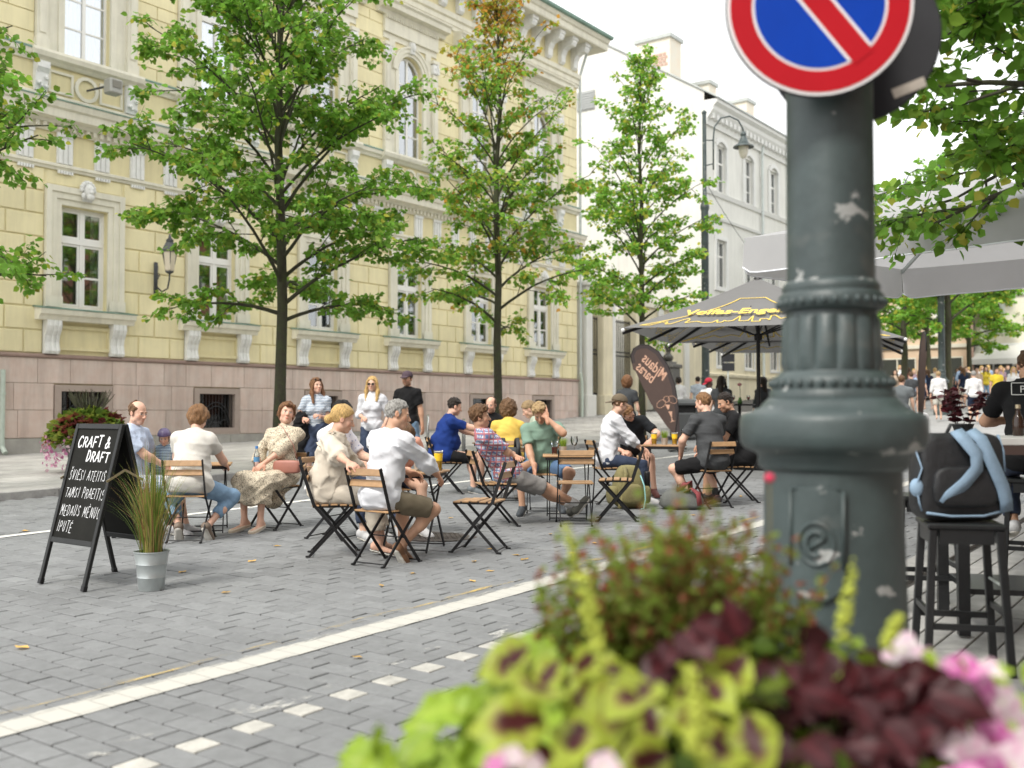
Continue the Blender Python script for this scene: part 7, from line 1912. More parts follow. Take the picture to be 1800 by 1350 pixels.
# front table
sit('b1', 'person in white shirt and brown shorts seated with back to us', N=(.03, .02, SE + .50), sh_yaw=-8, head=(-42, -2, 0), fat=1.12, hair=('grey', 'short'), skin='tan', hands=((.20, .42, .72), (-.12, .42, .73)), feet=((.08, .08, .13), (.02, .18, .11)), toes={'R': (.1, .55, -.8), 'L': (-.1, .8, -.5)}, wear=(('top', wh, dict(sl=1.55, hem=.16, loose=.022, collar=True, amp=.008)), ('bottom', khaki, dict(t=.86, loose=.02))), shoes=('trainer', (.20, .10, .05)), knee={'R': (.5, 1, .35), 'L': (-.2, 1, .3)}, elbow={'R': (.9, -.3, -.5), 'L': (-.9, -.3, -.5)})
ch = L_('b2', (SEAT['b1'][0] - .27, SEAT['b1'][1] + .16, gz(6) + .835))
sit('b2', 'person in beige linen blouse resting an arm on the next chair', N=(.02, .0, SE + .46), sh_yaw=-12, head=(12, -8, 0), sex='f', fat=1.08, hair=('blonde', 'bun'), skin='pink', hands=(ch, (-.12, .38, .66)), elbow={'R': (.5, -.3, -.8), 'L': (-.6, -.2, -.8)}, hand_dir={'R': (.6, .6, -.3)}, feet=((.12, .38, .11), (-.12, .42, .11)), wear=(('top', lin, dict(sl=1.25, hem=.14, loose=.035, amp=.010, puff=.012)), ('bottom', lin, dict(t=1.72, loose=.03, fl=.03))), shoes=('sandal', (.03, .025, .025)), curl=(.8, .5))
sit('b3', 'person in dotted white shirt behind the one in linen', N=(.02, .02, SE + .50), head=(10, -12, 0), hair=('black', 'short'), skin='fair', fat=1.1, wear=(('top', dots, dict(sl=.8, hem=.14, collar=True)), ('bottom', djean, dict(t=1.8))), res=1.3, hands=((.15, .42, .74), (-.15, .42, .74)))
sit('b4', 'person in a salmon top bending forward behind the front table', N=(.05, .26, SE + .36), head=(-20, -30, 0), sex='f', hair=('lbrown', 'bob'), wear=(('top', salmon, dict(sl=.45, hem=.1)), ('bottom', djean, dict(t=1.8))), res=1.3, hands=((.16, .46, .66), (-.14, .46, .66)))
# left table
sit('a1', 'person in pale blue shirt seated beside the chalkboard', N=(.0, -.06, SE + .51), sh_yaw=-22, head=(-18, -10, 0), hair=('lbrown', 'bald'), skin='pink', fat=1.08, hands=((.04, .26, .70), (-.06, .27, .71)), wear=(('top', ltblue, dict(sl=.72, hem=.12, collar=True, amp=.005)), ('bottom', plaid2, dict(t=.9, loose=.02))), elbow={'R': (.9, -.3, -.4), 'L': (-.9, -.3, -.4)}, curl=(.8, .8), feet=((.12, .36, .095), (-.12, .44, .095)))
sit('a3', 'person in white tee and jeans seated with back to us', N=(.02, .06, SE + .47), sh_yaw=4, head=(-8, -10, 0), sex='f', fat=1.28, hair=('ginger', 'bob'), skin='pink', hands=((.22, .44, .72), (-.18, .44, .72)), feet=((.17, -.02, .14), (-.10, -.04, .14)), toes={'R': (.2, .5, -.8), 'L': (-.1, .5, -.8)}, knee={'R': (.75, 1, .3), 'L': (-.5, 1, .3)}, wear=(('top', cloth('ivory', (.62, .60, .55), .05), dict(sl=.55, hem=.10, amp=.005)), ('bottom', jean, dict(t=1.62, loose=.014))), shoes=('shoe', (.16, .12, .09)))
sit('a4', 'person in patterned beige dress leaning back with bag and bottle', N=(.04, -.16, SE + .47), sh_yaw=18, head=(34, 2, -6), sex='f', fat=1.02, hair=('red', 'bob'), skin='pink', hands=((.10, .20, .66), (-.02, .24, .67)), feet=((.10, .36, .095), (-.10, .33, .095)), wear=(('top', printd, dict(sl=1.35, hem=.1, loose=.02, amp=.006)), ('skirt', printd, dict(t=1.52))), shoes=('flat', (.62, .52, .40)), elbow={'R': (.9, -.3, -.5), 'L': (-.9, -.3, -.5)}, curl=(.7, .7))
loc, h = seat('a1', 0); x, y = WP(291, 10.6)
person('small person in purple helmet and striped shirt standing between the seated ones', (x, y, gz(x)), HD(190), P=(0, 0, .86), N=(0, .0, 1.32), head=(20, -22, 0), feet=((.10, .02, .09), (-.10, .02, .09)), hands=((.22, .15, .95), (-.22, .15, .95)), hair=('fair', 'none'), wear=(('top', stripek, dict(sl=1.8, hem=.05, loose=.02)), ('bottom', djean, dict(t=1.85, loose=.02))), glasses=(('helmet', mat('purple_helmet', (.10, .075, .16), .3, var=.2, vs=9)),), scale=.66, res=1.1, fat=1.15)
# rear table
sit('c1', 'person in royal blue t-shirt reaching to the rear table', N=(.0, .04, SE + .50), sh_yaw=8, head=(-4, -4, 0), fat=1.38, hair=('dark', 'short'), skin='pink', hands=((.16, .60, .88), (-.14, .50, .80)), feet=((.12, .36, .095), (-.13, .42, .095)), wear=(('top', royal, dict(sl=.7, hem=.12, amp=.005)), ('bottom', blk_, dict(t=.92, loose=.02))), shoes=('trainer', (.14, .16, .17)))
sit('c2', 'person in black top facing us across the rear table', N=(0, .0, SE + .50), head=(-15, -2, 0), hair=('brown', 'bald'), skin='pink', stubble=.5, wear=(('top', blk_, dict(sl=.6)), ('bottom', blk_, dict(t=.9))), hands=((.15, .40, .76), (-.15, .4, .76)), res=1.25)
sit('c3', 'person in mustard yellow top seated with back to us', N=(.0, .06, SE + .46), head=(-6, -6, 0), sex='f', fat=1.1, hair=('lbrown', 'curly'), skin='pink', wear=(('top', yell, dict(sl=.75, hem=.10, amp=.005)), ('bottom', jean, dict(t=1.8))), hands=((.2, .42, .76), (-.2, .42, .76)), feet=((.12, .2, .11), (-.12, .15, .11)))
sit('c4', 'person in pale green top looking down at the rear table', N=(.0, .06, SE + .46), head=(0, -16, 0), sex='f', hair=('ash', 'pony'), wear=(('top', cloth('pale_sage', (.40, .46, .37)), dict(sl=.6)), ('bottom', jean, dict(t=1.8))), hands=((.1, .4, .76), (-.1, .4, .76)), res=1.25)
# middle table
sit('d1', 'person in red and blue plaid shirt reclining with crossed arms and legs out', .10, P=(0, .04, SE - .01), N=(-.02, -.24, SE + .42), sh_yaw=-6, head=(-10, -32, 0), hair=('lbrown', 'tousled'), skin='tan', fat=1.08, hands=((-.10, .10, .76), (.12, .12, .72)), elbow={'R': (1, .3, -.5), 'L': (-1, .3, -.5)}, hand_dir={'R': (-1, -.2, .2), 'L': (1, -.2, .1)}, feet=((-.02, 1.02, .12), (-.16, .93, .10)), toes={'R': (.1, .62, .78), 'L': (-.1, .75, .65)}, knee={'R': (.1, .3, 1), 'L': (-.1, .3, 1)}, wear=(('top', plaid, dict(sl=.82, hem=.13, loose=.022, collar=True, amp=.006)), ('bottom', greysh, dict(t=.92, loose=.028))), shoes=('trainer', (.10, .10, .085)), socks=.6)
sit('d2', 'person in sage green polo shirt with one hand on the face', N=(.02, .10, SE + .46), sh_yaw=4, head=(-6, -16, 6), hair=('fair', 'tousled'), skin='tan', fat=1.14, hands=((.08, .42, .46), (-.045, .315, SE + .545)), hand_dir={'L': (.30, -.28, 1), 'R': (0, .4, -1)}, hand_n={'L': (.1, -1, 0)}, elbow={'L': (-.9, .5, -.8), 'R': (.7, .2, -.6)}, wear=(('top', sage, dict(sl=.72, hem=.08, collar=True)), ('bottom', cloth('mid_denim', (.10, .17, .29), .25), dict(t=.84, loose=.02))), feet=((.24, .34, .095), (-.20, .12, .11)), knee={'R': (.5, 1, .3), 'L': (-.6, 1, .3)}, shoes=('trainer', (.05, .06, .07)), curl=(.4, .15))
# right table
sit('f1', 'person in white shirt and cap worn backwards at the right table', N=(.0, .04, SE + .52), head=(8, -8, 0), hair=('lbrown', 'crop'), skin='fair', stubble=.5, hands=((.16, .40, .66), (-.12, .42, .70)), wear=(('top', wh, dict(sl=1.45, hem=.16, loose=.02, amp=.006)), ('bottom', djean, dict(t=1.85, loose=.012))), glasses=(('backcap', cloth('olive_cap', (.14, .11, .075))), ('specs',)), feet=((.12, .42, .095), (-.12, .30, .095)))
sit('f2', 'person in glasses and black t-shirt leaning over the right table', N=(.10, .20, SE + .44), sh_yaw=10, head=(22, -18, 10), hair=('ginger', 'short'), skin='pink', fat=1.18, stubble=.35, hands=((.20, .42, .60), (-.16, .50, .74)), elbow={'R': (.9, 0, -.5), 'L': (-.9, 0, -.4)}, wear=(('top', cloth('ink_black', (.014, .016, .019), .2), dict(sl=.75, hem=.08)), ('bottom', cloth('dark_grey_shorts', (.035, .038, .04)), dict(t=.9, loose=.02))), glasses=(('specs',),), feet=((.20, .42, .095), (-.22, .40, .095)), shoes=('trainer', (.16, .05, .04)), curl=(1.0, .5))
sit('f3', 'person in charcoal grey t-shirt seated with back to us', N=(.0, .05, SE + .53), head=(22, -2, 0), hair=('ginger', 'short'), skin='pink', fat=1.16, hands=((.16, .34, .66), (-.24, .26, .62)), elbow={'L': (-1, -.3, -.4), 'R': (.9, -.3, -.4)}, wear=(('top', charc, dict(sl=.68, hem=.13, amp=.005)), ('bottom', blk_, dict(t=.88, loose=.02))), feet=((.18, .10, .10), (-.16, .14, .10)), knee={'L': (-.8, 1, .2), 'R': (.3, 1, .2)}, shoes=('trainer', (.05, .05, .055)), curl=(.5, .5), socks=.05)
sit('f4', 'person in black t-shirt leaning in from the right', N=(.0, .08, SE + .53), head=(14, -6, 0), hair=('dark', 'short'), skin='tan', stubble=.65, fat=1.1, hands=((.12, .44, .72), (-.14, .44, .72)), wear=(('top', blk_, dict(sl=.7, hem=.12)), ('bottom', blk_, dict(t=.9, loose=.02))), shoes=('trainer', (.03, .03, .03)))
# people standing behind
def stand(label, px, d, phi, **kw):
    x, y = WP(px, d); kw.setdefault('P', (0, 0, .93)); kw.setdefault('N', (0, .0, 1.43)); kw.setdefault('feet', ((.11, .10, .095), (-.11, -.12, .095))); kw.setdefault('hands', ((.27, .06, .84), (-.27, .04, .84))); kw.setdefault('knee', {'R': (.1, 1, 0), 'L': (-.1, 1, 0)}); kw.setdefault('elbow', {'R': (.5, -1, 0), 'L': (-.5, -1, 0)})
    return person(label, (x, y, gz(x) + (.11 if y > 14.2 else 0)), HD(phi), **kw)
stand('person in striped tee and denim skirt carrying a black coat', 556, 15.6, 172, sex='f', P=(0, 0, .90), N=(0, .0, 1.375), head=(28, 6, 0), hair=('red', 'long'), skin='pink', fat=.98, wear=(('top', stripe, dict(sl=.6, hem=-.03)), ('skirt', djean, dict(t=.78)), ('coat', blk_, dict(arm='R'))), hands=((.17, .22, 1.06), (-.06, .22, 1.10)), shoes=('trainer', (.62, .62, .62)), socks=.7, glasses=(('headshades',),), feet=((.10, .08, .095), (-.12, -.26, .16)), toes={'L': (0, .75, -.65)}, curl=(.9, .9))
stand('person in white top and dark sunglasses', 655, 16.4, 182, sex='f', P=(0, 0, .91), N=(0, .0, 1.40), head=(-4, 0, 0), hair=('blonde', 'long'), wear=(('top', wh, dict(sl=1.4, hem=.08, loose=.022)), ('bottom', djean, dict(t=1.85))), hands=((.12, .20, 1.05), (-.22, .12, .95)), glasses=(('shades',),), fat=.95, curl=(.8, .5))
stand('person in black t-shirt, jeans and cap walking left', 717, 16.5, 212, P=(0, 0, .97), N=(0, .0, 1.48), head=(14, 0, 0), hair=('dark', 'crop'), skin='tan', stubble=.45, wear=(('top', blk_, dict(sl=.68, hem=.14, loose=.02)), ('bottom', jean, dict(t=1.88, loose=.014))), glasses=(('cap', cloth('plum_cap', (.085, .06, .075))),), hands=((.25, .10, .90), (-.27, -.04, .88)), feet=((.10, .22, .095), (-.10, -.28, .12)))
# the man at the right edge
gx_, gy_ = WP(1812, 7.3)
o = copy_tree(ST, STT); o.location = (gx_, gy_, gz(gx_) + DZ); o.rotation_euler = (0, 0, R_(10)); o['label'] = 'black bar stool under the person at the right edge'
ho = math.radians(8) 
pg, inf = person('person in black printed t-shirt leaning on the high table at the right edge', (gx_, gy_, gz(gx_) + DZ), HD(25), P=(0, -.05, .86), N=(.0, .12, 1.36), head=(0, -10, 0), hair=('brown', 'crop'), skin='tan', fat=1.12, hands=((.30, .46, 1.10), (-.10, .42, 1.12)), elbow={'L': (-1, -.1, -.6), 'R': (1, -.2, -.6)}, wear=(('top', blk_, dict(sl=.72, hem=.12)), ('bottom', djean, dict(t=1.85))), feet=((.12, .20, .36), (-.12, .20, .36)))
m_prt = mat('shirt_print', (.62, .62, .60), .8)
q = inf['P'] + (inf['N'] - inf['P']) * .86 - inf['T'][:, 1] * .155; ex, ey = inf['T'][:, 0], inf['T'][:, 2]
o = text_mesh('PHX', .075, m_prt, 'shirt_print', pg, 0, .001); o.matrix_local = Matrix.Translation(Vector(q - ey * .02)) @ Matrix((Vector(ex), Vector(ey), Vector(np.cross(ex, ey)))).transposed().to_4x4()
b = MB(); c4 = [q + ex * a * .125 + ey * (c_ * .045 + .008) for a, c_ in ((-1, -1), (1, -1), (1, 1), (-1, 1))]
for i in range(4): b.tube([tuple(c4[i]), tuple(c4[(i + 1) % 4])], .004, 4)
b.build('print_border', m_prt, pg)
# background figures
G2 = 'people farther down the street'
cl = [cloth('bg_%d' % i, c) for i, c in enumerate([(.72, .72, .72), (.06, .065, .07), (.02, .03, .06), (.30, .40, .55), (.62, .48, .05), (.40, .03, .05), (.55, .42, .32), (.16, .18, .19), (.6, .58, .52), (.35, .25, .3)])]
def bgp(label, px, d, phi, top, bot, hr, **kw):
    kw.setdefault('res', 2.1); kw['group'] = G2; kw['face'] = False
    st = rnd.uniform(-.2, .2); kw.setdefault('feet', ((.10, st, .095), (-.10, -st, .11))); kw.setdefault('shoes', None)
    return stand(label, px, d, phi, hair=hr, wear=(('top', top, dict(sl=rnd.choice([.6, .6, 1.5]), hem=.08)), ('bottom', bot, dict(t=rnd.choice([.85, 1.85]), loose=.016))), **kw)
bgp('person in dark clothes behind the one in white shirt and cap', 1102, 21, 20, cl[1], cl[2], ('red', 'curly'), sex='f')
bgp('person in white top walking away by the bust', 1193, 33, 5, cl[0], cl[2], ('dark', 'bob'), sex='f')
bgp('person in striped shirt walking away right of the bust', 1227, 33, 350, stripe, cl[1], ('dark', 'short'))
bgp('person in red cap and white shirt beyond the bin', 1245, 25, 60, cl[0], cl[1], ('black', 'none'), skin='dark', glasses=(('backcap', cl[5]),))
bgp('person in black standing behind the pair at the right table', 1268, 22, 20, cl[1], cl[1], ('dark', 'long'), sex='f')
bgp('person in dark clothes under the umbrella beside its pole', 1342, 24, 340, cl[1], cl[2], ('dark', 'long'), sex='f')
bgp('person in grey t-shirt and jeans pushing the pram', 1585, 24, 20, cl[7], jean, ('lbrown', 'crop'))
bgp('person in white at the left of the far crowd', 1566, 27, 40, cl[0], cl[8], ('brown', 'bob'), sex='f')
bgp('person in white shirt walking away right of the far lamp', 1712, 34, 15, cl[0], cl[2], ('grey', 'short'))
bgp('person in yellow vest and dark shorts walking towards us', 1752, 40, 185, cl[4], cl[1], ('dark', 'short'), skin='tan')
bgp('person in white walking towards us at right', 1782, 42, 200, cl[0], cl[8], ('blonde', 'long'), sex='f')
rc = random.Random(12)
desc = ['white', 'dark grey', 'navy', 'pale blue', 'yellow', 'red', 'beige', 'grey', 'cream', 'mauve']
spots = [(1574, 45, 6), (1590, 49, 5), (1607, 46, 9), (1617, 40, 3), (1632, 43, 2), (1644, 47, 8), (1602, 36, 1), (1690, 52, 3), (1698, 48, 1), (1703, 57, 6), (1722, 60, 0), (1738, 54, 3), (1765, 58, 8), (1772, 50, 1), (1790, 55, 6), (1797, 62, 0), (1744, 66, 9), (1683, 63, 7), (1726, 50, 0), (1664, 58, 4), (1582, 56, 0), (1597, 60, 5), (1625, 55, 6), (1650, 36, 0), (1694, 44, 2), (1717, 44, 6), (1733, 47, 4), (1760, 47, 9), (1779, 60, 5), (1786, 48, 2)]
for i, (px, d, c) in enumerate(spots):
    nb = ['near the far lamp post', 'left of the far lamp post', 'right of the far lamp post', 'before the cream house']
    wh_ = 0; where = nb[1] if px < 1640 else nb[0] if px < 1680 else nb[2] if px < 1735 else nb[3]
    f_ = rc.random() < .5
    bgp('far person in %s %s' % (desc[c] + ' top', where) + (', back row' if d > 52 else ''), px, d, rc.choice([10, 20, 350, 180, 190, 200]), cl[c], rc.choice([cl[1], cl[2], jean, cl[8]]), (rc.choice(['brown', 'dark', 'fair', 'lbrown', 'blonde']), 'long' if f_ else 'short'), sex='f' if f_ else 'm', res=2.6)
# bust on the pedestal
F = Field((-.45, -.3, 2.25), (.45, .3, 3.4), .02); E3 = np.eye(3)
for c, r in (((0, 0, 3.02), (.15, .18, .20)), ((0, -.05, 2.92), (.11, .13, .14)), ((0, 0, 2.50), (.36, .20, .20)), ((0, .0, 2.40), (.22, .18, .16))): F.prim(('ell', V(*c), r, E3), 0, .06)
F.prim(('cap', V(0, 0, 2.5), V(0, 0, 2.9), .13, .10, False), 0, .06); F.prim(('ell', V(0, -.20, 2.97), (.025, .04, .04), E3), 0, .02); F.cut(V(0, 0, 2.301), V(0, 0, -1))
o = link('bust', raw_mesh('bust', [F.mesh()], m_brz), BUST)
print('people', round(time.time() - T0, 1))
# ================================================================ flower planters
KD = 1.26
def at(px, py, d):
    d *= KD
    x, y = W((px - 900) / 1785. * d, d); return Vector((x, y, CAM_H + (725 - py) / 1785. * d))
m_pleaf = mat('planter_leaf', (.2, .3, .04), .45, attr='Col', trans=.35, spec=.35, rand=.16)
def leaf_mesh(nm, kind, seed):
    rs = random.Random(seed); nu, nv = 12, 8; v, f, c = [], [], []
    for i in range(nu + 1):
        t = i / nu
        if kind == 'lime': w = .46 * math.sin(PI * min(1, t * .93 + .07) ** .75) * (1 + .22 * math.sin(t * 13)) * (1 - t * .15)
        else: w = .40 * math.sin(PI * (t * .95 + .05) ** .8) * (1 + .07 * math.sin(t * 42))
        for j in range(nv + 1):
            s_ = j / nv * 2 - 1; x = s_ * w; z = .16 * abs(s_) ** 1.5 * w - .32 * t * t + .03 * math.sin(7 * t + 3 * s_ + seed) + .02 * math.sin(14 * t) * abs(s_)
            v.append((x, t, z)); e = max(abs(s_), (t - .5) * 2 if t > .5 else 0)
            k = rs.uniform(.9, 1.1)
            if kind == 'lime': col_ = (.27, .40, .035) if abs(s_) > .12 else (.36, .47, .06)
            elif kind == 'duo':
                edge = max(abs(s_) + .08 * math.sin(t * 30), (t - .35) * 1.45)
                col_ = (.36, .43, .05) if edge > .46 + .1 * math.sin(t * 17 + seed) else ((.26, .18, .05) if edge > .36 else (.07, .014, .016))
            else: col_ = (.052, .010, .013) if abs(s_) > .15 else (.11, .02, .026)
            c.append((col_[0] * k, col_[1] * k, col_[2] * k, 1))
    for i in range(nu):
        for j in range(nv): o = i * (nv + 1) + j; f.append((o, o + 1, o + nv + 2, o + nv + 1))
    me = bpy.data.meshes.new(nm); me.from_pydata(v, [], f); a_ = me.color_attributes.new('Col', 'FLOAT_COLOR', 'POINT'); a_.data.foreach_set('color', [q for p in c for q in p]); me.materials.append(m_pleaf); smooth_mesh(me, True)
    return me
LM = {k: [leaf_mesh('leaf_' + k, k, 10 * i + 3) for i in range(3)] for k in ('lime', 'duo', 'wine')}
PC = Vector((*W(.30 * KD, 1.42 * KD), 0)); PC.z = gz(PC.x)
fp = thing('flower_planter', 'foreground planter of lime and burgundy coleus with pink petunias', 'planter', PC, 0, 'street flower planters')
b = MB(); b.lathe([(.30, 0), (.32, .02), (.26, .08), (.24, .25), (.30, .36), (.42, .50), (.47, .62), (.48, .64), (.48, .67), (.45, .67), (.42, .62), (.001, .61)], 32, cap=False); b.build('pot', mat('planter_shell', (.10, .10, .10), .6, var=.15, vs=5), fp, 40)
MB().lathe([(.001, .625), (.43, .622)], 24, cap=False).build('soil', m_bark, fp)
rs = random.Random(77)
def put_leaf(kind, p, size, up_=.55, aim=None):
    size *= {'wine': .82, 'duo': .86, 'lime': 1.0}[kind]
    out = Vector((p.x - PC.x, p.y - PC.y, 0)); out = out.normalized() if out.length > .01 else Vector((1, 0, 0))
    d_ = (aim if aim is not None else (out * .8 + Vector((rs.gauss(0, .55), rs.gauss(0, .55), rs.gauss(-.05, .3))))).normalized()
    n_ = Vector((rs.gauss(0, .25), rs.gauss(0, .25), 1)) * up_ + out * .35 + Vector((-CA, -SA, 0)) * .55
    n_ = (n_ - d_ * n_.dot(d_)).normalized(); x_ = d_.cross(n_)
    o = link('leaf', rs.choice(LM[kind]), fp); M_ = Matrix((x_, d_, n_)).transposed().to_4x4(); q = p - PC
    o.matrix_local = Matrix.Translation(q - d_ * size * .45) @ M_ @ Matrix.Diagonal((size, size, size, 1))
for k in range(100):                                      # lime mass, left
    px = rs.uniform(610, 1010); top = 1335 - (px - 610) * .62 if px < 960 else 1130; py = rs.uniform(max(1120, top), 1420); put_leaf('lime', at(px, py, 1.16 + .22 * rs.random() + (1350 - py) * .0006), rs.uniform(.055, .085))
for k in range(16): put_leaf('lime', at(rs.uniform(1350, 1640), rs.uniform(1120, 1300), rs.uniform(1.30, 1.45)), rs.uniform(.05, .08))
for k in range(56):                                      # lime-edged coleus, middle
    px = rs.uniform(880, 1330); py = rs.uniform(1150, 1420); put_leaf('duo', at(px, py, 1.12 + .16 * rs.random() + (1350 - py) * .0005), rs.uniform(.075, .115))
for k in range(78):                                      # burgundy coleus, right
    px = rs.uniform(1330, 1690); py = rs.uniform(1185, 1430); put_leaf('wine', at(px, py, 1.10 + .2 * rs.random() + (1350 - py) * .0005), rs.uniform(.07, .115))
for px, py in ((1180, 1140), (1250, 1105), (1290, 1090), (1220, 1120), (1155, 1170), (1390, 1170), (1440, 1160), (1500, 1180)): put_leaf('wine', at(px, py, 1.22), rs.uniform(.075, .10))
for px, py in ((945, 1195), (1075, 1240), (1010, 1290), (1265, 1300), (1320, 1300), (1110, 1210), (900, 1260)): put_leaf('duo', at(px, py, 1.06), rs.uniform(.10, .125), .9)
# under-storey that fills the gaps
nr_ = np.random.RandomState(9); n_ = 1600; th = nr_.uniform(0, 2 * PI, n_); rr_ = .50 * np.sqrt(nr_.rand(n_)); zz = .62 + .36 * nr_.rand(n_) * (1 - (rr_ / .6) ** 2)
pal = np.array([(.10, .17, .02), (.20, .27, .03), (.05, .012, .014), (.08, .12, .02)])
tag(link('under_foliage', leaves_mesh('under_foliage', np.stack([rr_ * np.cos(th), rr_ * np.sin(th), zz], 1), np.stack([np.cos(th), np.sin(th), nr_.normal(0, .5, n_)], 1), nr_.normal(0, .5, (n_, 3)) + [0, 0, 1], nr_.uniform(.04, .075, n_), pal[nr_.randint(0, 4, n_)], m_leaf), fp), kind='stuff')
# fine reddish stems rising behind
P_, D_, N_, S_, C_, b = [], [], [], [], [], MB()
for k in range(560):
    px = min(1400, max(960, rs.gauss(1180, 105))); hgt = KD * rs.uniform(.05, .25) * (1 - abs(px - 1190) / 480); base = at(px, rs.uniform(1125, 1230), rs.uniform(1.40, 1.62)) - PC
    d_ = Vector((rs.gauss(0, .16), rs.gauss(0, .16), 1)); q = base.copy(); pts = [q.copy()]
    for s_ in range(6):
        d_ += Vector((rs.gauss(0, .10), rs.gauss(0, .10), 0)); q = q + d_.normalized() * hgt / 6; pts.append(q.copy())
        for _ in range(3): P_.append(tuple(q)); D_.append((rs.gauss(0, 1), rs.gauss(0, 1), .8)); N_.append((rs.gauss(0, 1), rs.gauss(0, 1), 1)); S_.append(rs.uniform(.010, .021)); f_ = s_ / 6; v_ = rs.uniform(.7, 1.3); C_.append((.30 * v_, .09 * v_, .05 * v_) if rs.random() < .10 + .30 * f_ else (.22 * v_, .31 * v_, .05 * v_))
    b.tube(pts, .0011, 3, False)
b.build('fine_stem', mat('reddish_stem', (.22, .17, .05), .6), fp)['kind'] = 'stuff'
tag(link('fine_foliage', leaves_mesh('fine_foliage', np.array(P_), np.array(D_), np.array(N_), np.array(S_), np.array(C_), m_leaf), fp), kind='stuff')
# coleus flower spikes
def spike(p0, p1, r):
    r *= 1.0
    b = MB(); a, e = p0 - PC, p1 - PC; n = 11
    for i in range(n):
        t = i / (n - 1); c = a.lerp(e, t) + Vector((0, 0, .01 * math.sin(t * 3))); k = r * (1.1 - .6 * t)
        for j in range(5): an = j * 2 * PI / 5 + i * .6; b.ball((c.x + k * .7 * math.cos(an), c.y + k * .7 * math.sin(an), c.z + rs.gauss(0, .006)), k * rs.uniform(.35, .7), 6, 4)
    b.build('flower_spike', mat('lime_spike', (.46, .52, .07), .6, trans=.2), fp, True)
for a, e, d, r in (((1045, 1130), (995, 930), 1.30, .013), ((1060, 1200), (1030, 1010), 1.22, .011), ((1225, 1310), (1215, 1180), 1.02, .014), ((1478, 1110), (1497, 1005), 1.30, .011), ((1555, 1130), (1580, 1085), 1.28, .010)): spike(at(a[0], a[1], d), at(e[0], e[1], d), r)
for px, py, d in ((1262, 1012, 1.5), (1352, 840, 1.55), (1065, 1030, 1.5)): MB().ball((0, 0, 0), (.010, .010, .009), 8, 6).build('red_bud', mat('crimson_bud', (.62, .03, .09), .6), fp, True, at(px, py, d) - PC); MB().tube([at(px, py, d) - PC, at(px, py + 190, d) - PC], .0012, 4).build('bud_stem', bpy.data.materials['reddish_stem'], fp)
# petunias
def petunia(nm, c1, c2):
    v, f, c = [(0, 0, -.02)], [], [(.55, .50, .15, 1)]; n = 30
    for ring, (r, z) in enumerate(((.15, .0), (.55, .10), (1.0, .12))):
        for k in range(n):
            a = 2 * PI * k / n; lob = 1 + (.10 * math.cos(5 * a) if ring == 2 else 0); v.append((r * lob * math.cos(a), r * lob * math.sin(a), z + (.05 * math.sin(10 * a) if ring == 2 else 0))); w = .5 + .5 * math.cos(5 * a); cc = [c1[i] * (1 - w * .5 * (ring > 0)) + c2[i] * w * .5 * (ring > 0) for i in range(3)]; c.append((*cc, 1))
    for k in range(n): f.append((0, 1 + k, 1 + (k + 1) % n))
    for ring in range(2):
        for k in range(n): o = 1 + ring * n; f.append((o + k, o + n + k, o + n + (k + 1) % n, o + (k + 1) % n))
    me = bpy.data.meshes.new(nm); me.from_pydata(v, [], f); a_ = me.color_attributes.new('Col', 'FLOAT_COLOR', 'POINT'); a_.data.foreach_set('color', [q for p in c for q in p]); me.materials.append(m_pleaf); smooth_mesh(me, True); return me
PT = [petunia('petunia_pink', (.62, .13, .42), (.80, .60, .70)), petunia('petunia_white', (.80, .72, .74), (.72, .30, .52))]
PTm = [(1705, 1220, 1.24, 0, .030), (1690, 1180, 1.3, 0, .026), (1580, 1140, 1.32, 1, .024), (1620, 1170, 1.32, 1, .024), (1725, 1190, 1.3, 1, .024), (1660, 1260, 1.2, 1, .022), (1740, 1300, 1.18, 0, .028), (1700, 1330, 1.14, 1, .026), (1765, 1265, 1.22, 1, .024), (1640, 1210, 1.28, 1, .02), (1720, 1360, 1.12, 0, .03), (1770, 1340, 1.15, 1, .026), (1790, 1305, 1.2, 1, .02), (1600, 1240, 1.25, 1, .02), (1675, 1300, 1.16, 1, .022),
       (900, 1325, 1.02, 1, .012), (870, 1340, 1.0, 0, .012), (935, 1340, 1.0, 1, .011), (1060, 1345, 1.0, 1, .016), (1755, 1230, 1.25, 1, .02), (1690, 1390, 1.1, 0, .03), (1760, 1400, 1.1, 1, .03)]
for px, py, d, k, r in PTm:
    r *= 1.3
    p = at(px, py, d); n_ = (Vector((-CA, -SA, .35)) + Vector((rs.gauss(0, .35), rs.gauss(0, .35), rs.gauss(0, .3)))).normalized(); o = link('petunia', PT[k], fp); o.matrix_local = Matrix.Translation(p - PC) @ n_.to_track_quat('Z', 'Y').to_matrix().to_4x4() @ Matrix.Diagonal((r, r, r, 1))
for k in range(34):
    px = rs.uniform(1600, 1830); py = rs.uniform(1150, 1430); put_leaf('lime', at(px, py, rs.uniform(1.2, 1.4)), rs.uniform(.025, .045))
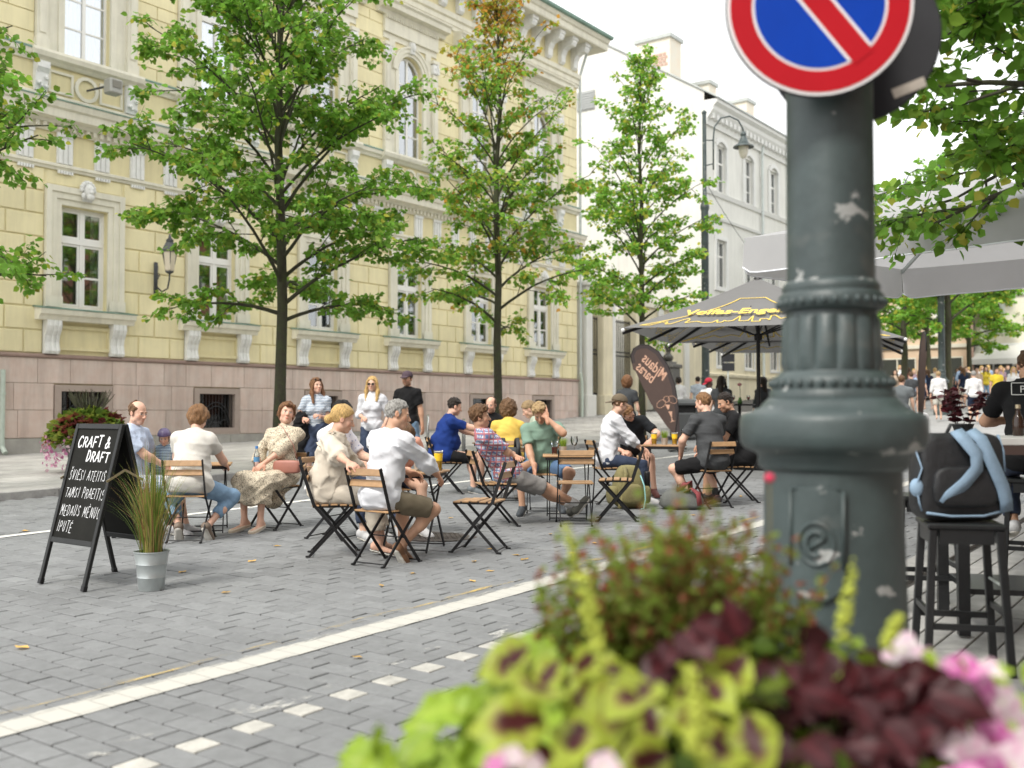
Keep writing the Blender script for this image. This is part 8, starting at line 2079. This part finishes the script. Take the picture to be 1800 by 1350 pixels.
# the planter by the far wall
x, y = WP(158, 18.2)
fq = thing('flower_planter', 'bushy planter of coleus and pink flowers against the wall behind the chalkboard', 'planter', (x, y, kz(x)), 0, 'street flower planters')
MB().lathe([(.28, 0), (.30, .05), (.42, .55), (.45, .58), (.40, .58), (.001, .5)], 24, cap=False).build('pot', bpy.data.materials['planter_shell'], fq, 40)
n_ = 2600; u = nr_.normal(0, 1, (n_, 3)); u /= np.linalg.norm(u, axis=1, keepdims=True); u[:, 2] = np.abs(u[:, 2]) * 1.0 - .15; rad = nr_.uniform(.72, 1.02, (n_, 1)); Pq = u * rad * [.66, .66, .56] + [0, 0, .60]
pal = np.array([(.20, .26, .04), (.26, .30, .05), (.15, .035, .03), (.22, .08, .04), (.12, .20, .03)]); pi_ = (np.sin(Pq[:, 0] * 7 + Pq[:, 1] * 5) + np.sin(Pq[:, 2] * 9) + nr_.normal(0, .8, n_)); ci = np.where(pi_ > 1.5, 2, np.where(pi_ > 1.0, 3, nr_.choice([0, 1, 4], n_)))
tag(link('foliage', leaves_mesh('foliage', Pq, u + nr_.normal(0, .5, (n_, 3)), u * .5 + nr_.normal(0, .3, (n_, 3)) + [0, 0, .8], nr_.uniform(.09, .16, n_), pal[ci] * nr_.uniform(.7, 1.3, (n_, 1)), m_leaf), fq), kind='stuff')
b = MB(); 
for k in range(90): a = math.radians(rs.uniform(0, 360)); b.tube([(.2 * math.cos(a), .2 * math.sin(a), 1.1), (.35 * math.cos(a) + rs.gauss(0, .05), .35 * math.sin(a), rs.uniform(1.25, 1.48))], .006, 3, False)
tag(b.build('fine_stem', m_bark, fq), kind='stuff')
n_ = 110; a = AZ + PI * .76 + nr_.normal(0, .42, n_); Pq = np.stack([.70 * np.cos(a), .70 * np.sin(a), nr_.uniform(.15, .62, n_)], 1) + nr_.normal(0, .05, (n_, 3))
tag(link('pink_flowers', leaves_mesh('pink_flowers', Pq, nr_.normal(0, 1, (n_, 3)), np.stack([np.cos(a), np.sin(a), .3 * np.ones(n_)], 1) + nr_.normal(0, .3, (n_, 3)), nr_.uniform(.05, .085, n_), np.array([(.66, .34, .48), (.74, .56, .62), (.55, .20, .38)])[nr_.randint(0, 3, n_)], m_leaf), fq), kind='stuff')
# handbag, bottle of the woman in the dress
x, y, h = SEAT['a4']; T4 = lambda a, b_, c: (x + math.cos(h - PI / 2) * a - math.sin(h - PI / 2) * b_, y + math.sin(h - PI / 2) * a + math.cos(h - PI / 2) * b_, gz(x) + c)
hbg = thing('handbag', 'rose brown leather clutch on the lap of the person in the dress', 'handbag', T4(-.20, .05, .585), h - PI / 2 + R_(20)); m_hb = mat('rose_leather', (.36, .15, .11), .5, var=.12, vs=8)
soft_box(.15, .045, .14, 8, .4).build('body', m_hb, hbg, True); ribbon([(-.12, 0, .12), (-.06, -.02, .3), (.06, -.03, .48), (.12, -.05, .52)], .012, .004, (0, 1, 0)).build('strap', m_hb, hbg, True)
wbt = thing('water_bottle', 'clear water bottle with blue cap in the hands of the person in the dress', 'bottle', T4(.05, .24, .66), 0)
MB().lathe([(.028, 0), (.032, .01), (.032, .12), (.014, .17), (.013, .19)], 14).build('bottle', glass_mat('pet_plastic', (.85, .9, .95), .1), wbt, 40); MB().lathe([(.016, .188), (.016, .215)], 12).build('cap', mat('blue_cap', (.05, .2, .5), .5), wbt); MB().lathe([(.0325, .05), (.0325, .1)], 14, cap=False).build('wrapper', mat('blue_wrapper', (.10, .28, .50), .5), wbt)
print('planters', round(time.time() - T0, 1), 'objects', len(bpy.data.objects), 'tris', sum(len(o.data.polygons) for o in bpy.data.objects if o.type == 'MESH') * 2)
